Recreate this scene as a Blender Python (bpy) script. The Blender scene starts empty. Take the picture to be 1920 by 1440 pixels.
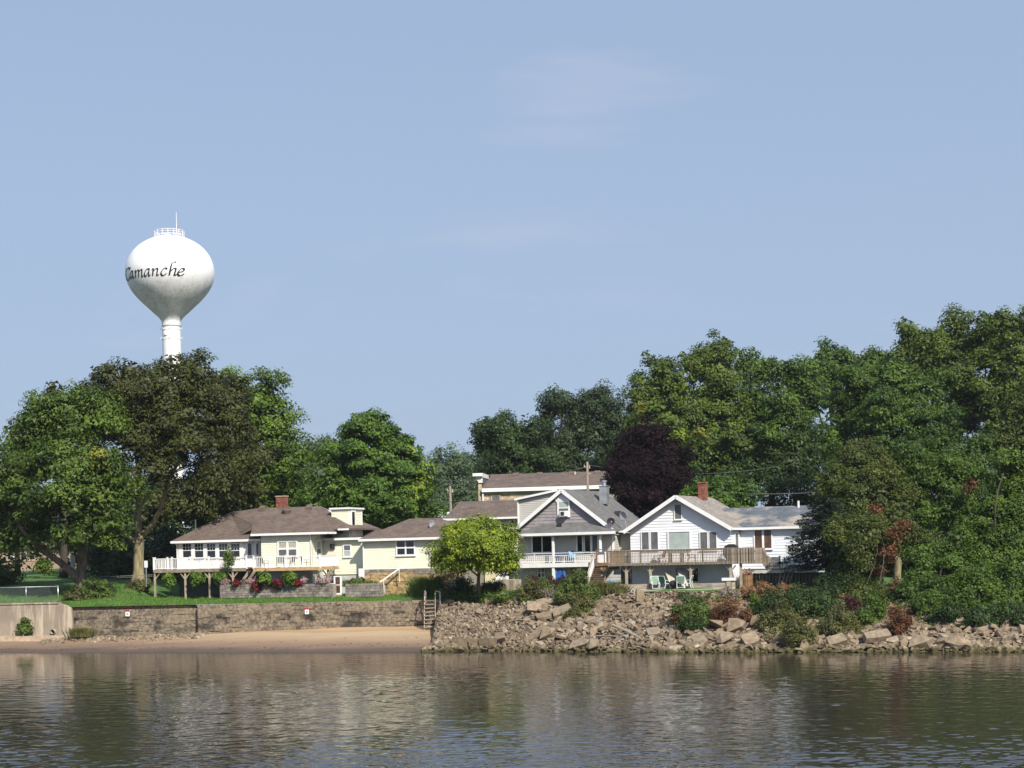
import bpy, bmesh, math, random
import numpy as np
from mathutils import Vector, Matrix
rnd = random.Random(7)
rng = np.random.default_rng(11)
PI = math.pi
S = bpy.context.scene
COL = S.collection

# ---------------------------------------------------------------- camera
FPX, HORIZON, EYE, ROLL = 3200.0, 1035.0, 7.1, math.radians(1.4)
cam_data = bpy.data.cameras.new('camera')
cam_data.sensor_width = 36.0
cam_data.lens = FPX / 1920 * 36.0
cam_data.shift_y = (HORIZON - 720) / 1920
cam_data.clip_start, cam_data.clip_end = 0.5, 6000
cam = bpy.data.objects.new('camera', cam_data)
cam.location = (0, 0, EYE)
cam.rotation_euler = (PI / 2, ROLL, 0)
COL.objects.link(cam)
S.camera = cam

# ---------------------------------------------------------------- sky, sun, exposure
SUN_EL, SUN_AZ = math.radians(41), math.radians(154)      # azimuth measured from +Y towards +X
w = bpy.data.worlds.new('World'); S.world = w; w.use_nodes = True
nt = w.node_tree; nt.nodes.clear()
out = nt.nodes.new('ShaderNodeOutputWorld'); bg = nt.nodes.new('ShaderNodeBackground')
sky = nt.nodes.new('ShaderNodeTexSky'); sky.sky_type = 'NISHITA'; sky.sun_disc = False
sky.sun_elevation = SUN_EL; sky.sun_rotation = SUN_AZ
sky.altitude = 180; sky.air_density = 1.0; sky.dust_density = 1.6; sky.ozone_density = 4.0
# thin cirrus: a soft, stretched noise lifts the sky a little towards white
geo = nt.nodes.new('ShaderNodeTexCoord')
mp = nt.nodes.new('ShaderNodeMapping'); mp.inputs['Scale'].default_value = (2.2, 2.2, 9.0)
mp.inputs['Rotation'].default_value = (0.0, 0.12, 0.3)
nz = nt.nodes.new('ShaderNodeTexNoise'); nz.inputs['Scale'].default_value = 1.6
nz.inputs['Detail'].default_value = 7; nz.inputs['Roughness'].default_value = 0.55; nz.inputs['Distortion'].default_value = 0.6
rp = nt.nodes.new('ShaderNodeMapRange'); rp.inputs['From Min'].default_value = 0.58; rp.inputs['From Max'].default_value = 0.85
rp.inputs['To Max'].default_value = 0.40
mx = nt.nodes.new('ShaderNodeMix'); mx.data_type = 'RGBA'
mx.inputs['B'].default_value = (4.1, 4.15, 4.7, 1)
L = nt.links.new
L(geo.outputs['Generated'], mp.inputs['Vector']); L(mp.outputs['Vector'], nz.inputs['Vector'])
# one broader bank of wisps high in the north
cd = nt.nodes.new('ShaderNodeVectorMath'); cd.operation = 'DISTANCE'; cd.inputs[1].default_value = (.045, .95, .262)
cs_ = nt.nodes.new('ShaderNodeMapping'); cs_.inputs['Scale'].default_value = (1, 1, 2.6); cs_.inputs['Location'].default_value = (0, 0, -.42)
cr_ = nt.nodes.new('ShaderNodeMapRange'); cr_.interpolation_type = 'SMOOTHSTEP'; cr_.inputs['From Min'].default_value = .13; cr_.inputs['From Max'].default_value = .0
cr_.inputs['To Max'].default_value = .26
L(geo.outputs['Generated'], cs_.inputs['Vector']); L(cs_.outputs['Vector'], cd.inputs[0]); L(cd.outputs['Value'], cr_.inputs['Value'])
cm = nt.nodes.new('ShaderNodeMath'); cm.operation = 'ADD'; L(nz.outputs['Fac'], cm.inputs[0]); L(cr_.outputs['Result'], cm.inputs[1])
L(cm.outputs[0], rp.inputs['Value']); L(rp.outputs['Result'], mx.inputs['Factor'])
# summer haze: the whole sky is washed towards a pale lavender blue
hz = nt.nodes.new('ShaderNodeMix'); hz.data_type = 'RGBA'; hz.inputs['B'].default_value = (2.46, 3.10, 4.20, 1)
sx = nt.nodes.new('ShaderNodeSeparateXYZ'); hr_ = nt.nodes.new('ShaderNodeMapRange')      # thinner overhead
hr_.inputs['From Min'].default_value = 0.0; hr_.inputs['From Max'].default_value = 1.0
hr_.inputs['To Min'].default_value = .90; hr_.inputs['To Max'].default_value = .42
L(geo.outputs['Generated'], sx.inputs[0]); L(sx.outputs['Z'], hr_.inputs['Value']); L(hr_.outputs['Result'], hz.inputs['Factor'])
L(sky.outputs['Color'], hz.inputs['A']); L(hz.outputs['Result'], mx.inputs['A']); L(mx.outputs['Result'], bg.inputs['Color'])
bg.inputs['Strength'].default_value = 0.121
L(bg.outputs['Background'], out.inputs['Surface'])

sun_d = bpy.data.lights.new('sun', 'SUN'); sun_d.energy = 5.0; sun_d.angle = math.radians(0.5); sun_d.color = (1.0, 0.93, 0.82)
sun = bpy.data.objects.new('sun', sun_d); COL.objects.link(sun)
sdir = Vector((math.sin(SUN_AZ) * math.cos(SUN_EL), math.cos(SUN_AZ) * math.cos(SUN_EL), math.sin(SUN_EL)))
sun.rotation_euler = sdir.to_track_quat('Z', 'Y').to_euler()
sun.location = (60, -20, 80)
vs = S.view_settings
vs.view_transform = 'Standard'; vs.look = 'None'; vs.gamma = 1.0; vs.use_curve_mapping = False; vs.exposure = 0.40
S.cycles.max_bounces = 6; S.cycles.diffuse_bounces = 2; S.cycles.glossy_bounces = 3
S.cycles.transmission_bounces = 3; S.cycles.transparent_max_bounces = 6; S.cycles.volume_bounces = 0
S.cycles.caustics_reflective = False; S.cycles.caustics_refractive = False

# ---------------------------------------------------------------- pixel -> place helpers (photo measured at 1920 x 1440)
CR, SR = math.cos(ROLL), math.sin(ROLL)
def ray(px, py):
    u = (px - 960) / FPX; v = (HORIZON - py) / FPX
    return Vector((u * CR + v * SR, 1.0, -u * SR + v * CR))
def W(px, py, Y):
    d = ray(px, py); return Vector((d.x * Y, Y, EYE + d.z * Y))
def Wz(px, py, z):
    d = ray(px, py); t = (z - EYE) / d.z; return Vector((d.x * t, t, z))

# ---------------------------------------------------------------- mesh builder
class MB:
    def __init__(s): s.v = []; s.f = []
    def add(s, vs_, fs):
        o = len(s.v); s.v += [tuple(p) for p in vs_]; s.f += [tuple(i + o for i in f) for f in fs]; return s
    def box(s, x0, x1, y0, y1, z0, z1):
        return s.add([(x0,y0,z0),(x1,y0,z0),(x1,y1,z0),(x0,y1,z0),(x0,y0,z1),(x1,y0,z1),(x1,y1,z1),(x0,y1,z1)],
                     [(0,3,2,1),(4,5,6,7),(0,1,5,4),(1,2,6,5),(2,3,7,6),(3,0,4,7)])
    def poly(s, pts): return s.add(pts, [tuple(range(len(pts)))])
    def slab(s, pts, t, d=(0, 0, -1)):
        n = len(pts); P = [Vector(p) for p in pts]; D = Vector(d) * t
        q = [p + D for p in P]
        fs = [tuple(range(n)), tuple(range(2 * n - 1, n - 1, -1))] + [(i, i + n, (i + 1) % n + n, (i + 1) % n) for i in range(n)]
        return s.add(P + q, fs)
    def beam(s, a, b, w_, h, up=(0, 0, 1)):
        a, b = Vector(a), Vector(b); d = (b - a).normalized(); up = Vector(up)
        if abs(d.dot(up)) > .98: up = Vector((0, 1, 0))
        r = d.cross(up).normalized() * w_ / 2; u = r.cross(d).normalized() * h / 2
        vs_ = [a-r-u, a+r-u, a+r+u, a-r+u, b-r-u, b+r-u, b+r+u, b-r+u]
        return s.add(vs_, [(0,1,2,3),(7,6,5,4),(0,4,5,1),(1,5,6,2),(2,6,7,3),(3,7,4,0)])
    def tube(s, pts, rad, n=8, cap=True):
        P = [Vector(p) for p in pts]; R = rad if isinstance(rad, (list, tuple)) else [rad] * len(P)
        vs_ = []; fs = []; prev = None
        for i, p in enumerate(P):
            d = (P[min(i + 1, len(P) - 1)] - P[max(i - 1, 0)]).normalized()
            if prev is None:
                a = Vector((1, 0, 0)) if abs(d.x) < .8 else Vector((0, 1, 0))
            else: a = prev
            u = (a - d * a.dot(d)).normalized(); prev = u; v = d.cross(u)
            vs_ += [p + (u * math.cos(2*PI*k/n) + v * math.sin(2*PI*k/n)) * R[i] for k in range(n)]
        for i in range(len(P) - 1):
            fs += [(i*n+k, i*n+(k+1) % n, (i+1)*n+(k+1) % n, (i+1)*n+k) for k in range(n)]
        if cap:
            fs.append(tuple(range(n - 1, -1, -1))); m = (len(P) - 1) * n; fs.append(tuple(range(m, m + n)))
        return s.add(vs_, fs)
    def lathe(s, prof, n=32, c=(0, 0, 0)):
        vs_ = []; fs = []
        for r, z in prof: vs_ += [(c[0] + r * math.cos(2*PI*k/n), c[1] + r * math.sin(2*PI*k/n), c[2] + z) for k in range(n)]
        for i in range(len(prof) - 1):
            fs += [(i*n+k, i*n+(k+1) % n, (i+1)*n+(k+1) % n, (i+1)*n+k) for k in range(n)]
        return s.add(vs_, fs)
    def mesh(s, name, mat, smooth=False):
        me = bpy.data.meshes.new(name); me.from_pydata(s.v, [], s.f); me.validate()
        if mat: me.materials.append(mat)
        if smooth: me.polygons.foreach_set('use_smooth', [True] * len(me.polygons))
        me.update(); return me
    def build(s, name, mat, parent=None, smooth=False, loc=None):
        return place(s.mesh(name, mat, smooth), name, parent, loc)
def place(me, name, parent=None, loc=None, rot=None, scale=None):
    o = bpy.data.objects.new(name, me); COL.objects.link(o)
    if parent: o.parent = parent
    if loc is not None: o.location = loc
    if rot is not None: o.rotation_euler = rot
    if scale is not None: o.scale = scale
    return o
def tag(o, label, cat, group=None):
    o['label'] = label; o['category'] = cat
    if group: o['group'] = group
    return o
def thing(name, label, cat, loc=(0, 0, 0), rz=0.0, group=None):
    o = place(None, name, None, loc, (0, 0, rz)); o.empty_display_size = .3
    return tag(o, label, cat, group)
def structure(o): o['kind'] = 'structure'; return o
def stuff(o): o['kind'] = 'stuff'; return o

# ---------------------------------------------------------------- materials
def new_mat(name):
    m = bpy.data.materials.new(name); m.use_nodes = True
    n = m.node_tree.nodes; return m, n, m.node_tree.links.new, n['Principled BSDF']
def mat(name, col, rough=.7, var=.12, scale=6.0, bump=0.0, bscale=None, metal=0.0, spec=None, coord='Object', stretch=None, detail=5, perobj=0.0):
    """plain colour with a soft noise variation, optional bump and per-object brightness variation"""
    m, n, l, b = new_mat(name)
    b.inputs['Roughness'].default_value = rough; b.inputs['Metallic'].default_value = metal
    if spec is not None: b.inputs['Specular IOR Level'].default_value = spec
    src = n.new('ShaderNodeNewGeometry').outputs['Position'] if coord == 'World' else n.new('ShaderNodeTexCoord').outputs[coord]
    if stretch:
        mpn = n.new('ShaderNodeMapping'); mpn.inputs['Scale'].default_value = stretch
        l(src, mpn.inputs['Vector']); src = mpn.outputs['Vector']
    t = n.new('ShaderNodeTexNoise'); t.inputs['Scale'].default_value = scale; t.inputs['Detail'].default_value = detail
    l(src, t.inputs['Vector'])
    r = n.new('ShaderNodeValToRGB')
    lo = [max(0, c * (1 - var * 1.6)) for c in col]; hi = [min(1, c * (1 + var * 1.2)) for c in col]
    r.color_ramp.elements[0].position = .3; r.color_ramp.elements[1].position = .7
    r.color_ramp.elements[0].color = (*lo, 1); r.color_ramp.elements[1].color = (*hi, 1)
    l(t.outputs['Fac'], r.inputs['Fac']); csrc = r.outputs['Color']
    if perobj:
        oi = n.new('ShaderNodeObjectInfo'); mr = n.new('ShaderNodeMapRange')
        mr.inputs['To Min'].default_value = 1 - perobj; mr.inputs['To Max'].default_value = 1 + perobj
        l(oi.outputs['Random'], mr.inputs['Value'])
        mm = n.new('ShaderNodeMix'); mm.data_type = 'RGBA'; mm.blend_type = 'MULTIPLY'; mm.inputs['Factor'].default_value = 1
        l(csrc, mm.inputs['A']); l(mr.outputs['Result'], mm.inputs['B']); csrc = mm.outputs['Result']
    l(csrc, b.inputs['Base Color'])
    if bump:
        t2 = n.new('ShaderNodeTexNoise'); t2.inputs['Scale'].default_value = bscale or scale * 4; t2.inputs['Detail'].default_value = 4
        l(src, t2.inputs['Vector']); bp = n.new('ShaderNodeBump'); bp.inputs['Strength'].default_value = bump
        bp.inputs['Distance'].default_value = .05; l(t2.outputs['Fac'], bp.inputs['Height']); l(bp.outputs['Normal'], b.inputs['Normal'])
    m['csrc'] = ''
    return m
def overlay(m, col, lo, hi, scale, stretch=(1, 1, 1), zmask=None, coord='Object', seed=0.0, amount=1.0):
    """lay a stain of another colour over a material where a stretched noise is high (and, with zmask, at some heights)"""
    n = m.node_tree.nodes; l = m.node_tree.links.new; b = n['Principled BSDF']
    old = b.inputs['Base Color'].links[0].from_socket
    src = n.new('ShaderNodeNewGeometry').outputs['Position'] if coord == 'World' else n.new('ShaderNodeTexCoord').outputs[coord]
    mpn = n.new('ShaderNodeMapping'); mpn.inputs['Scale'].default_value = stretch
    mpn.inputs['Location'].default_value = (seed, seed * .7, 0)
    t = n.new('ShaderNodeTexNoise'); t.inputs['Scale'].default_value = scale; t.inputs['Detail'].default_value = 6; t.inputs['Roughness'].default_value = .62
    mr = n.new('ShaderNodeMapRange'); mr.inputs['From Min'].default_value = lo; mr.inputs['From Max'].default_value = hi; mr.inputs['To Max'].default_value = amount
    l(src, mpn.inputs['Vector']); l(mpn.outputs['Vector'], t.inputs['Vector']); l(t.outputs['Fac'], mr.inputs['Value'])
    f = mr.outputs['Result']
    if zmask:
        sp = n.new('ShaderNodeSeparateXYZ'); l(src, sp.inputs['Vector'])
        cr = n.new('ShaderNodeValToRGB'); z0, z1 = zmask[0][0], zmask[-1][0]
        nr = n.new('ShaderNodeMapRange'); nr.inputs['From Min'].default_value = z0; nr.inputs['From Max'].default_value = z1
        l(sp.outputs['Z'], nr.inputs['Value']); l(nr.outputs['Result'], cr.inputs['Fac'])
        els = cr.color_ramp.elements
        for i, (z, v) in enumerate(zmask):
            e = els[i] if i < 2 and i < len(zmask) - 1 or i == 0 else None
            p = (z - z0) / (z1 - z0)
            if i == 0: e = els[0]
            elif i == len(zmask) - 1: e = els[-1]
            else: e = els.new(p)
            e.position = p; e.color = (v, v, v, 1)
        mu = n.new('ShaderNodeMath'); mu.operation = 'MULTIPLY'; l(f, mu.inputs[0]); l(cr.outputs['Color'], mu.inputs[1]); f = mu.outputs[0]
    mm = n.new('ShaderNodeMix'); mm.data_type = 'RGBA'; mm.inputs['B'].default_value = (*col, 1)
    l(f, mm.inputs['Factor']); l(old, mm.inputs['A']); l(mm.outputs['Result'], b.inputs['Base Color'])
    return m
def shingle(name, col, col2=None, course=.16):
    m, n, l, b = new_mat(name); b.inputs['Roughness'].default_value = .9
    tc = n.new('ShaderNodeTexCoord')
    sp = n.new('ShaderNodeSeparateXYZ'); l(tc.outputs['Object'], sp.inputs['Vector'])
    ad = n.new('ShaderNodeMath'); ad.operation = 'ADD'; l(sp.outputs['X'], ad.inputs[0]); l(sp.outputs['Y'], ad.inputs[1])
    cb = n.new('ShaderNodeCombineXYZ'); l(ad.outputs[0], cb.inputs['X']); l(sp.outputs['Z'], cb.inputs['Y'])
    br = n.new('ShaderNodeTexBrick'); br.inputs['Scale'].default_value = 1.0
    br.inputs['Brick Width'].default_value = .34; br.inputs['Row Height'].default_value = course * .45; br.inputs['Mortar Size'].default_value = .012
    br.inputs['Color1'].default_value = (*[c * .78 for c in col], 1); br.inputs['Color2'].default_value = (*[c * 1.22 for c in col], 1)
    br.inputs['Mortar'].default_value = (*[c * .55 for c in col], 1); br.inputs['Bias'].default_value = -.1
    l(cb.outputs[0], br.inputs['Vector'])
    t = n.new('ShaderNodeTexNoise'); t.inputs['Scale'].default_value = 1.1; t.inputs['Detail'].default_value = 8
    l(tc.outputs['Object'], t.inputs['Vector'])
    mr = n.new('ShaderNodeMapRange'); mr.inputs['From Min'].default_value = .3; mr.inputs['From Max'].default_value = .7
    mr.inputs['To Min'].default_value = .8; mr.inputs['To Max'].default_value = 1.15; l(t.outputs['Fac'], mr.inputs['Value'])
    mm = n.new('ShaderNodeMix'); mm.data_type = 'RGBA'; mm.blend_type = 'MULTIPLY'; mm.inputs['Factor'].default_value = 1
    l(br.outputs['Color'], mm.inputs['A']); l(mr.outputs['Result'], mm.inputs['B']); l(mm.outputs['Result'], b.inputs['Base Color'])
    bp = n.new('ShaderNodeBump'); bp.inputs['Strength'].default_value = .5; bp.inputs['Distance'].default_value = .02
    l(br.outputs['Fac'], bp.inputs['Height']); bp.invert = True; l(bp.outputs['Normal'], b.inputs['Normal'])
    return m
def leaf_mat(name, dark, light, trans=.22, extra=None, rough=.55, patch=.35, spec=.3):
    dark, light = [c * .84 for c in dark], [c * .88 for c in light]
    m, n, l, b = new_mat(name)
    at = n.new('ShaderNodeAttribute'); at.attribute_name = 'tint'
    tc = n.new('ShaderNodeTexCoord'); t = n.new('ShaderNodeTexNoise'); t.inputs['Scale'].default_value = patch; t.inputs['Detail'].default_value = 3
    l(tc.outputs['Object'], t.inputs['Vector'])
    mu = n.new('ShaderNodeMath'); mu.operation = 'MULTIPLY_ADD'; mu.inputs[1].default_value = .9; l(t.outputs['Fac'], mu.inputs[0])
    su = n.new('ShaderNodeMath'); su.operation = 'MULTIPLY_ADD'; su.inputs[1].default_value = .65; su.inputs[2].default_value = -.28
    l(at.outputs['Fac'], su.inputs[0]); l(su.outputs[0], mu.inputs[2])
    r = n.new('ShaderNodeValToRGB'); e = r.color_ramp.elements
    e[0].position = .1; e[0].color = (*dark, 1); e[1].position = .82; e[1].color = (*light, 1)
    if extra: x = e.new(.97); x.color = (*extra, 1)
    l(mu.outputs[0], r.inputs['Fac']); l(r.outputs['Color'], b.inputs['Base Color'])
    b.inputs['Roughness'].default_value = rough; b.inputs['Specular IOR Level'].default_value = spec
    tr = n.new('ShaderNodeBsdfTranslucent'); l(r.outputs['Color'], tr.inputs['Color'])
    ms = n.new('ShaderNodeMixShader'); ms.inputs['Fac'].default_value = trans
    l(b.outputs[0], ms.inputs[1]); l(tr.outputs[0], ms.inputs[2]); l(ms.outputs[0], n['Material Output'].inputs['Surface'])
    return m

M = {}
M['white'] = mat('white_paint', (.78, .78, .77), .45, .05, 2.0)
M['white_rail'] = mat('white_vinyl', (.80, .80, .80), .4, .03, 2.0)
M['yellow_siding'] = mat('pale_yellow_siding', (.76, .755, .60), .55, .05, .8)
M['white_siding'] = mat('white_board_siding', (.76, .77, .79), .5, .06, .7)
M['wing_siding'] = mat('grey_white_siding', (.72, .75, .80), .5, .06, .7)
M['grey_siding'] = mat('warm_grey_siding', (.36, .34, .30), .6, .07, .9)
M['lav_siding'] = mat('lavender_grey_shingle_siding', (.29, .26, .27), .7, .10, 3.0)
M['tan_siding'] = mat('tan_grey_siding', (.50, .48, .43), .6, .06, .8)
M['cream'] = mat('cream_stucco', (.66, .58, .38), .8, .08, 1.5)
M['lower_wall'] = mat('painted_block_wall', (.50, .50, .49), .75, .10, 2.0, .2)
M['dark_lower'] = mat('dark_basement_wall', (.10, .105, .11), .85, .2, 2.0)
M['glass'] = mat('dark_window_glass', (.012, .014, .018), .06, .3, 1.0, spec=.8)
M['curtain'] = mat('curtained_pane', (.42, .41, .30), .35, .25, 5.0, stretch=(6, 6, .6))
M['blind'] = mat('pale_blind_pane', (.36, .42, .39), .3, .08, 1.5)
M['screen'] = mat('grey_window_screen', (.11, .115, .12), .5, .15, 2.0)
M['door_pane'] = mat('brown_door_pane', (.10, .055, .035), .3, .3, 3.0)
M['wood_new'] = mat('treated_pine', (.46, .31, .16), .75, .22, 3.0, .2, stretch=(1, 1, 3))
M['wood_grey'] = mat('weathered_deck_wood', (.265, .215, .165), .85, .25, 2.5, .2, perobj=.25)
M['wood_pale'] = mat('pale_post_wood', (.36, .30, .22), .8, .2, 3.0)
M['wood_brown'] = mat('brown_stained_wood', (.22, .12, .06), .75, .25, 3.0)
M['timber'] = mat('grey_landscape_timber', (.34, .29, .23), .9, .25, 2.0, .3, stretch=(.6, 3, 3))
M['roof_brown'] = shingle('brown_asphalt_shingles', (.150, .112, .092))
M['roof_grey'] = shingle('grey_asphalt_shingles', (.155, .152, .148))
M['roof_tan'] = shingle('tan_asphalt_shingles', (.29, .26, .23))
M['roof_slate'] = shingle('blue_grey_asphalt_shingles', (.115, .135, .16))
overlay(M['roof_slate'], (.30, .26, .22), .47, .60, .55, (.8, .8, 1.4), seed=3)
M['brick'] = mat('red_brick', (.27, .095, .065), .85, .25, 5.0, .4, 30, perobj=.25, coord='World')
M['block'] = mat('grey_concrete_block', (.23, .20, .175), .95, .25, 3.0, .5, 25, perobj=.28, coord='World')
M['mortar'] = mat('mortar', (.30, .27, .23), .95, .15, 4.0)
M['rubble'] = mat('ochre_rubble_stone', (.36, .25, .12), .9, .3, 3.0, .5, 12, perobj=.3, coord='World')
M['lime'] = mat('pale_limestone', (.46, .36, .255), .9, .18, 2.5, .4, 12, perobj=.18, coord='World')
M['seastone'] = mat('river_wall_stone', (.195, .158, .115), .95, .40, 4.5, .9, 12, perobj=.13, coord='World', detail=8)
overlay(M['seastone'], (.30, .25, .16), .50, .66, .5, (1, 1, 2.0), coord='World', seed=4, amount=.6)
overlay(M['seastone'], (.028, .023, .018), .50, .60, .55, (1, 1, 1.1), zmask=[(.3, .25), (1.3, .8), (2.35, 1.0), (2.55, .25), (3.4, .1)], coord='World', seed=2.4)
M['core'] = mat('dark_joint_mortar', (.20, .155, .105), .95, .3, 2.0)
M['concrete'] = mat('pale_concrete', (.26, .215, .165), .9, .12, .8, .3, 14)
M['concrete_grey'] = mat('grey_concrete', (.40, .37, .32), .9, .14, 1.2, .3, 14)
M['steel'] = mat('galvanised_steel', (.45, .46, .47), .4, .08, 2.0, metal=.8)
M['flue'] = mat('flue_metal', (.50, .51, .52), .35, .15, 2.0, metal=.7)
M['dish_grey'] = mat('dish_grey', (.32, .34, .36), .5, .05, 2.0)
M['dish_purple'] = mat('dish_dark', (.045, .03, .045), .4, .1, 2.0)
M['dark'] = mat('dark_cover', (.022, .018, .022), .7, .2, 3.0)
M['black'] = mat('black_void', (.01, .01, .01), .9, .1, 1.0)
M['green_sling'] = mat('green_sling_fabric', (.16, .27, .20), .8, .08, 4.0)
M['green_dark'] = mat('dark_green_sling_fabric', (.03, .17, .10), .8, .1, 4.0)
M['blue'] = mat('blue_tarp', (.03, .10, .34), .6, .2, 3.0)
M['sky_blue'] = mat('light_blue_plastic', (.07, .30, .55), .4, .05, 3.0)
M['red'] = mat('sign_red', (.55, .05, .07), .5, .05, 3.0)
M['pole_wood'] = mat('utility_pole_wood', (.23, .185, .14), .9, .2, 2.0, stretch=(3, 3, .5))
M['wire'] = mat('wire', (.10, .10, .10), .6, .05, 1.0)
M['bark'] = mat('grey_bark', (.16, .125, .09), .95, .35, 2.2, .9, 6, stretch=(2.5, 2.5, .5))
M['bark_light'] = mat('mossy_bark', (.25, .21, .12), .95, .35, 1.6, .9, 6, stretch=(2.2, 2.2, .5))
M['bark_dark'] = mat('dark_bark', (.06, .048, .036), .95, .3, 2.0, .6, 6, stretch=(2.5, 2.5, .5))
M['cliff_tan'] = mat('tan_brick_house', (.37, .27, .20), .9, .1, 2.0)

# leaf materials
LF = {}
LF['maple'] = leaf_mat('maple_leaves', (.020, .046, .006), (.125, .20, .022))
LF['bronze'] = leaf_mat('bronze_leaves', (.020, .027, .005), (.088, .10, .018), extra=(.11, .075, .022))
LF['bright'] = leaf_mat('bright_green_leaves', (.026, .06, .007), (.15, .24, .025))
LF['linden'] = leaf_mat('linden_leaves', (.016, .048, .007), (.12, .215, .022))
LF['lime'] = leaf_mat('yellow_green_leaves', (.08, .15, .012), (.235, .31, .028))
LF['small'] = leaf_mat('small_tree_leaves', (.05, .11, .008), (.32, .40, .025), extra=(.38, .33, .03))
LF['dark'] = leaf_mat('dark_green_leaves', (.010, .026, .007), (.055, .10, .018))
LF['airy'] = leaf_mat('airy_grey_green_leaves', (.018, .034, .014), (.065, .105, .038))
LF['purple'] = leaf_mat('purple_leaves', (.006, .003, .004), (.020, .009, .011), trans=.08, rough=.8, spec=.12)
LF['oak'] = leaf_mat('olive_green_leaves', (.022, .045, .006), (.13, .19, .022))
LF['deep'] = leaf_mat('deep_green_leaves', (.014, .040, .006), (.10, .175, .018))
LF['olive'] = leaf_mat('olive_leaves', (.026, .042, .008), (.115, .145, .022))
LF['far'] = leaf_mat('hazed_far_leaves', (.035, .065, .030), (.11, .17, .065))  # distance haze is put into these paler, bluer leaf colours
LF['vine'] = leaf_mat('vine_leaves', (.020, .050, .006), (.115, .195, .018))
LF['rust'] = leaf_mat('rusty_dead_leaves', (.06, .026, .012), (.22, .095, .04))
LF['spruce'] = leaf_mat('spruce_needles', (.010, .022, .014), (.045, .075, .045), trans=.1)
LF['yellowed'] = leaf_mat('yellowed_leaves', (.11, .13, .015), (.30, .30, .035))
LF['fern'] = leaf_mat('fern_fronds', (.035, .085, .010), (.16, .27, .03))
LF['maroon'] = leaf_mat('maroon_leaves', (.035, .010, .012), (.10, .030, .030))
LF['shrub'] = leaf_mat('shrub_leaves', (.035, .075, .014), (.15, .21, .04))
LF['redflower'] = leaf_mat('red_petals', (.075, .006, .012), (.26, .015, .03), trans=.15)
LF['pinkflower'] = leaf_mat('pink_white_petals', (.34, .12, .17), (.66, .48, .52), trans=.15)
LF['drygrass'] = leaf_mat('dry_brown_weeds', (.17, .085, .035), (.36, .21, .10))
LF['weed'] = leaf_mat('tangled_weeds', (.045, .055, .015), (.17, .17, .05))
LF['twig'] = leaf_mat('grey_twigs', (.16, .13, .10), (.34, .29, .24), trans=.05)
LF['grass'] = leaf_mat('lawn_blades', (.045, .11, .010), (.125, .24, .022))
# ================================================================ the setting: river, beach, bank, lawn
def lerp(a, b, t): return a + (b - a) * t
def smooth(t): t = max(0, min(1, t)); return t * t * (3 - 2 * t)
_sh = [Wz(px, py, 0) for px, py in ((0, 1224), (140, 1224), (480, 1223.5), (785, 1222), (900, 1220.5), (1270, 1223), (1600, 1222.5), (1920, 1222))]
_sx = np.array([-1500, -70] + [p.x for p in _sh] + [55, 1500]); _sy = np.array([145, 143] + [p.y for p in _sh] + [100, 98])
def shore(X): return float(np.interp(X, _sx, _sy))
WA, WB = W(140, 1137, 145), W(785, 1128, 140)                 # the two ends of the stone river wall, at its top
WSL = (WB.y - WA.y) / (WB.x - WA.x); XE = WB.x; XS = W(822, 1128, 139.8).x; WTOP = 3.33
def wall_y(X): return WA.y + (max(X, -60) - WA.x) * WSL
def crest_z(X): return lerp(3.22, 3.70, smooth((X - XE) / 10))
def front(X):
    c = shore(X) + 17.0
    if X < XS: return wall_y(X) + .3
    return lerp(wall_y(XS) + .3, c, smooth((X - XS) / 2.5))
def ground_z(X, Y):
    off = Y - front(X); zf = WTOP if X < XS else crest_z(X)
    left = 1.55 * (1 - math.exp(-max(off, 0) / 7.5)) + .026 * min(max(off, 0), 120)
    mid = lerp(.42, .12, smooth((X + 6) / 8)) * (1 - math.exp(-max(off, 0) / 5)) + .012 * min(max(off, 0), 160)
    t = smooth((X + 35.5) / 4.5)
    n = .09 * math.sin(X * .7 + 1.3) * math.sin(Y * .45) + .05 * math.sin(X * 1.9 + Y * 1.1)
    return zf + lerp(left, mid, t) + n * min(1, max(off, 0) / 3)
def grid(name, xs, rows, fz, m, smooth_=True):
    v = []; nx = len(xs)
    for r in rows: v += [fz(x, r) for x in xs]
    f = [(j*nx+i, j*nx+i+1, (j+1)*nx+i+1, (j+1)*nx+i) for j in range(len(rows)-1) for i in range(nx-1)]
    mb = MB(); mb.add(v, f); return structure(mb.build(name, m, None, smooth_))

# lawn material: mown grass with drier and thinner patches
M['lawn'] = mat('mown_grass', (.058, .135, .018), .95, .28, .55, .6, 18, coord='Object')
overlay(M['lawn'], (.13, .12, .045), .56, .72, .35, seed=5, amount=.75)
M['bank_soil'] = mat('bank_soil', (.16, .115, .075), .98, .3, 1.5, .8, 6)
xs = sorted(set([-1500, -600, -250, -120, -80] + [round(-60 + i * .9, 2) for i in range(int(125 / .9))] + [XS - .01, XS + .01, 80, 120, 250, 600, 1500]))
M['town'] = mat('dull_town_ground', (.075, .082, .05), .95, .3, .08)
rows = [0, .4, .8, 1.3, 2, 3, 4, 5.2, 6.5, 8, 10, 12, 15, 18, 22, 27, 33, 40, 50, 65]
gz_ = lambda x, r: (x, front(x) + r, ground_z(x, front(x) + r))
grid('lawn', xs, rows, gz_, M['lawn'])
grid('town_ground', xs, [65, 90, 130, 200, 400, 1000, 3500], gz_, M['town'])

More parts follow.
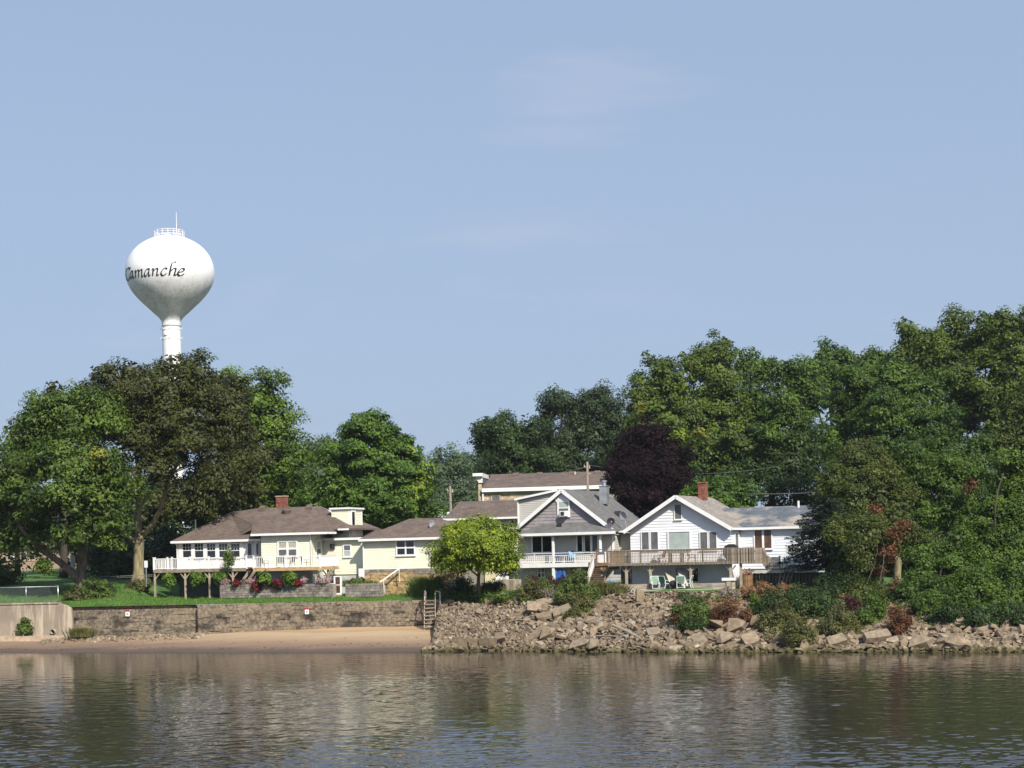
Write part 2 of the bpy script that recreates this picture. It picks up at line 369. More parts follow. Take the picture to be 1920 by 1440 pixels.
# river: murky brown water under small wind ripples
m, n, l, b = new_mat('river_water')
b.inputs['Base Color'].default_value = (.030, .025, .020, 1); b.inputs['Roughness'].default_value = .06; b.inputs['IOR'].default_value = 1.333
tc = n.new('ShaderNodeTexCoord'); hs = None
def wave(scale, stretch, dist, strength, detail, rot=0.0, prev=None, mask=None):
    mpn = n.new('ShaderNodeMapping'); mpn.inputs['Scale'].default_value = stretch; mpn.inputs['Rotation'].default_value = (0, 0, rot)
    t = n.new('ShaderNodeTexNoise'); t.inputs['Scale'].default_value = scale; t.inputs['Detail'].default_value = detail; t.inputs['Distortion'].default_value = dist
    l(tc.outputs['Object'], mpn.inputs['Vector']); l(mpn.outputs['Vector'], t.inputs['Vector'])
    bp = n.new('ShaderNodeBump'); bp.inputs['Strength'].default_value = 1.0; bp.inputs['Distance'].default_value = strength
    if mask:
        mm = n.new('ShaderNodeMath'); mm.operation = 'MULTIPLY'; l(t.outputs['Fac'], mm.inputs[0]); l(mask, mm.inputs[1]); l(mm.outputs[0], bp.inputs['Height'])
    else: l(t.outputs['Fac'], bp.inputs['Height'])
    if prev: l(prev, bp.inputs['Normal'])
    return bp.outputs['Normal']
gm = n.new('ShaderNodeTexNoise'); gm.inputs['Scale'].default_value = .045; gm.inputs['Detail'].default_value = 2
l(tc.outputs['Object'], gm.inputs['Vector'])
gr = n.new('ShaderNodeMapRange'); gr.inputs['From Min'].default_value = .35; gr.inputs['From Max'].default_value = .65; gr.inputs['To Min'].default_value = .5; gr.inputs['To Max'].default_value = 1.25
l(gm.outputs['Fac'], gr.inputs['Value'])
h = wave(3.4, (.6, 1, 1), .6, .010, 2, .12, None, gr.outputs['Result'])
l(h, b.inputs['Normal'])
# the surface itself: wind waves as real relief where the photo looks, a flat sheet further out
vx = []; yy = 50.0; rowsY = []
while yy < 140: rowsY.append(yy); yy += yy * yy / (7.1 * 1707) * .34
rowsY = np.array(rowsY); ncol = 560; uu = np.linspace(-1.0, 1.0, ncol)
uu = uu * .62 + .38 * uu ** 5
GX = uu[None, :] * (rowsY[:, None] * .58 + 12); GY = np.repeat(rowsY[:, None], ncol, 1)
GZ = np.zeros_like(GX); wr_ = np.random.default_rng(5)
gust = .75 + .35 * np.sin(GX * .09 + GY * .05 + 1) * np.sin(GY * .11 - GX * .03) + .2 * np.sin(GX * .23 - GY * .17)
for i in range(110):
    lam = .30 * 8 ** (wr_.random() ** 2.0); k_ = 2 * PI / lam; th = wr_.normal(1.25, .75); ph = wr_.random() * 6.283
    GZ += ((.0062 if lam > 1.0 else .0150) / k_) * np.sin(k_ * (math.cos(th) * GX + math.sin(th) * GY) + ph + .6 * np.sin(GX * .31 + i) + .5 * np.sin(GY * .27 + i)) * (gust if lam < 2 else 1)
GZ *= np.clip(1.95 - GY * .0117, .46, 1.2)
V_ = np.stack([GX, GY, GZ - .012], -1).reshape(-1, 3); nr_ = len(rowsY)
I_ = np.arange(nr_ * ncol).reshape(nr_, ncol); Q_ = np.stack([I_[:-1, :-1], I_[:-1, 1:], I_[1:, 1:], I_[1:, :-1]], -1).reshape(-1, 4)
me = bpy.data.meshes.new('river'); me.vertices.add(len(V_)); me.vertices.foreach_set('co', V_.reshape(-1).astype(np.float32))
me.loops.add(len(Q_) * 4); me.loops.foreach_set('vertex_index', Q_.reshape(-1).astype(np.int32)); me.polygons.add(len(Q_))
me.polygons.foreach_set('loop_start', np.arange(0, len(Q_) * 4, 4, dtype=np.int32)); me.update(calc_edges=True)
me.polygons.foreach_set('use_smooth', [True] * len(Q_)); me.materials.append(m)
structure(place(me, 'river'))
mb = MB(); mb.poly([(-1500, -400, -.05), (1500, -400, -.05), (1500, 150, -.05), (-1500, 150, -.05)])
structure(mb.build('river', m))

# sand beach, from under the water to under the wall
m, n, l, b = new_mat('beach_sand'); b.inputs['Roughness'].default_value = .95
gg = n.new('ShaderNodeNewGeometry'); sp = n.new('ShaderNodeSeparateXYZ'); l(gg.outputs['Position'], sp.inputs[0])
t = n.new('ShaderNodeTexNoise'); t.inputs['Scale'].default_value = .35; t.inputs['Detail'].default_value = 6
mpn = n.new('ShaderNodeMapping'); mpn.inputs['Scale'].default_value = (.5, 1.6, 1); l(gg.outputs['Position'], mpn.inputs['Vector']); l(mpn.outputs[0], t.inputs['Vector'])
ma = n.new('ShaderNodeMath'); ma.operation = 'MULTIPLY_ADD'; ma.inputs[1].default_value = .42; l(t.outputs['Fac'], ma.inputs[0]); l(sp.outputs['Z'], ma.inputs[2])
r = n.new('ShaderNodeValToRGB'); e = r.color_ramp.elements; mr = n.new('ShaderNodeMapRange'); mr.inputs['From Min'].default_value = .07; mr.inputs['From Max'].default_value = 1.42
e[0].position = .10; e[0].color = (.07, .052, .042, 1); e[1].position = 1; e[1].color = (.41, .275, .155, 1)
for p_, c_ in ((.22, (.095, .066, .05)), (.30, (.165, .11, .075)), (.48, (.25, .165, .105)), (.66, (.36, .26, .16)), (.80, (.41, .295, .18)), (.86, (.33, .22, .12))):
    x = e.new(p_); x.color = (*c_, 1)
l(ma.outputs[0], mr.inputs['Value']); l(mr.outputs['Result'], r.inputs['Fac']); l(r.outputs['Color'], b.inputs['Base Color'])
t2 = n.new('ShaderNodeTexNoise'); t2.inputs['Scale'].default_value = 9; bp = n.new('ShaderNodeBump'); bp.inputs['Strength'].default_value = .5; bp.inputs['Distance'].default_value = .03
l(gg.outputs['Position'], t2.inputs['Vector']); l(t2.outputs['Fac'], bp.inputs['Height']); l(bp.outputs['Normal'], b.inputs['Normal'])
def beach_z(X, t): # t 0 at waterline, 1 at wall foot
    top = lerp(.62, 1.22, smooth((X + 38) / 28))
    return -.75 + (t + .25) * 3.0 if t < 0 else top * (t ** .8) + .03 * math.sin(X * .8) * t
bxs = [-200, -90] + [-60 + i * .8 for i in range(int(56 / .8))] + [-3.5, -2]
grid('beach', bxs, [-.25, -.12, -.03, 0, .03, .07, .12, .2, .3, .4, .5, .6, .7, .8, .9, 1.0, 1.06],
     lambda x, t_: (x, lerp(shore(x), wall_y(min(x, XS)) , t_), beach_z(x, t_)), m)

# river bank under the rocks
def bank_z(X, d):
    if d < 0: return d * .25
    s = min(d / 17.0, 1.0); return crest_z(X) * (s ** .9) + .10 * math.sin(X * 1.3 + d) * min(1, d / 3) * (1 if d < 16 else .3)
kxs = [XS - .12, XS] + [XS + .5 + i * .9 for i in range(int(75 / .9))] + [110, 250, 1500]
bank = grid('riverbank', kxs, [-4, -2, -1, 0, 1, 2, 3, 4.5, 6, 8, 10, 12, 14, 15.5, 17.0, 17.6],
     lambda x, d: (x, shore(x) + d, (bank_z(x, d) - (.06 if d > 17.3 else .10)) if x > XS - .05 else min(bank_z(x, d) - .2, .3)), M['bank_soil'])

# ---------------------------------------------------------------- rocks of the bank
m, n, l, b = new_mat('broken_rock'); b.inputs['Roughness'].default_value = .92
at = n.new('ShaderNodeAttribute'); at.attribute_name = 'tint'
oi = n.new('ShaderNodeObjectInfo'); ad = n.new('ShaderNodeMath'); ad.operation = 'MULTIPLY_ADD'; ad.inputs[1].default_value = .55
l(oi.outputs['Random'], ad.inputs[0]); l(at.outputs['Fac'], ad.inputs[2])
fr = n.new('ShaderNodeMath'); fr.operation = 'FRACT'; l(ad.outputs[0], fr.inputs[0])
r = n.new('ShaderNodeValToRGB'); e = r.color_ramp.elements; r.color_ramp.interpolation = 'LINEAR'
e[0].color = (.13, .098, .066, 1); e[1].color = (.37, .31, .235, 1)
for p_, c_ in ((.2, (.155, .115, .073)), (.45, (.215, .163, .106)), (.65, (.255, .198, .133)), (.85, (.205, .165, .12))): x = e.new(p_); x.color = (*c_, 1)
l(fr.outputs[0], r.inputs['Fac'])
gg = n.new('ShaderNodeNewGeometry'); t = n.new('ShaderNodeTexNoise'); t.inputs['Scale'].default_value = 3.5; t.inputs['Detail'].default_value = 8
l(gg.outputs['Position'], t.inputs['Vector'])
mr = n.new('ShaderNodeMapRange'); mr.inputs['From Min'].default_value = .3; mr.inputs['From Max'].default_value = .7; mr.inputs['To Min'].default_value = .66; mr.inputs['To Max'].default_value = 1.2
l(t.outputs['Fac'], mr.inputs['Value'])
mm = n.new('ShaderNodeMix'); mm.data_type = 'RGBA'; mm.blend_type = 'MULTIPLY'; mm.inputs['Factor'].default_value = 1
l(r.outputs['Color'], mm.inputs['A']); l(mr.outputs['Result'], mm.inputs['B'])
sp = n.new('ShaderNodeSeparateXYZ'); l(gg.outputs['Position'], sp.inputs[0])            # tide mark: algae below 0.35 m
ma = n.new('ShaderNodeMath'); ma.operation = 'MULTIPLY_ADD'; ma.inputs[1].default_value = .5; ma.inputs[2].default_value = -.25; l(t.outputs['Fac'], ma.inputs[0])
s2 = n.new('ShaderNodeMath'); s2.operation = 'ADD'; l(ma.outputs[0], s2.inputs[0]); l(sp.outputs['Z'], s2.inputs[1])
wr = n.new('ShaderNodeMapRange'); wr.inputs['From Min'].default_value = .36; wr.inputs['From Max'].default_value = .12; l(s2.outputs[0], wr.inputs['Value'])
m2 = n.new('ShaderNodeMix'); m2.data_type = 'RGBA'; m2.inputs['B'].default_value = (.075, .065, .022, 1)
l(wr.outputs['Result'], m2.inputs['Factor']); l(mm.outputs['Result'], m2.inputs['A']); l(m2.outputs['Result'], b.inputs['Base Color'])
bp = n.new('ShaderNodeBump'); bp.inputs['Strength'].default_value = .7; bp.inputs['Distance'].default_value = .06; l(t.outputs['Fac'], bp.inputs['Height']); l(bp.outputs['Normal'], b.inputs['Normal'])
M['rock'] = m
def hull(pts):
    bm = bmesh.new()
    for p in pts: bm.verts.new(p)
    res = bmesh.ops.convex_hull(bm, input=bm.verts)
    bmesh.ops.delete(bm, geom=[g for g in res['geom_interior'] if isinstance(g, bmesh.types.BMVert)], context='VERTS')
    bm.verts.ensure_lookup_table(); bm.verts.index_update()
    v = [tuple(x.co) for x in bm.verts]; f = [tuple(q.index for q in fa.verts) for fa in bm.faces]; bm.free(); return v, f
def rock_shape(kind):
    pts = []
    if kind == 'slab':            # flat broken slab: an irregular outline, two nearly parallel faces
        k = rnd.randint(5, 6); a0 = rnd.random() * 6
        for i in range(k):
            a = a0 + 2 * PI * i / k + rnd.uniform(-.3, .3); r_ = rnd.uniform(.38, .56)
            for z in (-.5, .5): pts.append((r_ * math.cos(a) * (1 + rnd.uniform(-.06, .06)), r_ * math.sin(a), z * rnd.uniform(.8, 1)))
    else:
        for i in range(13):
            d = Vector((rnd.gauss(0, 1), rnd.gauss(0, 1), rnd.gauss(0, 1))).normalized()
            mxc = max(abs(d.x), abs(d.y), abs(d.z)); q = d / mxc * .5
            pts.append(tuple(d.lerp(q, .55).normalized() * (d.lerp(q, .55).length) * rnd.uniform(.42, .6) / .5 * .9))
    return hull(pts)
ROCKS = [rock_shape('slab') for _ in range(8)] + [rock_shape('block') for _ in range(8)]
def tint_attr(me, vals, dom='FACE'):
    a = me.attributes.new('tint', 'FLOAT', dom); a.data.foreach_set('value', vals)
ROCK_ME = []
for v, f in ROCKS:
    mb = MB(); mb.add(v, f); me = mb.mesh('rock', M['rock']); tint_attr(me, [.15] * len(me.polygons)); ROCK_ME.append(me)
cand = []
xmax = 46
while len(cand) < 14500:
    X = rnd.uniform(XS + .1, xmax); d = rnd.uniform(-.25, 16.9)
    px = 960 + X / (shore(X) + d) * FPX
    if px < 985:    sz = rnd.uniform(.15, .33) if rnd.random() > .05 else rnd.uniform(.36, .52)
    elif px < 1290: sz = (rnd.uniform(.2, .45) if rnd.random() > .16 else rnd.uniform(.45, .95)) if d < 14.5 else rnd.uniform(.16, .36)
    elif d > 12:    sz = rnd.uniform(.16, .4)
    else:           sz = rnd.uniform(.25, .55) if rnd.random() > .15 else rnd.uniform(.55, 1.1)
    if px < 860 and d < 3.5 and rnd.random() > .25: continue
    flat = rnd.random() < (.55 if px < 985 else .93)
    k = rnd.randrange(8) if flat else rnd.randrange(8, 16)
    sz *= .88
    s_ = (sz * rnd.uniform(.9, 1.45), sz * rnd.uniform(.7, 1.1), sz * (rnd.uniform(.17, .36) if flat else rnd.uniform(.6, .95)))
    rot = (rnd.gauss(.26, .38), rnd.gauss(0, .34), rnd.uniform(0, 6.28)) if flat else (rnd.uniform(0, 6), rnd.uniform(0, 6), rnd.uniform(0, 6))
    cand.append((sz, X, shore(X) + d, bank_z(X, d) + sz * (.08 if not flat else .05), k, s_, rot))
cand.sort(key=lambda c: -c[0])
from mathutils import Euler
def scatter_rocks(name, items, parent=None):
    V = []; Fs = []; T = []; o = 0
    for sz, X, Y, Z, k, s_, rot in items:
        v, f = ROCKS[k]; mtx = Euler(rot).to_matrix()
        for p in v: q = mtx @ Vector((p[0]*s_[0], p[1]*s_[1], p[2]*s_[2])); V.append((q.x + X, q.y + Y, q.z + Z))
        Fs += [tuple(i + o for i in q) for q in f]; T += [rnd.random()] * len(f); o += len(v)
    me = bpy.data.meshes.new(name); me.from_pydata(V, [], Fs); me.materials.append(M['rock']); tint_attr(me, T)
    return stuff(place(me, name, parent))
for sz, X, Y, Z, k, s_, rot in cand[:298]:
    place(ROCK_ME[k], 'rock', bank, (X, Y, Z), rot, s_)
scatter_rocks('loose_rocks', cand[298:], bank)
# small pebbles along the foot of the river wall and the beach's corner
peb = []
for i in range(620):
    X = WA.x + rnd.random() ** 1.3 * 14 - 2.5; t_ = 1 - abs(rnd.gauss(0, .13)) ; s_ = rnd.uniform(.1, .32)
    peb.append((s_, X, lerp(shore(X), wall_y(X), t_) - .1, beach_z(X, t_) + .03, 8 + rnd.randrange(8), (s_, s_, s_ * .7), (rnd.random()*6, rnd.random()*6, 0)))
for i in range(170):
    X = rnd.uniform(XS - .6, XS + 3.4); d = rnd.uniform(-.1, 3.2) * min(1, (X - XS + .8) / 1.6); s_ = rnd.uniform(.12, .38)
    peb.append((s_, X, shore(X) + d, max(bank_z(X, d), 0) + .06, 8 + rnd.randrange(8), (s_, s_, s_ * .7), (rnd.random()*6, rnd.random()*6, 0)))
scatter_rocks('pebbles', peb)['label'] = 'pale pebbles strewn along the foot of the river wall'
# the large slabs that stand out: each a thing
def big_slab(px, py, wpx, hpx, thick, label, rz=0.0, tilt=.5, roll=0.0, cat='slab', kind=0, name='concrete_slab', material=None):
    p = None
    for i in range(400):                               # walk along the ray until it meets the bank
        Y = 105 + i * .1; q = W(px, py, Y)
        if q.z <= bank_z(q.x, q.y - shore(q.x)): p = q; break
    if p is None: p = W(px, py, 125)
    sc = p.y / FPX; w_ = wpx * sc; d_ = hpx * sc / max(.35, math.sin(tilt + .06))
    k = random.Random(px); pts = []
    for x_, y_ in ((-.5, -.5), (.5, -.5), (.5, .5), (-.5, .5), (.0, -.54), (.54, .1)):
        for z_ in (-.5, .5): pts.append((x_ * w_ * k.uniform(.88, 1.05), y_ * d_ * k.uniform(.88, 1.05), z_ * thick))
    if name == 'boulder':
        v, f = ROCKS[8 + px % 8]; v = [(x_ * w_ * 1.1, y_ * d_ * 1.1, z_ * thick * 1.5) for x_, y_, z_ in v]; tilt *= .4
    else: v, f = hull(pts)
    mb = MB(); mb.add(v, f); me = mb.mesh(name, material or M['rock']); tint_attr(me, [.3] * len(f))
    o = place(me, name, None, (p.x, p.y - .35, p.z + .32), (tilt, roll, rz)); return tag(o, label, cat)
big_slab(1001, 1146, 26, 17, .32, 'broad pale concrete slab lying left of the other two big slabs', .1, .75, .1)
big_slab(1025, 1136, 36, 13, .22, 'long concrete slab lying just above the weeds below the bushes', .25, .5, -.2)
big_slab(1053, 1153, 34, 15, .26, 'concrete slab tilted up to the right on the bank', -.1, .55, -.35)
big_slab(1019, 1162, 28, 9, .22, 'flat slab lying under the tilted concrete slab', .1, .35, -.15)
big_slab(1026, 1196, 20, 14, .5, 'squarish brown block among flat slabs low on the bank', .1, .9, .05, 'rock', name='boulder')
big_slab(1000, 1200, 58, 7, .2, 'long narrow slab leaning steeply down towards the water', .3, .3, -.62)
big_slab(936, 1205, 19, 13, .4, 'tan boulder by the water right of the low brick kerb', 0, .8, .1, 'rock', name='boulder')
big_slab(1090, 1215, 36, 9, .3, 'wide flat stone at the water edge under the rock heap', .1, .4, -.1, 'rock', name='boulder')
big_slab(1113, 1217, 19, 12, .45, 'pale rounded boulder at the water edge', 0, .8, 0, 'rock', name='boulder')
big_slab(1225, 1194, 24, 13, .35, 'pinkish pale slab lying right of the rock heap', .1, .6, -.15)
big_slab(1199, 1125, 15, 24, .22, 'upright slab standing on the rock heap below the patio', .3, 1.15, .2)
big_slab(1342, 1178, 22, 18, .5, 'square tan boulder below the red weeds', 0, .9, .1, 'rock', name='boulder')
big_slab(1378, 1182, 26, 20, .5, 'broad tan boulder beside the green shrub on the bank', .1, .8, 0, 'rock', name='boulder')
big_slab(1416, 1176, 20, 16, .5, 'tan boulder right of the two square ones on the bank', -.1, .85, .1, 'rock', name='boulder')
big_slab(1311, 1209, 22, 20, .35, 'leaning slab at the water edge under the green shrub', .2, .8, -.5)
big_slab(1361, 1204, 26, 12, .4, 'large pale stone low on the bank near the water', 0, .6, -.2, 'rock', name='boulder')
big_slab(1405, 1208, 30, 18, .35, 'grey brown slab pitched like a roof near the water', .2, .7, -.2)
big_slab(1566, 1210, 34, 15, .45, 'large dark tan slab at the water edge left of the grey blocks', .1, .7, -.25)
big_slab(1642, 1201, 50, 13, .4, 'very long tan slab near the water below the green bushes', .05, .55, -.12)
big_slab(1722, 1213, 30, 13, .5, 'big pale stone at the water edge under the rusty bush', 0, .7, .1, 'rock', name='boulder')
big_slab(1795, 1214, 30, 13, .5, 'big pale stone at the water edge near the right end', 0, .7, .1, 'rock', name='boulder')
# a hollow concrete block on top of the heap
q = None
for i in range(400):
    q = W(1189, 1116, 120 + i * .1)
    if q.z <= bank_z(q.x, q.y - shore(q.x)): break
mb = MB()
for x0 in (-.3, -.03, .24): mb.box(x0, x0 + .06, -.1, .1, -.1, .1)
for y0 in (-.12, .1): mb.box(-.3, .3, y0, y0 + .035, -.1, .1)
o = mb.build('hollow_block', M['concrete_grey'], None, loc=(q.x, q.y - .1, q.z + .22)); o.rotation_euler = (1.25, .35, .1)
tag(o, 'hollow concrete block lying on top of the rock heap', 'block')
# low kerb of reddish blocks at the toe
for i, (px, py, lab) in enumerate(((826, 1192, 'kerb block nearest the boat steps'), (843, 1197, 'second kerb block from the boat steps'), (857, 1200, 'third kerb block from the boat steps'), (869, 1203, 'middle block of the low kerb of seven blocks'), (889, 1203, 'third kerb block from the tan boulder'), (907, 1203, 'second kerb block from the tan boulder'), (922, 1202, 'kerb block nearest the tan boulder by the water'))):
    p = Wz(px, py, .75); mb = MB(); mb.box(-.33, .33, -.2, .2, -.3, .22)
    o = mb.build('kerb_block', M['rock'], None, loc=p); tint_attr(o.data, [.05] * 6); o.rotation_euler = (0, 0, -.25)
    tag(o, lab + ' in the low reddish kerb', 'block', 'kerb blocks at the foot of the bank')
# debris left along the tide line: twigs and leaves nobody could count
dm = MB()
for i in range(170):
    X = rnd.uniform(-44, XS - 1); t_ = abs(rnd.choice((.17, .17, .45)) + .05 * math.sin(X * .4) + rnd.gauss(0, .03)); Y = lerp(shore(X), wall_y(X), t_); z = beach_z(X, t_) + .02; a = rnd.gauss(.1, .6); L_ = rnd.uniform(.05, .3) * rnd.random() ** .5
    dm.beam((X, Y, z), (X + L_ * math.cos(a), Y + L_ * math.sin(a), z + .01), .02, .02)
stuff(dm.build('tide_debris', M['bark_dark']))['label'] = 'dark twigs and bits along the tide line'
# driftwood
p0 = Wz(262, 1207, .35)
mb = MB(); mb.tube([(0, 0, 0), (1.2, .3, .1), (2.6, .2, .05), (4.6, .9, .12)], [.05, .07, .06, .03], 6)
tag(mb.build('driftwood', M['bark_dark'], None, loc=p0), 'thin dark driftwood branch lying on the sand', 'driftwood')
for px0, py0, px1, py1, r_, lab in ((1300, 1168, 1328, 1210, .07, 'bare grey branch leaning on the rock heap'),
        (1148, 1172, 1200, 1196, .10, 'brown plank lying across the rock heap'), (1118, 1197, 1165, 1194, .09, 'grey pole lying flat on the low rocks')):
    a = W(px0, py0, 122); b_ = W(px1, py1, 119)
    for q_ in (a, b_):
        q_.z = max(q_.z, bank_z(q_.x, q_.y - shore(q_.x)) + .25)
    mb = MB(); mb.tube([(0, 0, 0), tuple((b_ - a) * .5 + Vector((0, 0, .05))), tuple(b_ - a)], [r_, r_ * .9, r_ * .6], 6)
    tag(mb.build('branch', M['timber'], None, loc=a), lab, 'branch')

# ---------------------------------------------------------------- local frames for walls and houses
class Frame:
    def __init__(s, px, py, Y, adeg, base):
        o = W(px, py, Y); s.O = Vector((o.x, o.y, 0)); s.a = math.radians(adeg); s.base = base
        s.ca, s.sa = math.cos(s.a), math.sin(s.a)
    def loc(s): return (s.O.x, s.O.y, s.base)
    def F(s, px, py, y):            # where the sight line through (px, py) meets the plane y back from the front
        d = ray(px, py); t = (s.O.x * s.sa + s.O.y * s.ca + y) / (d.x * s.sa + s.ca * d.y)
        wx, wy, wz = d.x * t, t, EYE + d.z * t
        return ((wx - s.O.x) * s.ca - (wy - s.O.y) * s.sa, wz - s.base)
    def P(s, px, py, y): x, z = s.F(px, py, y); return (x, y, z)
    def rect(s, x0, y0, x1, y1, y):
        ym, xm = (y0 + y1) / 2, (x0 + x1) / 2
        return s.F(x0, ym, y)[0], s.F(x1, ym, y)[0], s.F(xm, y1, y)[1], s.F(xm, y0, y)[1]
    def world(s, x, y, z): return Vector((s.O.x + x * s.ca + y * s.sa, s.O.y - x * s.sa + y * s.ca, z + s.base))

# ---------------------------------------------------------------- stones of a wall: each one an object
BLOCKS = []
for i in range(7):
    k = random.Random(40 + i); pts = []
    for sx in (-.5, .5):
        for sy in (-.5, .5):
            for sz in (-.5, .5):
                c = .02 + .05 * k.random()
                pts += [(sx * (1 - c), sy, sz * (1 - 2*c)), (sx, sy * (1 - c), sz * (1 - 2*c)), (sx * (1 - c), sy * (1 - c), sz)]
    pts = [(x * (1 + k.uniform(-.02, .02)), y * (1 + k.uniform(-.035, .035)), z * (1 + k.uniform(-.03, .03))) for x, y, z in pts]
    BLOCKS.append(hull(pts))
def block_meshes(m, name):
    r_ = []
    for v, f in BLOCKS:
        mb = MB(); mb.add(v, f); r_.append(mb.mesh(name, m))
    return r_
BM = {k: block_meshes(M[k], 'stone' if k in ('seastone', 'rubble', 'lime') else ('brick' if k == 'brick' else 'block')) for k in ('seastone', 'rubble', 'block', 'lime', 'brick')}
def courses(parent, key, x0, x1, z0, z1, y, lw, ch, depth=.3, joint=.02, jit=.03, name='stone', topline=None, skip=None, side=None):
    """lay stones of about lw x ch in courses; topline(x) can cut the top"""
    n_c = max(1, round((z1 - z0) / ch)); h = (z1 - z0) / n_c; k = random.Random(int(x0 * 100) + int(z1 * 10))
    for c in range(n_c):
        x = x0; zc = z0 + (c + .5) * h; first = True; hs_ = 1.0
        while x < x1 - .02:
            l_ = lw * k.uniform(.7, 1.4) if jit else lw
            if first and c % 2: l_ *= .5
            first = False
            if x + l_ > x1 - lw * .35: l_ = x1 - x
            xm = x + l_ / 2
            if (topline is None or zc + h * .3 < topline(xm)) and not (skip and skip(xm, zc)):
                me = BM[key][k.randrange(len(BLOCKS))]
                if jit > .04: hs_ = k.uniform(.95, 1.2)
                if side is None: pos = (xm, y + depth / 2 - k.uniform(0, jit * .35), zc + (k.gauss(0, .025) if jit > .04 else 0)); rz = k.gauss(0, .01) if jit else 0
                else: pos = (side, y + xm, zc); rz = PI / 2
                place(me, name, parent, pos, (0, k.gauss(0, .012) if jit else 0, rz), (l_ - joint, depth, (h - joint) * hs_))
            x += l_
# ================================================================ river wall (stone), concrete wall, fence, steps, signs
WANG = math.degrees(math.atan2(-WSL, 1))
wf = Frame(370, 1134, 0, 0, 0); wf.O = Vector((W(370, 1134, 143.2).x, wall_y(W(370, 1134, 143.2).x), 0)); wf.a = math.radians(WANG); wf.ca, wf.sa = math.cos(wf.a), math.sin(wf.a)
XL, XR = wf.F(138, 1160, .55)[0], wf.F(824, 1150, 0)[0]
ws = thing('stone_wall', 'long right stretch of weathered stone river wall with dark stains', 'wall', wf.loc(), -wf.a)
mb = MB(); mb.box(0, XR, .12, .75, .2, WTOP - .06); mb.build('wall_core', M['core'], ws)
courses(ws, 'seastone', 0, XR, .5, WTOP, 0, .80, .27, .3, .012, .06)
wl = thing('stone_wall', 'shorter left stretch of stone river wall set back beside the concrete wall', 'wall', wf.loc(), -wf.a)
mb = MB(); mb.box(XL, -.01, .70, 1.2, .2, WTOP - .06); mb.build('wall_core', M['core'], wl)
courses(wl, 'seastone', XL, 0, .1, WTOP, .58, .8, .27, .3, .012, .06)
# mooring rings
for px, py, lab in ((447, 1144, 'pale iron ring nearest the dark step of the river wall'), (487, 1143, 'pale iron ring below the left end of the block planters'), (540, 1144, 'pale iron ring just left of the right warning sign'), (593, 1143, 'pale iron ring just right of the right warning sign'), (644, 1143, 'pale iron ring on the wall below the white basement door'), (697, 1142, 'pale iron ring nearest the boat steps')):
    x, z = wf.F(px, py, -.06); mb = MB(); mb.tube([(math.cos(a) * .09, -.02, math.sin(a) * .09) for a in [i * PI / 5 for i in range(11)]], .018, 5)
    p = wf.world(x, -.08, z)
    o = mb.build('mooring_ring', M['lime'], None, True, p); o.rotation_euler = (0, 0, -wf.a)
    tag(o, lab, 'ring', 'rings on the river wall')
# warning signs
def sign(px0, py0, px1, py1, yy, label):
    x0, x1, z0, z1 = wf.rect(px0, py0, px1, py1, yy)
    p = wf.world((x0 + x1) / 2, yy, z0); t_ = thing('warning_sign', label, 'sign', p, -wf.a); w_, h_ = (x1 - x0) / 2, z1 - z0
    mb = MB(); mb.box(-w_, w_, 0, .03, 0, h_); mb.build('sign_panel', M['white'], t_)
    mb = MB(); mb.box(-w_, w_, -.012, -.002, h_ * .66, h_); mb.build('sign_header', M['red'], t_)
    mb = MB(); mb.box(-w_ * .62, -w_ * .25, -.018, -.0125, h_ * .74, h_ * .9); mb.build('header_mark', M['dark'], t_); mb = MB(); mb.box(w_ * .25, w_ * .62, -.018, -.0125, h_ * .74, h_ * .9); mb.build('header_mark', M['dark'], t_)
    mb = MB(); mb.box(-w_ * .45, w_ * .45, -.012, -.002, h_ * .2, h_ * .48); mb.build('sign_mark', M['dish_grey'], t_)
    for s_ in (-.5, .5):
        mb = MB(); mb.box(s_ * w_ - .02, s_ * w_ + .02, .031, .5 if yy < .3 else .2, h_ * .3, h_ * .36); mb.build('bracket', M['steel'], t_)
sign(571.5, 1138.5, 579, 1151.5, -.12, 'red and white warning sign on the right stretch of stone wall')
sign(235, 1142.5, 243, 1155.5, .42, 'red and white warning sign on the left stretch of stone wall')
# concrete wall at the left with footing, drain pipe, fence
CL = wf.F(-140, 1160, .3)[0]
overlay(M['concrete'], (.56, .47, .36), .48, .60, .9, (1.6, 1, .18), seed=2, amount=.7)
overlay(M['concrete'], (.22, .185, .15), .54, .70, 1.0, (1.4, 1, .10), seed=9, amount=.7)
cw = thing('concrete_wall', 'pale streaked concrete river wall under the chain link fence', 'wall', wf.loc(), -wf.a)
xr1 = wf.F(110, 1150, .3)[0]; z_a = wf.F(55, 1133, .3)[1]; z_b = wf.F(132, 1139, .3)[1]
mb = MB(); mb.slab([(CL, .3, .1), (XL - .03, .3, .1), (XL - .03, .3, z_b), (xr1, .3, z_a), (CL, .3, z_a)], .6, (0, 1, 0)); mb.build('wall_panel', M['concrete'], cw)
mb = MB(); mb.slab([(CL, .22, z_a + .002), (xr1, .22, z_a + .002), (xr1, .22, z_a + .12), (CL, .22, z_a + .12)], .76, (0, 1, 0)); mb.build('wall_cap', M['concrete'], cw)
xf = wf.F(122, 1195, -.6)[0]; zf = wf.F(60, 1191, -.9)[1]
mb = MB(); mb.slab([(CL, -.95, -.2), (xf, -.95, -.2), (xf - .5, -.95, zf - .1), (CL, -.95, zf)], 1.2, (0, 1, 0)); mb.build('footing', M['lime'], cw)
x, z = wf.F(99, 1184.5, .1)
mb = MB(); mb.tube([(x, .9, z + .05), (x, .02, z)], .21, 16, False); mb.tube([(x, .9, z + .05), (x, .02, z)], .17, 16, False); mb.build('drain_pipe', M['concrete_grey'], cw, True)
mb = MB(); mb.tube([(x, .35, z), (x, .28, z)], .17, 16); mb.build('pipe_bore', M['black'], cw)
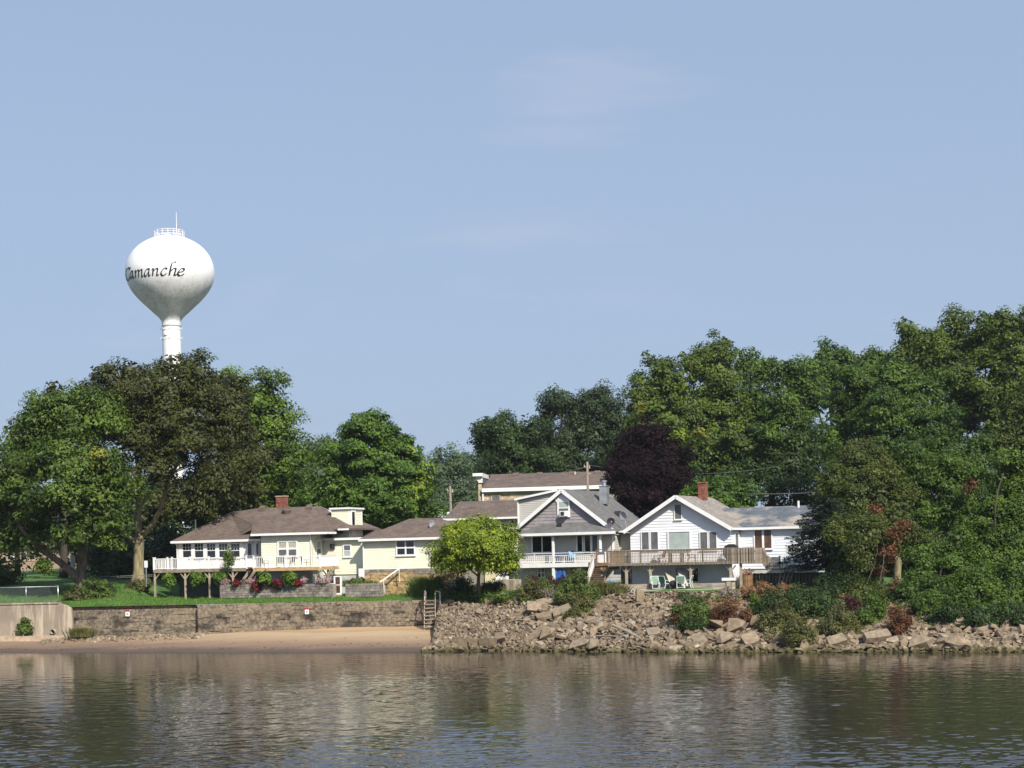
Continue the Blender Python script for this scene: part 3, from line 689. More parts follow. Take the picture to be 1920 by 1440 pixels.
fe = thing('chain_link_fence', 'low chain link fence with grey posts on the concrete wall', 'fence', wf.loc(), -wf.a)
zt = wf.F(109, 1099, .6)[1]; zp = z_a + .1
for px in (109, 49, -11, -71):
    xx = wf.F(px, 1115, .6)[0]; mb = MB(); mb.tube([(xx, .6, zp), (xx, .6, zt + .05)], .038 if px != 109 else .06, 8); mb.build('fence_post', M['steel'], fe, True)
xe = wf.F(109, 1115, .6)[0]
mb = MB(); mb.tube([(CL, .6, zt - .02), (xe, .6, zt - .02)], .028, 6); mb.build('top_rail', M['steel'], fe, True)
mb = MB(); hh = zt - zp - .06; k = 0
x = CL
while x < xe:
    for s_ in (-1, 1):
        a = (x, .6, zp + .02); bx = x + s_ * hh * .7; bz = zp + hh
        if bx > xe: bz = zp + (xe - x) / .7; bx = xe
        if bx < CL: continue
        mb.beam(a, (bx, .6, bz), .007, .007)
    x += .13
stuff(mb.build('chain_mesh', M['steel'], fe))
# boat steps at the right end of the wall
sp_ = W(807, 1200, 137.2)
stp = thing('boat_steps', 'white metal steps with dark treads from the sand up to the lawn', 'steps', (sp_.x, sp_.y, 1.0), -wf.a)
tl, bl, br_, tr_ = W(796, 1108, 138.6), W(795.5, 1193, 136.4), W(816.5, 1190, 136.2), W(816, 1108, 138.4)
ml = stp.matrix_basis.inverted() if False else None
def to_local(fr_loc, rz, p):
    d = Vector(p) - Vector(fr_loc); c, s_ = math.cos(-rz), math.sin(-rz); return Vector((d.x * c - d.y * s_, d.x * s_ + d.y * c, d.z))
q = [to_local(stp.location, -wf.a, p) for p in (tl, bl, br_, tr_)]
up = 1.05
for a, b_ in ((q[0], q[1]), (q[3], q[2])):
    mb = MB(); mb.beam(a, b_, .05, .09); mb.build('stringer', M['lime'], stp)
for i in range(10):
    t_ = .22 + i * .084; a = q[0].lerp(q[1], t_); b_ = q[3].lerp(q[2], t_)
    mb = MB(); mb.beam(a + Vector((.05, -.03, 0)), b_ + Vector((-.05, -.03, 0)), .30, .09); mb.build('tread', M['wood_grey'], stp)
for o_ in (Vector((.28, .5, -.1)),):
    mb = MB(); mb.tube([q[3] + o_, q[3] + o_ + Vector((0, 0, -1.0))], .04, 6); mb.tube([q[3] + o_, q[3]], .035, 6); mb.build('handrail', M['white'], stp)
mb = MB(); mb.tube([q[0] + Vector((0, .4, 0)), q[0] + Vector((0, .4, -1.0))], .035, 6); mb.build('handrail', M['white'], stp)
# ================================================================ house helpers (local x right, y back, z up)
def clip_band(poly, z0, z1):
    def clip(P, keep, zc):
        r_ = []
        for i in range(len(P)):
            a, b_ = P[i], P[(i + 1) % len(P)]; ka, kb = keep(a[1]), keep(b_[1])
            if ka: r_.append(a)
            if ka != kb:
                t_ = (zc - a[1]) / (b_[1] - a[1]); r_.append((a[0] + (b_[0] - a[0]) * t_, zc))
        return r_
    P = clip(poly, lambda z: z >= z0 - 1e-9, z0)
    return clip(P, lambda z: z <= z1 + 1e-9, z1) if len(P) > 2 else []
def lap(mb, poly, plane, pos, bh=.14, out=.028, sgn=1):
    """lapped boards over a convex polygon: plane 'y' (front, facing -y) or 'x' (side, facing +x)"""
    zs = [p[1] for p in poly]; z0, z1 = min(zs), max(zs); n_ = max(1, round((z1 - z0) / bh)); h = (z1 - z0) / n_
    for i in range(n_):
        a, b_ = z0 + i * h, z0 + (i + 1) * h; P = clip_band(poly, a, b_)
        if len(P) < 3: continue
        def q(u, z):
            o_ = out * (1 - (z - a) / h)
            return (u, pos - o_, z) if plane == 'y' else (pos + sgn * o_, u, z)
        mb.poly([q(u, z) for u, z in P])
        us = [u for u, z in P if abs(z - a) < 1e-6]
        if len(us) >= 2:
            u0, u1 = min(us), max(us)
            if plane == 'y': mb.poly([(u0, pos - out, a), (u0, pos, a), (u1, pos, a), (u1, pos - out, a)])
            else: mb.poly([(pos + sgn * out, u0, a), (pos, u0, a), (pos, u1, a), (pos + sgn * out, u1, a)])
    return mb
def rectp(x0, x1, z0, z1): return [(x0, z0), (x1, z0), (x1, z1), (x0, z1)]
def lapbox(x0, x1, y0, y1, z0, z1, bh=.14):
    mb = MB(); lap(mb, rectp(x0, x1, z0, z1), 'y', y0, bh); lap(mb, rectp(y0, y1, z0, z1), 'x', x1, bh); lap(mb, rectp(y0, y1, z0, z1), 'x', x0, bh, sgn=-1)
    mb.poly([(x1, y1, z0), (x0, y1, z0), (x0, y1, z1), (x1, y1, z1)]); return mb
def window(parent, x0, x1, z0, z1, y, nx=1, nz=1, panes=None, trim=.09, frame='white', muntin=None, sill=True, name='window', side=False, bar=.045):
    """a casing with one pane object per light; y is the wall face (front) - or the x of the wall when side=True"""
    def T(a, b_, c, d, e, f_):  # box in (u, depth, z)
        return (a, b_, y - d, y - c, e, f_) if not side else (y + c, y + d, a, b_, e, f_)
    mb = MB()
    mb.box(*T(x0 - trim, x0, 0, .075, z0 - trim, z1 + trim)); mb.box(*T(x1, x1 + trim, 0, .075, z0 - trim, z1 + trim))
    mb.box(*T(x0, x1, 0, .075, z1, z1 + trim)); mb.box(*T(x0, x1, 0, .075, z0 - trim, z0))
    for i in range(1, nx): u = x0 + (x1 - x0) * i / nx; mb.box(*T(u - bar, u + bar, 0, .062, z0, z1))
    for j in range(1, nz): zz = z0 + (z1 - z0) * j / nz; mb.box(*T(x0, x1, 0, .058, zz - bar * .8, zz + bar * .8))
    if muntin:
        for (fu0, fu1, fz0, fz1, a, b_) in muntin:
            ux0, ux1 = x0 + (x1 - x0) * fu0, x0 + (x1 - x0) * fu1; zz0, zz1 = z0 + (z1 - z0) * fz0, z0 + (z1 - z0) * fz1
            for i in range(1, a): u = ux0 + (ux1 - ux0) * i / a; mb.box(*T(u - .012, u + .012, .03, .046, zz0, zz1))
            for j in range(1, b_): zz = zz0 + (zz1 - zz0) * j / b_; mb.box(*T(ux0, ux1, .03, .044, zz - .012, zz + .012))
    o = mb.build(name, M[frame], parent)
    if sill:
        s_ = MB(); s_.box(*T(x0 - trim - .04, x1 + trim + .04, 0, .12, z0 - trim - .05, z0 - trim - .002)); s_.build('sill', M[frame], o)
    k = 0
    for j in range(nz):
        for i in range(nx):
            a, b_ = x0 + (x1 - x0) * i / nx, x0 + (x1 - x0) * (i + 1) / nx; c, d = z0 + (z1 - z0) * j / nz, z0 + (z1 - z0) * (j + 1) / nz
            pm = (panes[k % len(panes)] if panes else 'glass'); k += 1
            p_ = MB(); p_.box(*T(a + .001, b_ - .001, .012, .028, c + .001, d - .001)); p_.build('pane', M[pm], o)
    return o
def fwin(fr, parent, px0, py0, px1, py1, y, **kw):
    x0, x1, z0, z1 = fr.rect(px0, py0, px1, py1, y); return window(parent, x0, x1, z0, z1, y, **kw)
def fascia(parent, pts, name='fascia', m='white', w_=.05, h=.2, drop=.1, gutter=True):
    mb = MB()
    for a, b_ in zip(pts[:-1], pts[1:]):
        a, b_ = Vector(a) - Vector((0, 0, drop)), Vector(b_) - Vector((0, 0, drop)); mb.beam(a, b_, w_, h)
    return mb.build(name, M[m], parent)
def roof(parent, faces, m, t=.14, name='roof'):
    mb = MB()
    for f in faces: mb.slab(f, t)
    return mb.build(name, M[m], parent)
def hip(x0, x1, y0, y1, ze, rx0, rx1, yr, zr):
    A, B, C, D = (x0, y0, ze), (x1, y0, ze), (x1, y1, ze), (x0, y1, ze); R0, R1 = (rx0, yr, zr), (rx1, yr, zr)
    return [[A, B, R1, R0], [B, C, R1], [C, D, R0, R1], [D, A, R0]]
def picket(parent, a, b_, z0, z1, n_, w_=.04, m='white_rail', posts=0, cap=True, bot=.08, postw=.11, posth=.12, rail=.07, name='railing'):
    """railing between two local points: rails are one part, every baluster and post its own sub-part"""
    a, b_ = Vector((a[0], a[1], 0)), Vector((b_[0], b_[1], 0)); Z = Vector((0, 0, 1))
    mb = MB(); mb.beam(a + Z * (z1 - rail / 2), b_ + Z * (z1 - rail / 2), .07, rail); mb.beam(a + Z * (z0 + bot), b_ + Z * (z0 + bot), .06, .06)
    r_ = mb.build(name, M[m], parent)
    h = z1 - rail - z0 - bot - .03; bm_ = MB(); bm_.box(-w_/2, w_/2, -.018, .018, 0, h); me = bm_.mesh('baluster', M[m])
    ang = math.atan2(b_.y - a.y, b_.x - a.x)
    for i in range(n_):
        p = a.lerp(b_, (i + .5) / n_); place(me, 'baluster', r_, (p.x, p.y, z0 + bot + .03), (0, 0, ang))
    if posts:
        pm = MB(); pm.box(-postw/2, postw/2, -postw/2, postw/2, z0 - .1, z1 + posth - .05); pm.box(-postw*.72, postw*.72, -postw*.72, postw*.72, z1 + posth - .05, z1 + posth); me2 = pm.mesh('newel_post', M[m])
        for i in range(posts + 1):
            p = a.lerp(b_, i / posts); place(me2, 'newel_post', r_, (p.x, p.y, 0), (0, 0, ang))
    return r_
def chimney(parent, x0, x1, y, z0, z1, d=.6, cap='lime'):
    mb = MB(); mb.box(x0 + .02, x1 - .02, y + .02, y + d - .02, z0, z1 - .02); c = mb.build('chimney', M['mortar'], parent)
    courses(c, 'brick', x0, x1, z0 + .3, z1, y - .02, .24, .105, .16, .014, .0, 'brick')
    courses(c, 'brick', 0, d, z0 + .3, z1, y, .24, .105, .16, .014, .0, 'brick', side=x1 - .05)
    mb = MB(); mb.box(x0 - .05, x1 + .07, y - .08, y + d + .06, z1 + .002, z1 + .10); mb.build('cap', M[cap], c)
    return c
def downspout(parent, x, y, z0, z1, m='white'):
    mb = MB(); mb.beam((x, y - .07, z0), (x, y - .07, z1 - .35), .09, .07, (0, 1, 0)); mb.beam((x, y - .07, z1 - .38), (x, y - .4, z1), .08, .08); return mb.build('downspout', M[m], parent)
def roof_vent(parent, p, s_=.32, m='roof_brown'):
    mb = MB(); x, y, z = p; mb.add([(x-s_,y-s_*.6,z-.1),(x+s_,y-s_*.6,z-.1),(x+s_*.8,y+s_*.6,z+.4),(x-s_*.8,y+s_*.6,z+.4),(x-s_,y-s_*.6,z+.16),(x+s_,y-s_*.6,z+.16)],[(0,1,5,4),(4,5,2,3),(0,4,3),(1,2,5)]); return mb.build('roof_vent', M[m], parent)

# ================================================================ pale yellow house
yf = Frame(490, 1060, 150, 17, 3.7)
Yh = thing('yellow_house', 'pale yellow riverside house with brown hipped roofs and a flat topped tower', 'house', yf.loc(), -yf.a)
F = yf.F; P = yf.P
Zg = -.6
# sunroom wing at the left
x0, x1, z0, z1 = yf.rect(333, 1014, 489, 1068, 1.2)
mb = lapbox(x0, x1, 1.2, 8.2, z0 - .2, z1 + .1); mb.build('wing_wall', M['white_siding'], Yh)
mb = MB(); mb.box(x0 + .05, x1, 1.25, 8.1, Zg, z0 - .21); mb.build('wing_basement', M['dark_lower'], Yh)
for a, b_ in ((343.5, 359), (366, 381.7), (389, 404.3), (411.5, 426.7), (434, 449.8)):
    fwin(yf, Yh, a, 1019.5, b_, 1045, 1.17, nz=2, panes=['glass', 'glass'], trim=.06, muntin=[(0, 1, .5, 1, 3, 2)], bar=.03)
for a, b_ in zip((335, 360.5, 383, 405.8, 428.3, 451), (342, 364.5, 387.5, 410, 432.5, 457)):
    xx0, xx1, zz0, zz1 = yf.rect(a, 1016, b_, 1046, 1.17); mb = MB(); mb.box(xx0, xx1, 1.10, 1.139, zz0, zz1); mb.build('pilaster', M['white'], Yh)
fwin(yf, Yh, 465, 1018.5, 472.5, 1041, 1.17, trim=.08, name='door', sill=False)
xx0, xx1, zz0, zz1 = yf.rect(463.8, 1041.5, 473, 1063, 1.17); mb = MB(); mb.box(xx0, xx1, 1.10, 1.14, zz0, zz1); mb.build('storm_door_panel', M['wing_siding'], Yh)
fwin(yf, Yh, 481, 1019, 485.5, 1040, 1.17, trim=.05, panes=['screen'])
# centre block
cx0, cx1, cz0, cz1 = yf.rect(490, 999, 585, 1068, 0)
lapbox(cx0, cx1, 0, 9, cz0 - .15, cz1 + .05).build('centre_wall', M['yellow_siding'], Yh)
mb = MB(); mb.box(cx0 + .05, cx1 - .05, .05, 8.9, Zg, cz0 - .16); mb.build('centre_basement', M['lower_wall'], Yh)
fwin(yf, Yh, 522.8, 1016, 556, 1041.5, -.03, nx=2, nz=2, panes=['screen', 'screen', 'curtain', 'curtain'], trim=.13, bar=.1)
zz0, zz1 = F(595, 1041, 1.2)[1], F(595, 1015, 1.2)[1]
window(Yh, .85, 1.7, zz0, zz1, cx1 + .03, side=True, nz=2, panes=['screen', 'curtain'], trim=.1)
downspout(Yh, cx1 - .04, -.03, cz0 - .1, cz1 - .02)
# middle block with flat ledge roof, door below
mx0, mx1, mz0, mz1 = yf.rect(603, 1012, 682, 1077, 2.5)
lapbox(mx0, mx1, 2.5, 9.5, mz0, mz1).build('middle_wall', M['yellow_siding'], Yh)
mb = MB(); mb.box(mx0, mx1 - .05, 2.56, 9.4, Zg, mz0 - .002); mb.build('middle_basement', M['lower_wall'], Yh)
mb = MB(); mb.box(mx0 - .1, mx1 + .1, 2.1, 9.4, mz1 + .01, mz1 + .16); mb.build('ledge_roof', M['roof_brown'], Yh)
fascia(Yh, [(mx0 - .1, 2.07, mz1 + .16), (mx1 + .1, 2.07, mz1 + .16)], 'gutter')
fwin(yf, Yh, 645.2, 1022.7, 657.2, 1042.5, 2.47, nz=2, panes=['blind', 'screen'], trim=.1)
xx0, xx1, zz0, zz1 = yf.rect(620, 1020, 628, 1029.5, 2.47); mb = MB(); mb.box(xx0, xx1, 2.3, 2.46, zz0, zz1); mb.build('exhaust_hood', M['dark'], Yh)
# basement door
bd = thing('basement_door', 'white framed glass door in the grey block wall under the yellow wall', 'door', yf.world(F(634, 1115, -1.2)[0], -1.2, F(634, 1115, -1.2)[1]), -yf.a)
h_ = F(634, 1080, -1.2)[1] - F(634, 1115, -1.2)[1]; hw = (F(645.5, 1098, -1.2)[0] - F(631, 1098, -1.2)[0]) / 2
mb = MB(); mb.box(-hw, -hw + .14, -.05, .05, 0, h_); mb.box(hw - .14, hw, -.05, .05, 0, h_); mb.box(-hw + .14, hw - .14, -.05, .05, h_ - .08, h_); mb.box(-hw + .14, hw - .14, -.05, .05, 0, .14); mb.box(-hw + .14, hw - .14, -.045, .045, h_ * .5, h_ * .5 + .07); mb.build('door_frame', M['white'], bd)
for a, b_ in ((.145, h_ * .5 - .002), (h_ * .5 + .072, h_ - .082)):
    mb = MB(); mb.box(-hw + .142, hw - .142, -.02, .02, a, b_); mb.build('pane', M['door_pane'], bd)
mb = MB(); mb.box(-hw - .43, -hw - .01, -.04, .04, 0, h_ * .62); mb.build('side_panel', M['white'], bd)
mb = MB(); mb.box(-hw - .43, -hw - .01, .3, .34, h_ * .62 + .01, h_ * .95); mb.build('side_opening', M['door_pane'], bd)
mb = MB(); mb.box(-hw - .45, hw + .05, -.35, -.06, -.15, .02); mb.build('threshold', M['timber'], bd)
# tower
tx0, tx1, tz0, tz1 = yf.rect(622, 955, 654, 1005, 3.2)
lapbox(tx0, tx1, 3.2, 6.3, tz0 - .6, tz1).build('tower_wall', M['yellow_siding'], Yh)
mb = MB(); mb.box(tx0 - .15, tx1 + .18, 3.0, 6.5, tz1 + .003, tz1 + .15); mb.build('tower_cornice', M['white'], Yh)
zz0, zz1 = F(659, 993, 4.2)[1], F(659, 960, 4.2)[1]
window(Yh, 3.75, 4.5, zz0 + .25, zz1, tx1 + .03, side=True, trim=.13)
mb = MB(); mb.box(tx1 + .03, tx1 + .09, 3.55, 4.65, zz0 - .55, zz0 + .08); mb.build('tower_door_panel', M['white'], Yh)
for yy in (3.24, 6.26):
    mb = MB(); mb.box(tx1 - .06, tx1 + .05, yy - .06, yy + .06, tz0 - .3, tz1); mb.build('corner_board', M['white'], Yh)
xx0, xx1, zz0, zz1 = yf.rect(602, 957, 622, 972, 4.4); mb = MB(); mb.box(xx0, xx1 + .3, 4.4, 6, zz0 - .3, zz1); mb.build('tower_annex', M['wing_siding'], Yh)
# right wing
rx0, rx1, rz0, rz1 = yf.rect(681, 1012, 862, 1066, 1.4)
lapbox(rx0, rx1, 1.4, 8.5, rz0, rz1).build('right_wall', M['yellow_siding'], Yh)
fb = MB(); fb.box(rx0 + .05, rx1 - .05, 1.5, 8.4, Zg, rz0 - .002); fo = fb.build('foundation', M['mortar'], Yh)
courses(fo, 'block', rx0, rx1 - 1, F(740, 1076, 1.4)[1], rz0 - .005, 1.38, .42, .2, .12, .015, .01, 'block')
fwin(yf, Yh, 745, 1014.5, 776.5, 1039.5, 1.37, nx=2, nz=2, panes=['glass'], trim=.12, bar=.07)
downspout(Yh, rx0 + .06, 1.37, F(680, 1090, 1.4)[1], rz1)
xx0, xx1, zz0, zz1 = yf.rect(672.5, 1066, 681.5, 1092, 1.1); mb = MB(); mb.box(xx0, xx1, 1.1, 1.35, zz0, zz1); mb.build('meter_box', M['white'], Yh)
# roofs
ze = F(540, 999, -.5)[1]; zr = F(540, 951, 4.5)[1]
ax, bx = F(470, 1000, -.5)[0], F(612, 997, -.5)[0]; dx, cx = F(480, 952, 4.5)[0], F(600, 950, 4.5)[0]
ex, ez = F(654, 990, 1.6)
zw_ = lambda y_: F(320, 1015, .7)[1] + (F(430, 961, 4.5)[1] - F(320, 1015, .7)[1]) * (y_ - .7) / 3.8
roof(Yh, [[(ax + .02, .9, ze + (zr - ze) * .28 - .02), (dx + .02, 4.5, zr - .02), (dx - 2.6, 4.5, zw_(4.5) + .02), (ax - 1.8, 1.3, zw_(1.3) + .02)]], 'roof_brown', .02)
main_r = roof(Yh, hip(ax, bx, -.5, 9.5, ze, dx, cx, 4.5, zr), 'roof_brown')
roof(Yh, hip(bx - 3, ex, 1.6, 9.2, ez, dx + 1, cx + .05, 4.7, zr - .04), 'roof_brown')
lx, lz = F(320, 1015, .7); wx0, wz = F(430, 961, 4.5)
roof(Yh, hip(lx, cx0 + 3, .7, 8.3, lz, wx0, cx0 + 1.5, 4.5, wz), 'roof_brown')
fascia(Yh, [(ax, -.53, ze), (bx, -.53, ze)], 'gutter', h=.19); fascia(Yh, [(bx + .03, -.5, ze), (bx + .03, 1.6, ze)], 'gutter', h=.17)
fascia(Yh, [(bx + .2, 1.57, ez), (ex, 1.57, ez)], 'gutter', h=.15); fascia(Yh, [(lx, .67, lz), (cx0 - .02, .67, lz)], 'gutter', h=.2)
fascia(Yh, [(lx - .03, .7, lz), (lx - .03, 8.2, lz)], 'gutter', h=.2)
downspout(Yh, x0 + .02, 1.17, z0, lz)
ux, uz = F(672, 1011, .9); vx, vz = F(768, 972.5, 4.8); qx = F(900, 1011, .9)[0]
roof(Yh, hip(ux, qx, .9, 9, uz, vx, qx - 5.2, 4.8, vz), 'roof_brown'); fascia(Yh, [(ux, .87, uz), (qx, .87, uz)], 'gutter', h=.2)
mxr = F(715, 1000, 7)[0]
roof(Yh, hip(F(660, 1006, 6)[0], F(735, 1006, 6)[0], 6, 12, F(700, 1006, 6)[1], F(676, 987, 9)[0], F(690, 987, 9)[0], 9, F(680, 987, 9)[1]), 'roof_brown')
ch0, ch1 = F(517.5, 940, 5.6)[0], F(534.5, 940, 5.6)[0]
chimney(Yh, ch0, ch1, 5.6, zr - 1.0, F(526, 931.5, 5.6)[1])
for px, py in ((492, 956), (580, 954)): roof_vent(Yh, P(px, py, 4.0))
mb = MB(); c = P(537, 960, 3.4); mb.lathe([(.0, .32), (.3, .3), (.42, .12), (.3, -.2)], 14, c); mb.build('roof_vent', M['roof_brown'], Yh)
c = P(367, 992, 3.0); mb = MB(); mb.tube([c, (c[0], c[1], F(367, 974, 3)[1])], .07, 8); mb.build('vent_pipe', M['flue'], Yh)

# ---------------------------------------------------------------- deck of the yellow house
dk = thing('white_railed_deck', 'long raised wooden deck with white baluster railing along the yellow house', 'deck', yf.loc(), -yf.a)
yd = -1.6
ax0, zt0 = F(288, 1070, yd); ax1, _ = F(462, 1070, yd); zfl = F(380, 1066.5, yd)[1]; zbt = F(380, 1072.5, yd)[1]; zrl = F(380, 1045.5, yd)[1]
mb = MB(); n_ = int((1.08 - yd) / .14)
for i in range(n_):
    yy = yd + i * .14; mb.box(ax0, ax1, yy + .008, yy + .132, zfl - .04, zfl)
stuff(mb.build('deck_boards', M['wood_new'], dk))
mb = MB(); mb.box(ax0, ax1, yd - .04, yd, zbt, zfl - .005); mb.build('rim_joist', M['wood_grey'], dk)
mb = MB(); mb.box(ax0 - .04, ax0, yd, 1.1, zbt, zfl - .005); mb.build('rim_joist', M['wood_grey'], dk)
mb = MB()
for i in range(18): xx = ax0 + (ax1 - ax0) * (i + .5) / 18; mb.box(xx - .03, xx + .03, yd + .02, 1.08, zbt, zfl - .045)
stuff(mb.build('joists', M['wood_grey'], dk))
picket(dk, (ax0, yd + .06), (ax1, yd + .06), zfl, zrl, 52, .045, posts=5)
picket(dk, (ax0 + .04, yd + .2), (ax0 + .04, 3.2), zfl, zrl, 22, .045, posts=2)
bx0, bx1 = F(475, 1066, -2.3)[0], F(599, 1066, -2.3)[0]; y2 = -2.3
zf2 = F(540, 1064, y2)[1]; zb2 = F(540, 1070, y2)[1]; zr2 = F(540, 1042.5, y2)[1]
mb = MB()
for i in range(int((1.1 - y2) / .14)):
    yy = y2 + i * .14; mb.box(bx0, bx1, yy + .008, yy + .132, zf2 - .04, zf2)
stuff(mb.build('deck_boards', M['wood_new'], dk))
mb = MB(); mb.box(bx0, bx1, y2 - .04, y2, zb2, zf2 - .005); mb.build('rim_joist', M['wood_new'], dk)
mb = MB(); mb.box(bx1, bx1 + .05, y2 - .04, 1.9, zb2, zf2 - .005); mb.build('rim_joist', M['wood_new'], dk)
mb = MB()
for i in range(13): xx = bx0 + (bx1 - bx0) * (i + .5) / 13; mb.box(xx - .03, xx + .03, y2 + .02, -.02, zb2, zf2 - .045)
stuff(mb.build('joists', M['wood_grey'], dk))
picket(dk, (bx0, y2 + .06), (bx1, y2 + .06), zf2, zr2, 37, .045, posts=4)
picket(dk, (bx1 + .0, y2 + .2), (bx1 + .0, 1.7), zf2, zr2, 24, .075, posts=1)
pbase = lambda px, yy: ground_z(*yf.world(F(px, 1100, yy)[0], yy, 0).xy) - yf.base
for px, py1, yy, zz in ((290.5, 1119, yd, zbt), (347.5, 1117, yd, zbt), (393, 1117, yd, zbt), (437, 1100, yd, zbt), (592.5, 1100, -2.1, zb2), (615.5, 1090, -.2, zb2)):
    xx = F(px, 1085, yy + .1)[0]; mb = MB(); mb.box(xx - .075, xx + .075, yy + .03, yy + .17, min(pbase(px, yy) - .2, .2), zz - .003)
    po = mb.build('deck_post', M['wood_pale'], dk)
    for s_ in (-1, 1):
        if px < 291 and s_ < 0: continue
        mb = MB(); mb.beam((xx + s_ * .07, yy + .1, zz - .55), (xx + s_ * .50, yy + .1, zz - .03), .09, .08); mb.build('brace', M['wood_pale'], po)
xa, za = F(452, 1094, -1.2); xb, zb_ = F(468, 1070, -1.2)
mb = MB(); mb.beam((xa, -1.2, za), (xb, -1.2, zb_), .08, .25); mb.beam((xa + .2, -.5, za), (xb + .2, -.5, zb_), .08, .25); mb.build('stair_stringer', M['wood_grey'], dk)
# ---------------------------------------------------------------- block walls and planters beneath
def block_wall(px0, px1, py0, py1, yy, label, key='block', lw=.42, ch=.21, depth=.35, jit=.02, top=None, frame=yf, name='retaining_wall', dy=1.2):
    x0_, x1_, z0_, z1_ = frame.rect(px0, py0, px1, py1, yy); o = thing(name, label, 'wall', frame.loc(), -frame.a)
    mb = MB()
    if top is None: mb.box(x0_ + .03, x1_ - .03, yy + .1, yy + dy, z0_ - .3, z1_ - .05)
    else:
        mb.slab([(x0_ + .02, yy + .12, z0_ - .3)] + [(x1_ - .02, yy + .12, z0_ - .3)] + [(a, yy + .12, b_ - .04) for a, b_ in reversed(top)], dy, (0, 1, 0))
    mb.build('wall_core', M['core'] if key != 'block' else M['mortar'], o)
    tl_ = None if top is None else (lambda x_: float(np.interp(x_, [t_[0] for t_ in top], [t_[1] for t_ in top])))
    courses(o, key, x0_, x1_, z0_ - .15, z1_ if top is None else max(t_[1] for t_ in top), yy, lw, ch, depth, .02, jit, 'stone' if key != 'block' else 'block', tl_)
    return (x0_, x1_, z0_, z1_)
block_wall(412, 465, 1096, 1118, -2.75, 'low grey block planter wall under the left deck section')
block_wall(466, 621, 1095.5, 1117, -2.6, 'long low grey block planter wall full of red flowers left of the white door', ch=.21)
block_wall(647, 715, 1094, 1116, -1.8, 'low plain grey block wall between the white door and the rubble wall')
tp = [(F(px, py, -.6)[0], F(px, py, -.6)[1]) for px, py in ((684, 1074), (744, 1073), (757, 1073), (830, 1074), (862, 1076))]
block_wall(684, 862, 1073, 1116, -.6, 'tall ochre rubble stone wall below the right wing of the yellow house', 'rubble', .42, .27, .35, .05, top=tp)
for px0, px1, py0, lab in ((771, 777.5, 1088, 'left of two grey concrete pillars at the rubble wall'), (845, 852.5, 1086, 'right of two grey concrete pillars at the rubble wall')):
    xx0, xx1, zz0, zz1 = yf.rect(px0, py0, px1, 1118, -1.7); c = yf.world((xx0 + xx1) / 2, -1.5, zz0 - .3); hw = (xx1 - xx0) / 2
    o = MB(); o.box(-hw, hw, -.2, .9, 0, zz1 - zz0 + .2); o.box(-hw - .03, hw + .03, -.23, .93, zz1 - zz0 + .202, zz1 - zz0 + .3); o = o.build('concrete_pillar', M['concrete_grey'], None, loc=c); o.rotation_euler = (0, 0, -yf.a); tag(o, lab, 'pillar')
a, b_ = yf.P(713, 1091, -1.6), yf.P(763, 1056, -.9)
hr = thing('handrail', 'white sloping handrail above the rubble stone wall', 'handrail', yf.loc(), -yf.a)
mb = MB(); mb.beam(a, b_, .07, .11); mb.build('rail', M['white'], hr)
for t_ in (.12, .7):
    p = Vector(a).lerp(Vector(b_), t_); mb = MB(); mb.tube([p, p - Vector((0, -.1, 1.1))], .03, 6); mb.build('rail_post', M['white'], hr)

# ---------------------------------------------------------------- small things on and below the deck
def chair(name, label, loc, rz, mf, ms, group=None, w_=.56, lounge=False):
    t_ = thing(name, label, 'chair', loc, rz, group); hw = w_ / 2
    mb = MB()
    for s_ in (-1, 1):
        x = s_ * hw
        mb.tube([(x, -.30, 0), (x, -.28, .60), (x, .18, .64), (x, .27, .42)], .022, 6); mb.tube([(x, .30, 0), (x, .16, .40), (x, .36, .98)], .022, 6); mb.tube([(x, -.29, .36), (x, .17, .38)], .02, 6)
    mb.tube([(-hw, .36, .98), (hw, .36, .98)], .022, 6); mb.tube([(-hw, -.29, .36), (hw, -.29, .36)], .02, 6); mb.tube([(-hw, .28, .08), (hw, .28, .08)], .018, 6)
    mb.build('frame', mf, t_)
    mb = MB(); n_ = 6
    for i in range(n_): a = .36 + .03 * (i / n_ - .5) ** 2; mb.slab([(-hw + .02, -.28 + .45 * i / n_, .40 - .02 * math.sin(PI * i / n_)), (hw - .02, -.28 + .45 * i / n_, .40 - .02 * math.sin(PI * i / n_)), (hw - .02, -.28 + .45 * (i + 1) / n_, .40 - .02 * math.sin(PI * (i + 1) / n_)), (-hw + .02, -.28 + .45 * (i + 1) / n_, .40 - .02 * math.sin(PI * (i + 1) / n_))], .015)
    mb.build('seat', ms, t_)
    mb = MB(); mb.slab([(-hw + .02, .17, .42), (hw - .02, .17, .42), (hw - .02, .36, .97), (-hw + .02, .36, .97)], .018, (0, 1, 0)); mb.build('backrest', ms, t_)
    return t_
def table(label, loc, rz, r_, h, mt, ml_, round_=True, cat='table'):
    t_ = thing('patio_table', label, cat, loc, rz); mb = MB()
    if round_: mb.lathe([(0, h), (r_, h), (r_, h - .04), (0, h - .04)], 20)
    else: mb.box(-r_, r_, -r_ * .6, r_ * .6, h - .04, h)
    mb.build('tabletop', mt, t_)
    for sx in (-1, 1):
        for sy in (-1, 1):
            mb = MB(); mb.tube([(sx * r_ * .62, sy * r_ * .5, h - .041), (sx * r_ * .7, sy * r_ * .55, 0)], .025, 6); mb.build('leg', ml_, t_)
    return t_
for px, lab, rz_ in ((494, 'dark chair behind the deck railing nearest the storm door', 2.6), (526, 'dark chair behind the deck railing left of the curtained window', .5), (545, 'dark chair behind the deck railing under the curtained window', -.6), (572, 'dark chair behind the deck railing by the corner downspout', 2.4)):
    chair('deck_chair', lab, yf.world(F(px, 1060, -1.2)[0], -1.2, zf2), rz_ - yf.a, M['dark'], M['dark'], 'dark chairs on the white railed deck', .62)
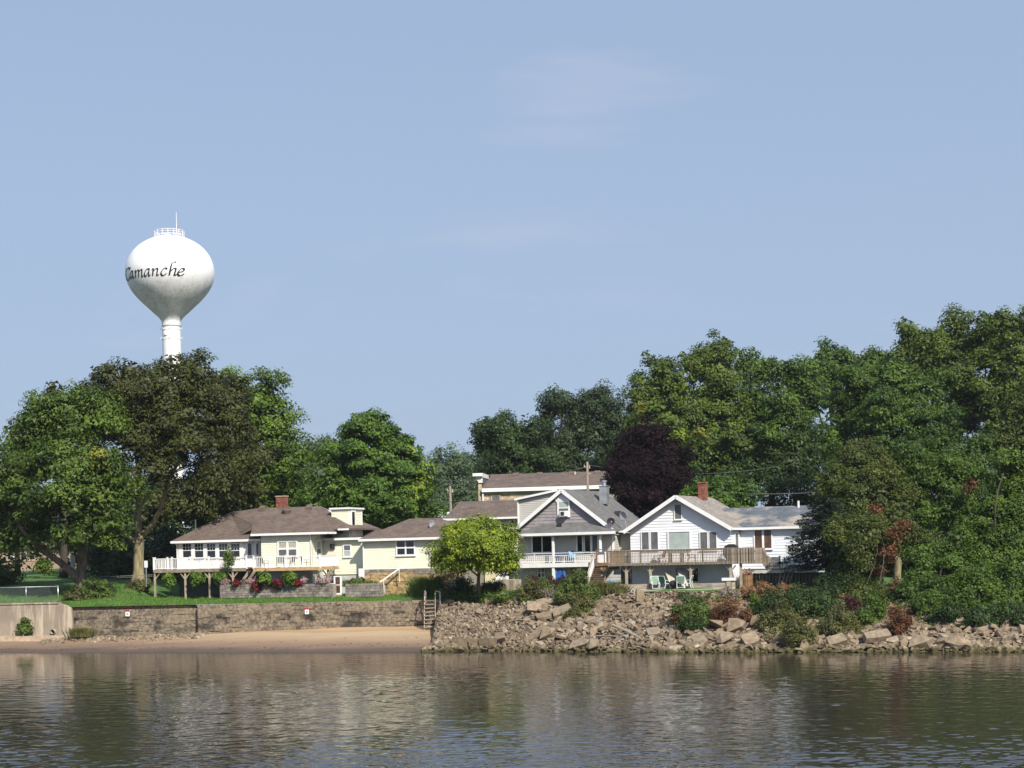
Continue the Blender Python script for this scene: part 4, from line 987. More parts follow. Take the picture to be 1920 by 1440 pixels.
chair('white_chair', 'white chair behind the white railing near the sunroom', yf.world(F(350, 1060, -.3)[0], -.3, zfl), .7, M['white'], M['white'])
chair('white_chair', 'white chair behind the white railing under the fourth sunroom window', yf.world(F(418, 1060, -.3)[0], -.3, zfl), -.9, M['white'], M['white'])
table('white table behind the white railing between two white chairs', yf.world(F(385, 1060, -.3)[0], -.3, zfl), 0, .75, .72, M['white'], M['white'])
mbx = W(274, 1064, 151); o = thing('meter_cabinet', 'small white box on a post left of the deck', 'box', (mbx.x, mbx.y, mbx.z - 1.2))
mb = MB(); mb.box(-.13, .13, -.09, .09, 1.2, 1.75); mb.box(-.15, .15, -.11, .11, 1.752, 1.79); mb.build('cabinet', M['white'], o)
mb = MB(); mb.box(-.04, .04, -.04, .04, -.5, 1.199); mb.build('post', M['steel'], o)
# pipe rail between tree and deck
a, b_ = W(160, 1083, 151), W(286, 1078, 150.2); pr = thing('pipe_rail', 'long pale pipe rail running from the tree to the deck', 'rail', a)
mb = MB(); mb.tube([(0, 0, 0), tuple(b_ - a)], .035, 6); mb.tube([(0, 0.02, -.14), tuple(b_ - a - Vector((0, 0, .14)))], .02, 6); mb.build('rail', M['steel'], pr)
for t_ in (.02, .35, .68): p = (b_ - a) * t_; mb = MB(); mb.tube([tuple(p), (p.x, p.y, p.z - 1.2)], .03, 6); mb.build('rail_post', M['bark_dark'], pr)
def sat_dish(label, px, py, Y, r_, m, az=.3, tilt=.5, mast=.6):
    c = W(px, py, Y); t_ = thing('satellite_dish', label, 'dish', c, az)
    mb = MB(); pr_ = [(r_ * k / 8, .28 * r_ * (k / 8) ** 2) for k in range(9)]; pr_ += [(a_, b2 - .02) for a_, b2 in reversed(pr_)]
    mb.lathe(pr_, 20); mtx = Matrix.Rotation(PI / 2 + tilt * .4, 3, 'X'); mb.v = [tuple(mtx @ Vector(v_)) for v_ in mb.v]; mb.build('dish', m, t_, True)
    mb = MB(); mb.tube([(0, .03, -.1), (0, .12, -.3), (.1, .25, -.3 - mast)], .03, 6); mb.build('mast', M['dish_grey'], t_)
    mb = MB(); mb.tube([(0, -.02, -r_ * .8), (0, -r_ * 1.1, -r_ * .1)], .018, 6); mb.box(-.05, .05, -r_ * 1.25, -r_ * 1.05, -r_ * .15, r_ * .05); mb.build('feed_arm', M['dish_grey'], t_)
sat_dish('grey satellite dish on the brown roof of the yellow right wing', 808, 982, 148.5, .34, M['dish_grey'], .9)
# ================================================================ grey house with porch
gf = Frame(1055, 1058, 143.5, 24, 3.75); F = gf.F; P = gf.P
G = thing('grey_house', 'grey gabled house with a two level white railed porch', 'house', gf.loc(), -gf.a)
YG = .9                                                            # gable plane; porch front at 0
apex, rl, rr = F(1055, 917, YG), F(966, 993, YG), F(1155, 994, YG)
LEN = 10.4
# gable wall and body
xl, xr = F(972, 1030, YG)[0], F(1150, 1030, YG)[0]
zeav = F(1060, 998, YG)[1]; zfl_g = F(1060, 1056, YG)[1]
def rake_z(x, lo=0.0): return (apex[1] + (rl[1] - apex[1]) * (apex[0] - x) / (apex[0] - rl[0]) if x < apex[0] else apex[1] + (rr[1] - apex[1]) * (x - apex[0]) / (rr[0] - apex[0])) - lo
mb = MB(); lap(mb, [(xl + .3, zeav), (xr - .1, zeav), (xr - .1, rake_z(xr - .1, .25)), (apex[0], apex[1] - .25), (xl + .3, rake_z(xl + .3, .25))], 'y', YG, .26, .03); mb.build('gable_wall', M['lav_siding'], G)
mb = MB(); lap(mb, rectp(xl, xr, zfl_g, zeav - .003), 'y', YG + .02, .15); lap(mb, rectp(YG + .02, LEN, zfl_g, rake_z(xr, .2)), 'x', xr, .15); lap(mb, rectp(YG + .02, LEN, zfl_g, rake_z(xl, .2)), 'x', xl, .15, sgn=-1); mb.build('upper_wall', M['tan_siding'], G)
xlo0, xlo1 = F(935, 1080, YG + .3)[0], F(1165, 1080, YG + .3)[0]
mb = MB(); lap(mb, rectp(xlo0, xlo1, -.8, zfl_g - .02), 'y', YG + .3, .3, .02); mb.box(xlo0 + .02, xlo1 - .02, YG + .32, LEN, -.8, zfl_g - .02); mb.build('lower_wall', M['lower_wall'], G)
# main roof
mb = MB()
ov = .35; yb = LEN + .3
A = Vector((apex[0], YG - ov, apex[1])); Ab = Vector((apex[0], yb, apex[1])); Rl = Vector((rl[0], YG - ov, rl[1])); Rr = Vector((rr[0], YG - ov, rr[1]))
mb.slab([Rr, Rr + Vector((0, yb - YG + ov, 0)), Ab, A], .16); mb.slab([A, Ab, Rl + Vector((0, yb - YG + ov, 0)), Rl], .16)
mr_ = mb.build('roof', M['roof_grey'], G)
for p_, q_ in ((A, Rl), (A, Rr)):
    mb = MB(); o_ = Vector((0, -.03, -.14)); mb.beam(p_ + o_ + Vector((0, 0, .02)), q_ + o_, .05, .30, (0, 0, 1)); mb.build('rake_board', M['white'], G)
mb = MB(); k_ = .62; pk = [(apex[0], apex[1] - .3), (apex[0] - k_ * 1.15, rake_z(apex[0] - k_ * 1.15, .32)), (apex[0] - k_ * .9, apex[1] - 1.12), (apex[0] + k_ * .9, apex[1] - 1.12), (apex[0] + k_ * 1.15, rake_z(apex[0] + k_ * 1.15, .32))]
mb.slab([(a, YG - .09, b_) for a, b_ in pk], .05, (0, 1, 0)); mb.build('peak_panel', M['white'], G)
# shed dormer on the left
dl, dt, db = F(971.5, 960, YG + .1)[0], F(971.5, 937, YG + .1)[1], F(971.5, 984, YG + .1)[1]; dr = F(1047, 921, YG + .1)
mb = MB(); lap(mb, [(dl, db - .2), (dl + .9, db - .2), (dr[0], dr[1] - .2), (dr[0] - .05, dr[1] - .02), (dl, dt)], 'y', YG + .12, .15); lap(mb, rectp(YG + .12, 7.5, db - .3, dt), 'x', dl, .15, sgn=-1); mb.build('dormer_wall', M['tan_siding'], G)
mb = MB(); mb.slab([(dl - .2, YG - .15, dt + .12), (dr[0] + .1, YG - .15, dr[1] + .16), (dr[0] + .1, 8, dr[1] + .16), (dl - .2, 8, dt + .12)], .1); mb.build('dormer_roof', M['roof_grey'], G)
mb = MB(); mb.beam((dl - .2, YG - .17, dt + .02), (dr[0], YG - .17, dr[1] + .08), .05, .18); mb.beam((dl + .03, YG + .05, db - .1), (dl + .03, YG + .05, dt), .1, .12, (0, 1, 0)); mb.build('dormer_trim', M['white'], G)
# attic window and air conditioner
wo = fwin(gf, G, 1048, 939, 1066, 966, YG - .03, nz=2, panes=['screen', 'blind'], trim=.13)
xx0, xx1, zz0, zz1 = gf.rect(1050, 958, 1063, 968, YG - .4); mb = MB(); mb.box(xx0, xx1, YG - .5, YG - .06, zz0, zz1); ac = mb.build('air_conditioner', M['white'], G)
mb = MB(); mb.box(xx0 + .1, xx1 - .22, YG - .53, YG - .502, zz0 + .07, zz1 - .07); mb.build('grille', M['dark'], ac)
# porch roof
pe0, pe1 = P(966, 1001, -.3), P(1154, 995.5, -.3); pr0, pr1 = P(1020, 981.5, YG - .04), P(1092, 979.5, YG - .04)
zmid = (pe0[2] + pe1[2]) / 2
E0, E1 = (pe0[0], -.3, zmid), (pe1[0], -.3, zmid); R0, R1 = (pr0[0], YG - .05, pr0[2]), (pr1[0], YG - .05, pr0[2])
B0, B1 = (pe0[0], YG - .05, zmid + .1), (pe1[0], YG - .05, zmid + .1)
roof(G, [[E0, E1, R1, R0], [E0, R0, B0], [E1, B1, R1]], 'roof_grey', .1, 'porch_roof')
fascia(G, [(pe0[0], -.33, zmid), (pe1[0], -.33, zmid)], 'porch_gutter', h=.22, drop=.12)
mb = MB(); mb.box(pe0[0] + .1, pe1[0] - .1, -.25, YG - .06, zmid - .3, zmid - .26); mb.build('porch_ceiling', M['tan_siding'], G)
roof_vent(G, P(1050, 984.5, .45), .2, 'dark')
# porch floor, posts, railing
fx0, fx1 = F(962, 1058, 0)[0], F(1148, 1058, 0)[0]; zf0, zf1 = F(1050, 1063.5, 0)[1], F(1050, 1055.5, 0)[1]
mb = MB(); mb.box(fx0, fx1, 0, YG, zf0 + .05, zf1); mb.build('porch_floor', M['concrete_grey'], G)
mb = MB(); mb.box(fx0, fx1, -.06, -.002, zf0, zf1 - .002); mb.build('porch_fascia', M['white'], G)
for px in (966, 1037.5, 1126):
    xx = F(px, 1030, .06)[0]; mb = MB(); mb.box(xx - .09, xx + .09, .0, .16, zf1 + .002, zmid - .14); mb.build('porch_post', M['white'], G)
for px in (950.5, 1038):
    xx = F(px, 1080, .06)[0]; mb = MB(); mb.box(xx - .11, xx + .11, .0, .2, -.9, zf0 + .04 if px > 1000 else zf1 - .1); mb.build('lower_post', M['white'], G)
zrt = F(1050, 1037, .08)[1]; rx_ = [F(px, 1045, .08)[0] for px in (967, 1037.5, 1117)]
for (a, b_, n_) in ((rx_[0] + .1, rx_[1] - .1, 17), (rx_[1] + .1, rx_[2], 22)):
    picket(G, (a, .08), (b_, .08), zf1, zrt - .17, n_, .035, bot=.12, rail=.045, posts=2, postw=.05, posth=.17)
    mb = MB(); mb.beam((a, .08, zrt), (b_, .08, zrt), .06, .05); mb.build('top_rail', M['white_rail'], G)
# porch wall openings
for r_, kw in (((999, 1004, 1034.5, 1035), dict(nx=2, panes=['glass'], trim=.12, name='sliding_door', sill=False)), ((1083, 1004, 1092, 1034), dict(panes=['glass'], trim=.1)), ((1097, 1003, 1107, 1034), dict(panes=['glass'], trim=.08, name='door', sill=False)), ((1111, 1003, 1120.5, 1034), dict(panes=['screen'], trim=.1))):
    fwin(gf, G, *r_, YG - .01, **kw)
# lower level openings
for r_, kw in (((1009, 1066, 1021, 1082), dict(nx=2, nz=2, panes=['glass'], trim=.06, name='door', sill=False)), ((1069, 1066, 1084, 1080), dict(panes=['glass'], trim=.05)), ((1088, 1066, 1104, 1080), dict(panes=['glass'], trim=.05)), ((954, 1066.5, 970, 1076), dict(nx=2, panes=['glass'], trim=.05))):
    fwin(gf, G, *r_, YG + .27, **kw)
# right hand set-back wall
sx0, sx1, sz0, sz1 = gf.rect(1150, 996, 1186, 1036, 2.4)
mb = MB(); lap(mb, rectp(sx0, sx1, sz0 - .8, sz1), 'y', 2.4, .15); mb.box(sx0, sx1, 2.42, LEN, sz0 - .8, sz1); mb.build('side_wall', M['tan_siding'], G)
xx = F(1149.5, 1015, YG - .06)[0]; mb = MB(); mb.box(xx - .09, xx + .09, YG - .08, YG + .06, zfl_g, zmid - .15); mb.build('corner_board', M['white'], G)
mb = MB(); mb.slab([Rr + Vector((-.1, 1.0, .02)), Rr + Vector((1.3, 1.0, -.1)), Rr + Vector((1.3, yb - YG, -.1)), Rr + Vector((-.1, yb - YG, .02))], .12); mb.build('side_roof', M['roof_grey'], G)
fascia(G, [tuple(Rr + Vector((-.1, .97, .0))), tuple(Rr + Vector((1.3, .97, -.1)))], 'side_gutter', h=.16)
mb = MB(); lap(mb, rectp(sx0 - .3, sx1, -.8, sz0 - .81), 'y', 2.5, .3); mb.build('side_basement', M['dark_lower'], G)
# metal flue and vent on the roof
c0 = P(1132, 932, 6.2); hw = .33; zt = F(1132, 912, 6.2)[1]
mb = MB(); mb.box(c0[0] - hw, c0[0] + hw, 6.0, 6.7, c0[2] - .6, zt); fl = mb.build('flue_chase', M['flue'], G)
mb = MB(); mb.box(c0[0] - hw - .06, c0[0] + hw + .06, 5.94, 6.76, zt + .002, zt + .06); mb.build('cap', M['flue'], fl)
mb = MB(); mb.lathe([(.2, zt + .06), (.2, zt + .40), (.27, zt + .40), (.27, zt + .5), (0, zt + .56)], 14, (c0[0], 6.35, 0)); mb.build('flue_pipe', M['steel'], fl)
vx_ = F(1157, 939, 6)[0]; roof_vent(G, (vx_, 6.0, rake_z(vx_)), .35, 'dark')
sat_dish('dark purple satellite dish at the corner of the grey porch roof', 1145, 977.5, 142, .34, M['dish_purple'], .1)
sat_dish('grey satellite dish standing on the grey shingled roof slope', 1169.5, 967, 143.6, .40, M['dish_grey'], -.7, .5, .75)
# things on and under the porch
c = gf.world(F(1075, 1050, .5)[0], .5, zf1); chair('blue_chair', 'blue chair on the grey house porch behind the railing', c, .4, M['blue'], M['sky_blue'])
c = gf.world(F(1048, 1050, .5)[0], .5, zf1); table('low blue covered table on the grey house porch', c, 0, .5, .55, M['blue'], M['wire'])
c = gf.world(F(1049, 1092, .2)[0], .2, 0); o = thing('blue_tarp', 'bright blue tarp hanging below the grey porch', 'tarp', c, -gf.a)
h1, h0 = F(1049, 1067, .2)[1], F(1049, 1087, .2)[1]; mb = MB(); nn = 9; vv = []
for j in range(6):
    for i in range(nn):
        t_ = j / 5; u = (i / (nn - 1) - .5) * lerp(.95, 1.35, t_); vv.append((u, .06 * math.sin(i * 2.1 + j) , lerp(h1, h0, t_)))
mb.add(vv, [(j*nn+i, j*nn+i+1, (j+1)*nn+i+1, (j+1)*nn+i) for j in range(5) for i in range(nn-1)]); sol = mb.build('cloth', M['blue'], o, True)
md = sol.modifiers.new('thick', 'SOLIDIFY'); md.thickness = .02
c = gf.world(F(993, 1092, -1)[0], -1, -.2); table('small pale table beside the maroon bushes', c, .3, .5, .95, M['concrete'], M['brick'], True)
# concrete planter box and white stair rail at left
x0_, x1_, z0_, z1_ = gf.rect(931, 1088, 966, 1113, -1.6); o = thing('planter_wall', 'pale concrete block planter beside the small yellow green tree', 'planter', gf.loc(), -gf.a)
mb = MB(); mb.box(x0_, (x0_ + x1_) / 2 - .02, -1.6, -.3, z0_ - .5, z1_); mb.build('panel', M['concrete'], o); mb = MB(); mb.box((x0_ + x1_) / 2 + .02, x1_, -1.6, -.3, z0_ - .5, z1_ + .01); mb.build('panel', M['concrete'], o)
mb = MB(); mb.box(x0_ - .02, x1_ + .02, -1.55, -.35, z1_ + .012, z1_ + .06); mb.build('cap', M['concrete_grey'], o)
a, b_ = P(929, 1087, -.6), P(948, 1069, -.2); o = thing('stair_rail', 'white sloping stair rail left of the grey porch', 'handrail', gf.loc(), -gf.a)
mb = MB(); mb.beam(a, b_, .07, .2); mb.build('rail', M['white'], o)
for t_ in (.05, .55): p = Vector(a).lerp(Vector(b_), t_); mb = MB(); mb.box(p.x - .05, p.x + .05, p.y - .05, p.y + .05, -.6, p.z - .02); mb.build('rail_post', M['white'], o)
# wooden stair between the two decks
st = thing('wooden_stair', 'brown wooden stair climbing to the landing between two decks', 'stairs', gf.loc(), -gf.a)
ys = -.9; nst = 9
xt, zt = F(1117, 1060, ys); xb, zb = F(1104, 1100, ys - 2.6)
w_s = 1.3
for i in range(nst):
    t_ = (i + .5) / nst; z = lerp(zt - .15, zb + .1, t_); y = lerp(ys, ys - 2.4, t_); x = lerp(xt, xb, t_)
    mb = MB(); mb.box(x - .15, x + w_s - .15, y - .14, y + .14, z - .04, z); mb.build('tread', M['wood_brown'], st)
for o_ in (-.15, w_s - .15):
    mb = MB(); mb.beam((xt + o_, ys, zt - .2), (xb + o_, ys - 2.4, zb), .06, .26); mb.build('stringer', M['wood_grey'], st)
mb = MB(); mb.beam((xt - .15, ys, zt + .95), (xb - .15, ys - 2.4, zb + 1.0), .08, .1); sr = mb.build('handrail', M['wood_pale'], st)
bmz = MB(); bmz.box(-.025, .025, -.025, .025, 0, .92); bme = bmz.mesh('baluster', M['white_rail'])
for i in range(12):
    t_ = (i + .5) / 12; place(bme, 'baluster', sr, (lerp(xt, xb, t_) - .15, lerp(ys, ys - 2.4, t_), lerp(zt, zb, t_) + .0))
lx0, lx1, lz0, lz1 = gf.rect(1117, 1055, 1140, 1061, ys)
mb = MB(); mb.box(lx0, lx1, ys, .3, lz0, lz1); mb.build('landing', M['wood_brown'], st)
for xx in (lx0 + .05, lx1 - .08):
    mb = MB(); mb.box(xx - .05, xx + .05, ys, ys + .1, lz1 + .002, lz1 + 1.05); mb.build('landing_post', M['wood_brown'], st)
mb = MB(); mb.box(lx0, lx1, ys - .01, ys + .09, lz1 + 1.052, lz1 + 1.12); mb.build('landing_rail', M['wood_brown'], st)
xx = F(1129, 1080, ys + .2)[0]; mb = MB(); mb.box(xx - .09, xx + .09, ys + .1, ys + .3, -.6, lz0 - .003); mb.build('landing_post', M['wood_pale'], st)
o = thing('cooler_box', 'white box standing on the wooden stair landing', 'box', gf.world((lx0 + lx1) / 2 - .15, ys + .5, lz1), -gf.a)
mb = MB(); mb.box(-.27, .27, -.22, .22, 0, .78); mb.build('body', M['white'], o); mb = MB(); mb.box(-.3, .3, -.25, .25, .782, .9); mb.build('lid', M['white_rail'], o)
o = thing('blue_buoy', 'light blue plastic ball on the grass by the dark basement', 'ball', W(1146, 1101, 139.5)); mb = MB(); mb.lathe([(0, 0), (.16, .05), (.24, .24), (.2, .45), (.08, .56), (.06, .64), (0, .64)], 14); mb.build('ball', M['sky_blue'], o, True)

# ================================================================ white house
hf = Frame(1267, 1055, 139, 24, 3.8); F = hf.F; P = hf.P
H = thing('white_house', 'white boarded gable house with red brick chimney and wooden deck', 'house', hf.loc(), -hf.a)
LEN = 9.5
apex, rl, rr = F(1267, 928.5, 0), F(1169.5, 994, 0), F(1373, 990, 0)
ez_ = (rl[1] + rr[1]) / 2; rl = (rl[0], ez_); rr = (rr[0], ez_)
xl, xr = F(1182.5, 1030, .5)[0], F(1370, 1030, .5)[0]; zdk = F(1270, 1057, .5)[1]
def rz2(x): return apex[1] + (ez_ - apex[1]) * (abs(x - apex[0]) / (apex[0] - rl[0] if x < apex[0] else rr[0] - apex[0]))
mb = MB(); lap(mb, [(xl, zdk), (xr, zdk), (xr, rz2(xr) - .2), (apex[0], apex[1] - .2), (xl, rz2(xl) - .2)], 'y', .5, .235, .03); lap(mb, rectp(.5, LEN, zdk, rz2(xr) - .2), 'x', xr, .235); lap(mb, rectp(.5, LEN, zdk, rz2(xl) - .2), 'x', xl, .235, sgn=-1); mb.build('wall', M['white_siding'], H)
mb = MB(); lap(mb, rectp(F(1185, 1080, .6)[0], xr - .05, -.6, zdk - .01), 'y', .6, .3, .02); mb.box(F(1185, 1080, .6)[0], xr - .05, .62, LEN, -.6, zdk - .01); mb.build('lower_wall', M['wing_siding'], H)
yb = LEN + .3; A = Vector((apex[0], -.1, apex[1])); Ab = Vector((apex[0], yb, apex[1])); Rl = Vector((rl[0], -.1, ez_)); Rr = Vector((rr[0], -.1, ez_)); dY = Vector((0, yb + .1, 0))
mb = MB(); mb.slab([Rr, Rr + dY, Ab, A], .15); mb.slab([A, Ab, Rl + dY, Rl], .15); mb.build('roof', M['roof_tan'], H)
for q_ in (Rl, Rr):
    mb = MB(); mb.beam(A + Vector((0, -.03, -.12)), q_ + Vector((0, -.03, -.14)), .05, .30); mb.build('rake_board', M['white'], H)
fascia(H, [tuple(Rr + Vector((.03, 0, 0))), tuple(Rr + Vector((.03, 3, 0)))], 'gutter', h=.18)
yw = .5 - .03
fwin(hf, H, 1265.5, 946, 1277.5, 973, yw, panes=['screen'], trim=.07)
for a, b_ in ((1203.7, 1233.8), (1313.3, 1343.5)):
    x0_, x1_, z0_, z1_ = hf.rect(a, 998, b_, 1030, yw); m_ = (x0_ + x1_) / 2
    window(H, x0_, m_ - .09, z0_, z1_, yw, panes=['screen'], trim=.07); window(H, m_ + .09, x1_, z0_, z1_, yw, panes=['screen'], trim=.07)
fwin(hf, H, 1254, 997.5, 1293, 1029, yw, panes=['blind'], trim=.1)
for a, b_ in ((1268, 1286), (1291, 1309.5)): fwin(hf, H, a, 1065, b_, 1090, .57, panes=['glass'], trim=.07)
fwin(hf, H, 1172.5, 1065, 1183, 1096, .57, panes=['glass'], trim=.03, name='door', sill=False)
c0, c1 = F(1310, 920, 5.5)[0], F(1323.5, 920, 5.5)[0]; chimney(H, c0, c1, 5.3, apex[1] - .6, F(1317, 906, 5.3)[1], .62, 'wood_brown')
# wing at the right
wx0, wx1, wz0, wz1 = hf.rect(1371, 991, 1530, 1066, 3.2)
mb = MB(); lap(mb, rectp(xr, wx1, wz0, wz1), 'y', 3.2, .235); lap(mb, rectp(3.2, LEN - .5, wz0, wz1), 'x', wx1, .235); mb.build('wing_wall', M['wing_siding'], H)
mb = MB(); mb.box(xr, wx1 - .05, 3.25, LEN - .6, -.6, wz0 - .003); mb.build('wing_basement', M['lower_wall'], H)
zw, zwr = F(1420, 988.5, 2.8)[1], F(1440, 950, 6.6)[1]; rxl, rxr = F(1371, 990, 2.8)[0], F(1540, 988, 2.8)[0]
roof(H, [[(rr[0] - 2.6, 2.8, zw), (rxr, 2.8, zw), (rxr, 6.6, zwr), (rr[0] - 3.2, 6.6, zwr)], [(rr[0] - 3.2, 6.6, zwr), (rxr, 6.6, zwr), (rxr, 10.4, zw), (rr[0] - 2.6, 10.4, zw)]], 'roof_slate', .14, 'wing_roof')
fascia(H, [(rr[0] - .2, 2.77, zw), (rxr, 2.77, zw)], 'wing_gutter', h=.2)
x0_, x1_, z0_, z1_ = hf.rect(1415.5, 994, 1446.5, 1028, 3.17); window(H, x0_, x1_, z0_, z1_, 3.17, nx=2, panes=['door_pane'], trim=.09, bar=.09)
window(H, 1.6, 2.5, F(1380, 1050, 2)[1], F(1380, 1000, 2)[1], xr + .03, side=True, trim=.08, panes=['screen'], name='door', sill=False)
mb = MB(); mb.box(wx0 + .15, wx0 + .23, 3.08, 3.16, wz0, wz1 - .1); mb.build('downspout', M['white'], H)
mb = MB(); vx_, vz_ = F(1497, 947, 6.3); mb.tube([(vx_, 6.3, vz_ - .3), (vx_, 6.3, vz_ + .35)], .09, 8); mb.build('vent_pipe', M['white'], H)
# deck
WD = thing('wooden_deck', 'weathered wooden deck with close balusters in front of the white house', 'deck', hf.loc(), -hf.a)
yd = -2.4
x0_, zf_ = F(1140, 1057, yd); x1_ = F(1372, 1055, yd)[0]; x2_ = F(1415, 1055, yd)[0]
zf_ = F(1270, 1054.5, yd)[1]; zb_ = F(1270, 1059.5, yd)[1]; zr_ = F(1270, 1030.5, yd)[1]
mb = MB()
for i in range(19): yy = yd + i * .15; mb.box(x0_, x2_, yy + .008, yy + .142, zf_ - .04, zf_)
stuff(mb.build('deck_boards', M['wood_grey'], WD))
mb = MB(); mb.box(x0_, x2_, yd - .04, yd - .002, zb_, zf_ - .003); mb.build('rim_joist', M['wood_grey'], WD)
mb = MB(); mb.box(x2_, x2_ + .05, yd - .04, .4, zb_, zf_ - .003); mb.build('rim_joist', M['wood_grey'], WD)
mb = MB()
for i in range(22): xx = x0_ + (x2_ - x0_) * (i + .5) / 22; mb.box(xx - .03, xx + .03, yd + .01, .45, zb_, zf_ - .045)
stuff(mb.build('joists', M['wood_grey'], WD))
mb = MB(); mb.box(x0_, x2_, yd - .09, yd + .06, zr_, zr_ + .05); mb.build('top_rail', M['wood_grey'], WD)
me = MB(); me.box(-.024, .024, -.02, .02, zb_ - zf_ + .02, zr_ - zf_ - .002); me = me.mesh('baluster', M['wood_grey'])
n_ = 84
mb = MB(); mb.box(x0_, x1_, yd - .038 + .04, yd + .03, zr_ - .1, zr_ - .003); rr_ = mb.build('railing', M['wood_grey'], WD)
for i in range(n_): place(me, 'baluster', rr_, (x0_ + (x1_ - x0_) * (i + .5) / n_, yd - .065, zf_))
pm = MB(); pm.box(-.148, .148, -.015, .015, zb_ - zf_ + .03, zr_ - zf_ - .004); pm = pm.mesh('panel_board', M['wood_grey'])
k_ = 8
for i in range(k_): place(pm, 'panel_board', WD, (lerp(x1_ + .16, x2_ - .12, i / (k_ - 1)), yd - .065, zf_))
for i in range(9): place(pm, 'panel_board', WD, (x2_ + .07, lerp(yd + .1, .3, i / 8), zf_), (0, 0, PI / 2))
for px in (1163, 1180):
    pass
# orange new-wood panel set behind the balusters at the left
xx0, xx1 = F(1144, 1045, yd + .1)[0], F(1171, 1045, yd + .1)[0]; mb = MB(); mb.box(xx0, xx1, yd + .08, yd + .12, zf_ + .05, zr_ - .12); mb.build('screen_panel', M['wood_new'], WD)
for px in (1200, 1257, 1317):
    xx = F(px, 1045, yd + .05)[0]; mb = MB(); mb.box(xx - .05, xx + .05, yd + .035, yd + .13, zf_ + .002, zr_ - .004); mb.build('railing_post', M['wood_grey'], WD)
for px in (1175, 1220, 1295.5, 1370.5, 1389.5):
    xx = F(px, 1080, yd + .25)[0]; mb = MB(); mb.box(xx - .09, xx + .09, yd + .15, yd + .33, -.4, zb_ - .003); po = mb.build('deck_post', M['wood_pale'], WD)
    if px < 1389:
        for s_ in (-1, 1):
            mb = MB(); mb.beam((xx + s_ * .08, yd + .24, zb_ - .5), (xx + s_ * .42, yd + .24, zb_ - .12), .08, .08); mb.build('brace', M['wood_pale'], po)
xx = F(1129, 1080, yd + .3)[0]
mb = MB(); mb.box(x0_ - .45, x0_ - .02, yd + .2, .2, zb_ - .25, zb_ - .05); mb.build('side_beam', M['wood_brown'], WD)
# deck stair at the right
a0 = Vector((x2_ + .12, -.4, zf_)); a1 = Vector(P(1441, 1066, -.4)); mb = MB()
mb.beam(a0 + Vector((0, 0, -.15)), a1 + Vector((0, 0, -.1)), .06, .24); mb.build('stair_stringer', M['wood_grey'], WD)
for i in range(6):
    p = a0.lerp(a1, (i + .6) / 6); mb = MB(); mb.box(p.x - .14, p.x + .14, -.45, .5, p.z - .05, p.z); mb.build('stair_tread', M['wood_grey'], WD)
mb = MB(); mb.beam(a0 + Vector((0, 0, 1.0)), a1 + Vector((0, 0, .85)), .07, .09); rr2 = mb.build('stair_rail', M['wood_grey'], WD)
me3 = MB(); me3.box(-.03, .03, -.02, .02, 0, .85); me3 = me3.mesh('baluster', M['wood_grey'])
for i in range(9): p = a0.lerp(a1, (i + .5) / 9); place(me3, 'baluster', rr2, (p.x, p.y, p.z))
x3 = F(1462, 1055, -.4)[0]; picket(WD, (a1.x, -.4), (x3, -.4), a1.z, a1.z + .88, 13, .05, 'wood_grey', posts=1, bot=.1)
mb = MB(); mb.box(a1.x, x3, -.4, 1.2, a1.z - .15, a1.z); mb.build('lower_landing', M['wood_grey'], WD)
# furniture on the deck
chair('wooden_chair', 'brown chair on the wooden deck left of the table', hf.world(F(1240, 1050, -1.3)[0], -1.3, zf_), -1.2, M['wood_brown'], M['wood_brown'])
chair('wooden_chair', 'brown chair on the wooden deck right of the table', hf.world(F(1296, 1050, -1.3)[0], -1.3, zf_), 1.3, M['wood_brown'], M['wood_brown'])
o = thing('picnic_table', 'brown wooden table behind the balusters of the wooden deck', 'table', hf.world(F(1268, 1050, -1.5)[0], -1.5, zf_), -hf.a)
for i in range(5): mb = MB(); mb.box(-.62, .62, -.4 + i * .165, -.4 + i * .165 + .15, .72, .76); mb.build('plank', M['wood_brown'], o)
for sx in (-1, 1): mb = MB(); mb.box(sx * .5 - .05, sx * .5 + .05, -.35, .35, 0, .719); mb.build('leg', M['wood_brown'], o)
for px, lab in ((1229, 'grey covered planter sitting on the deck left of the brown chairs'), (1354, 'grey covered pot on the deck beside the grill')):
    c = hf.world(F(px, 1050, -1.4)[0], -1.4, zf_); o = thing('covered_pot', lab, 'pot', c); mb = MB(); mb.lathe([(0, 0), (.42, 0), (.36, .2), (.16, .5), (.05, .62), (0, .62)], 14); mb.build('cover', M['dish_grey'], o, True)
o = thing('covered_grill', 'dark covered barbecue grill on the deck near its solid panel', 'grill', hf.world(F(1371, 1045, -1.2)[0], -1.2, zf_), -hf.a)
mb = MB(); prof = [(-.62, .0), (-.6, .85), (-.42, 1.22), (-.1, 1.36), (.2, 1.36), (.5, 1.2), (.62, .85), (.64, 0)]
mb.slab([(a, -.32, b_) for a, b_ in prof], .62, (0, 1, 0)); mb.build('cover', M['dark'], o)
mb = MB(); mb.box(-.72, -.63, -.25, .25, .8, .84); mb.build('side_shelf', M['dark'], o)
o = thing('grill_lid', 'small dark appliance on the rail between grey and white house', 'grill', gf.world(gf.F(1170, 1038, .6)[0], .6, gf.F(1170, 1038, .6)[1] - .4), -gf.a)
mb = MB(); mb.box(-.35, .35, -.2, .2, .2, .42); mb.box(-.3, -.1, -.18, .18, .421, .55); mb.build('body', M['steel'], o); mb = MB(); mb.box(-.3, .3, -.15, .15, -.35, .199); mb.build('stand', M['dark'], o)
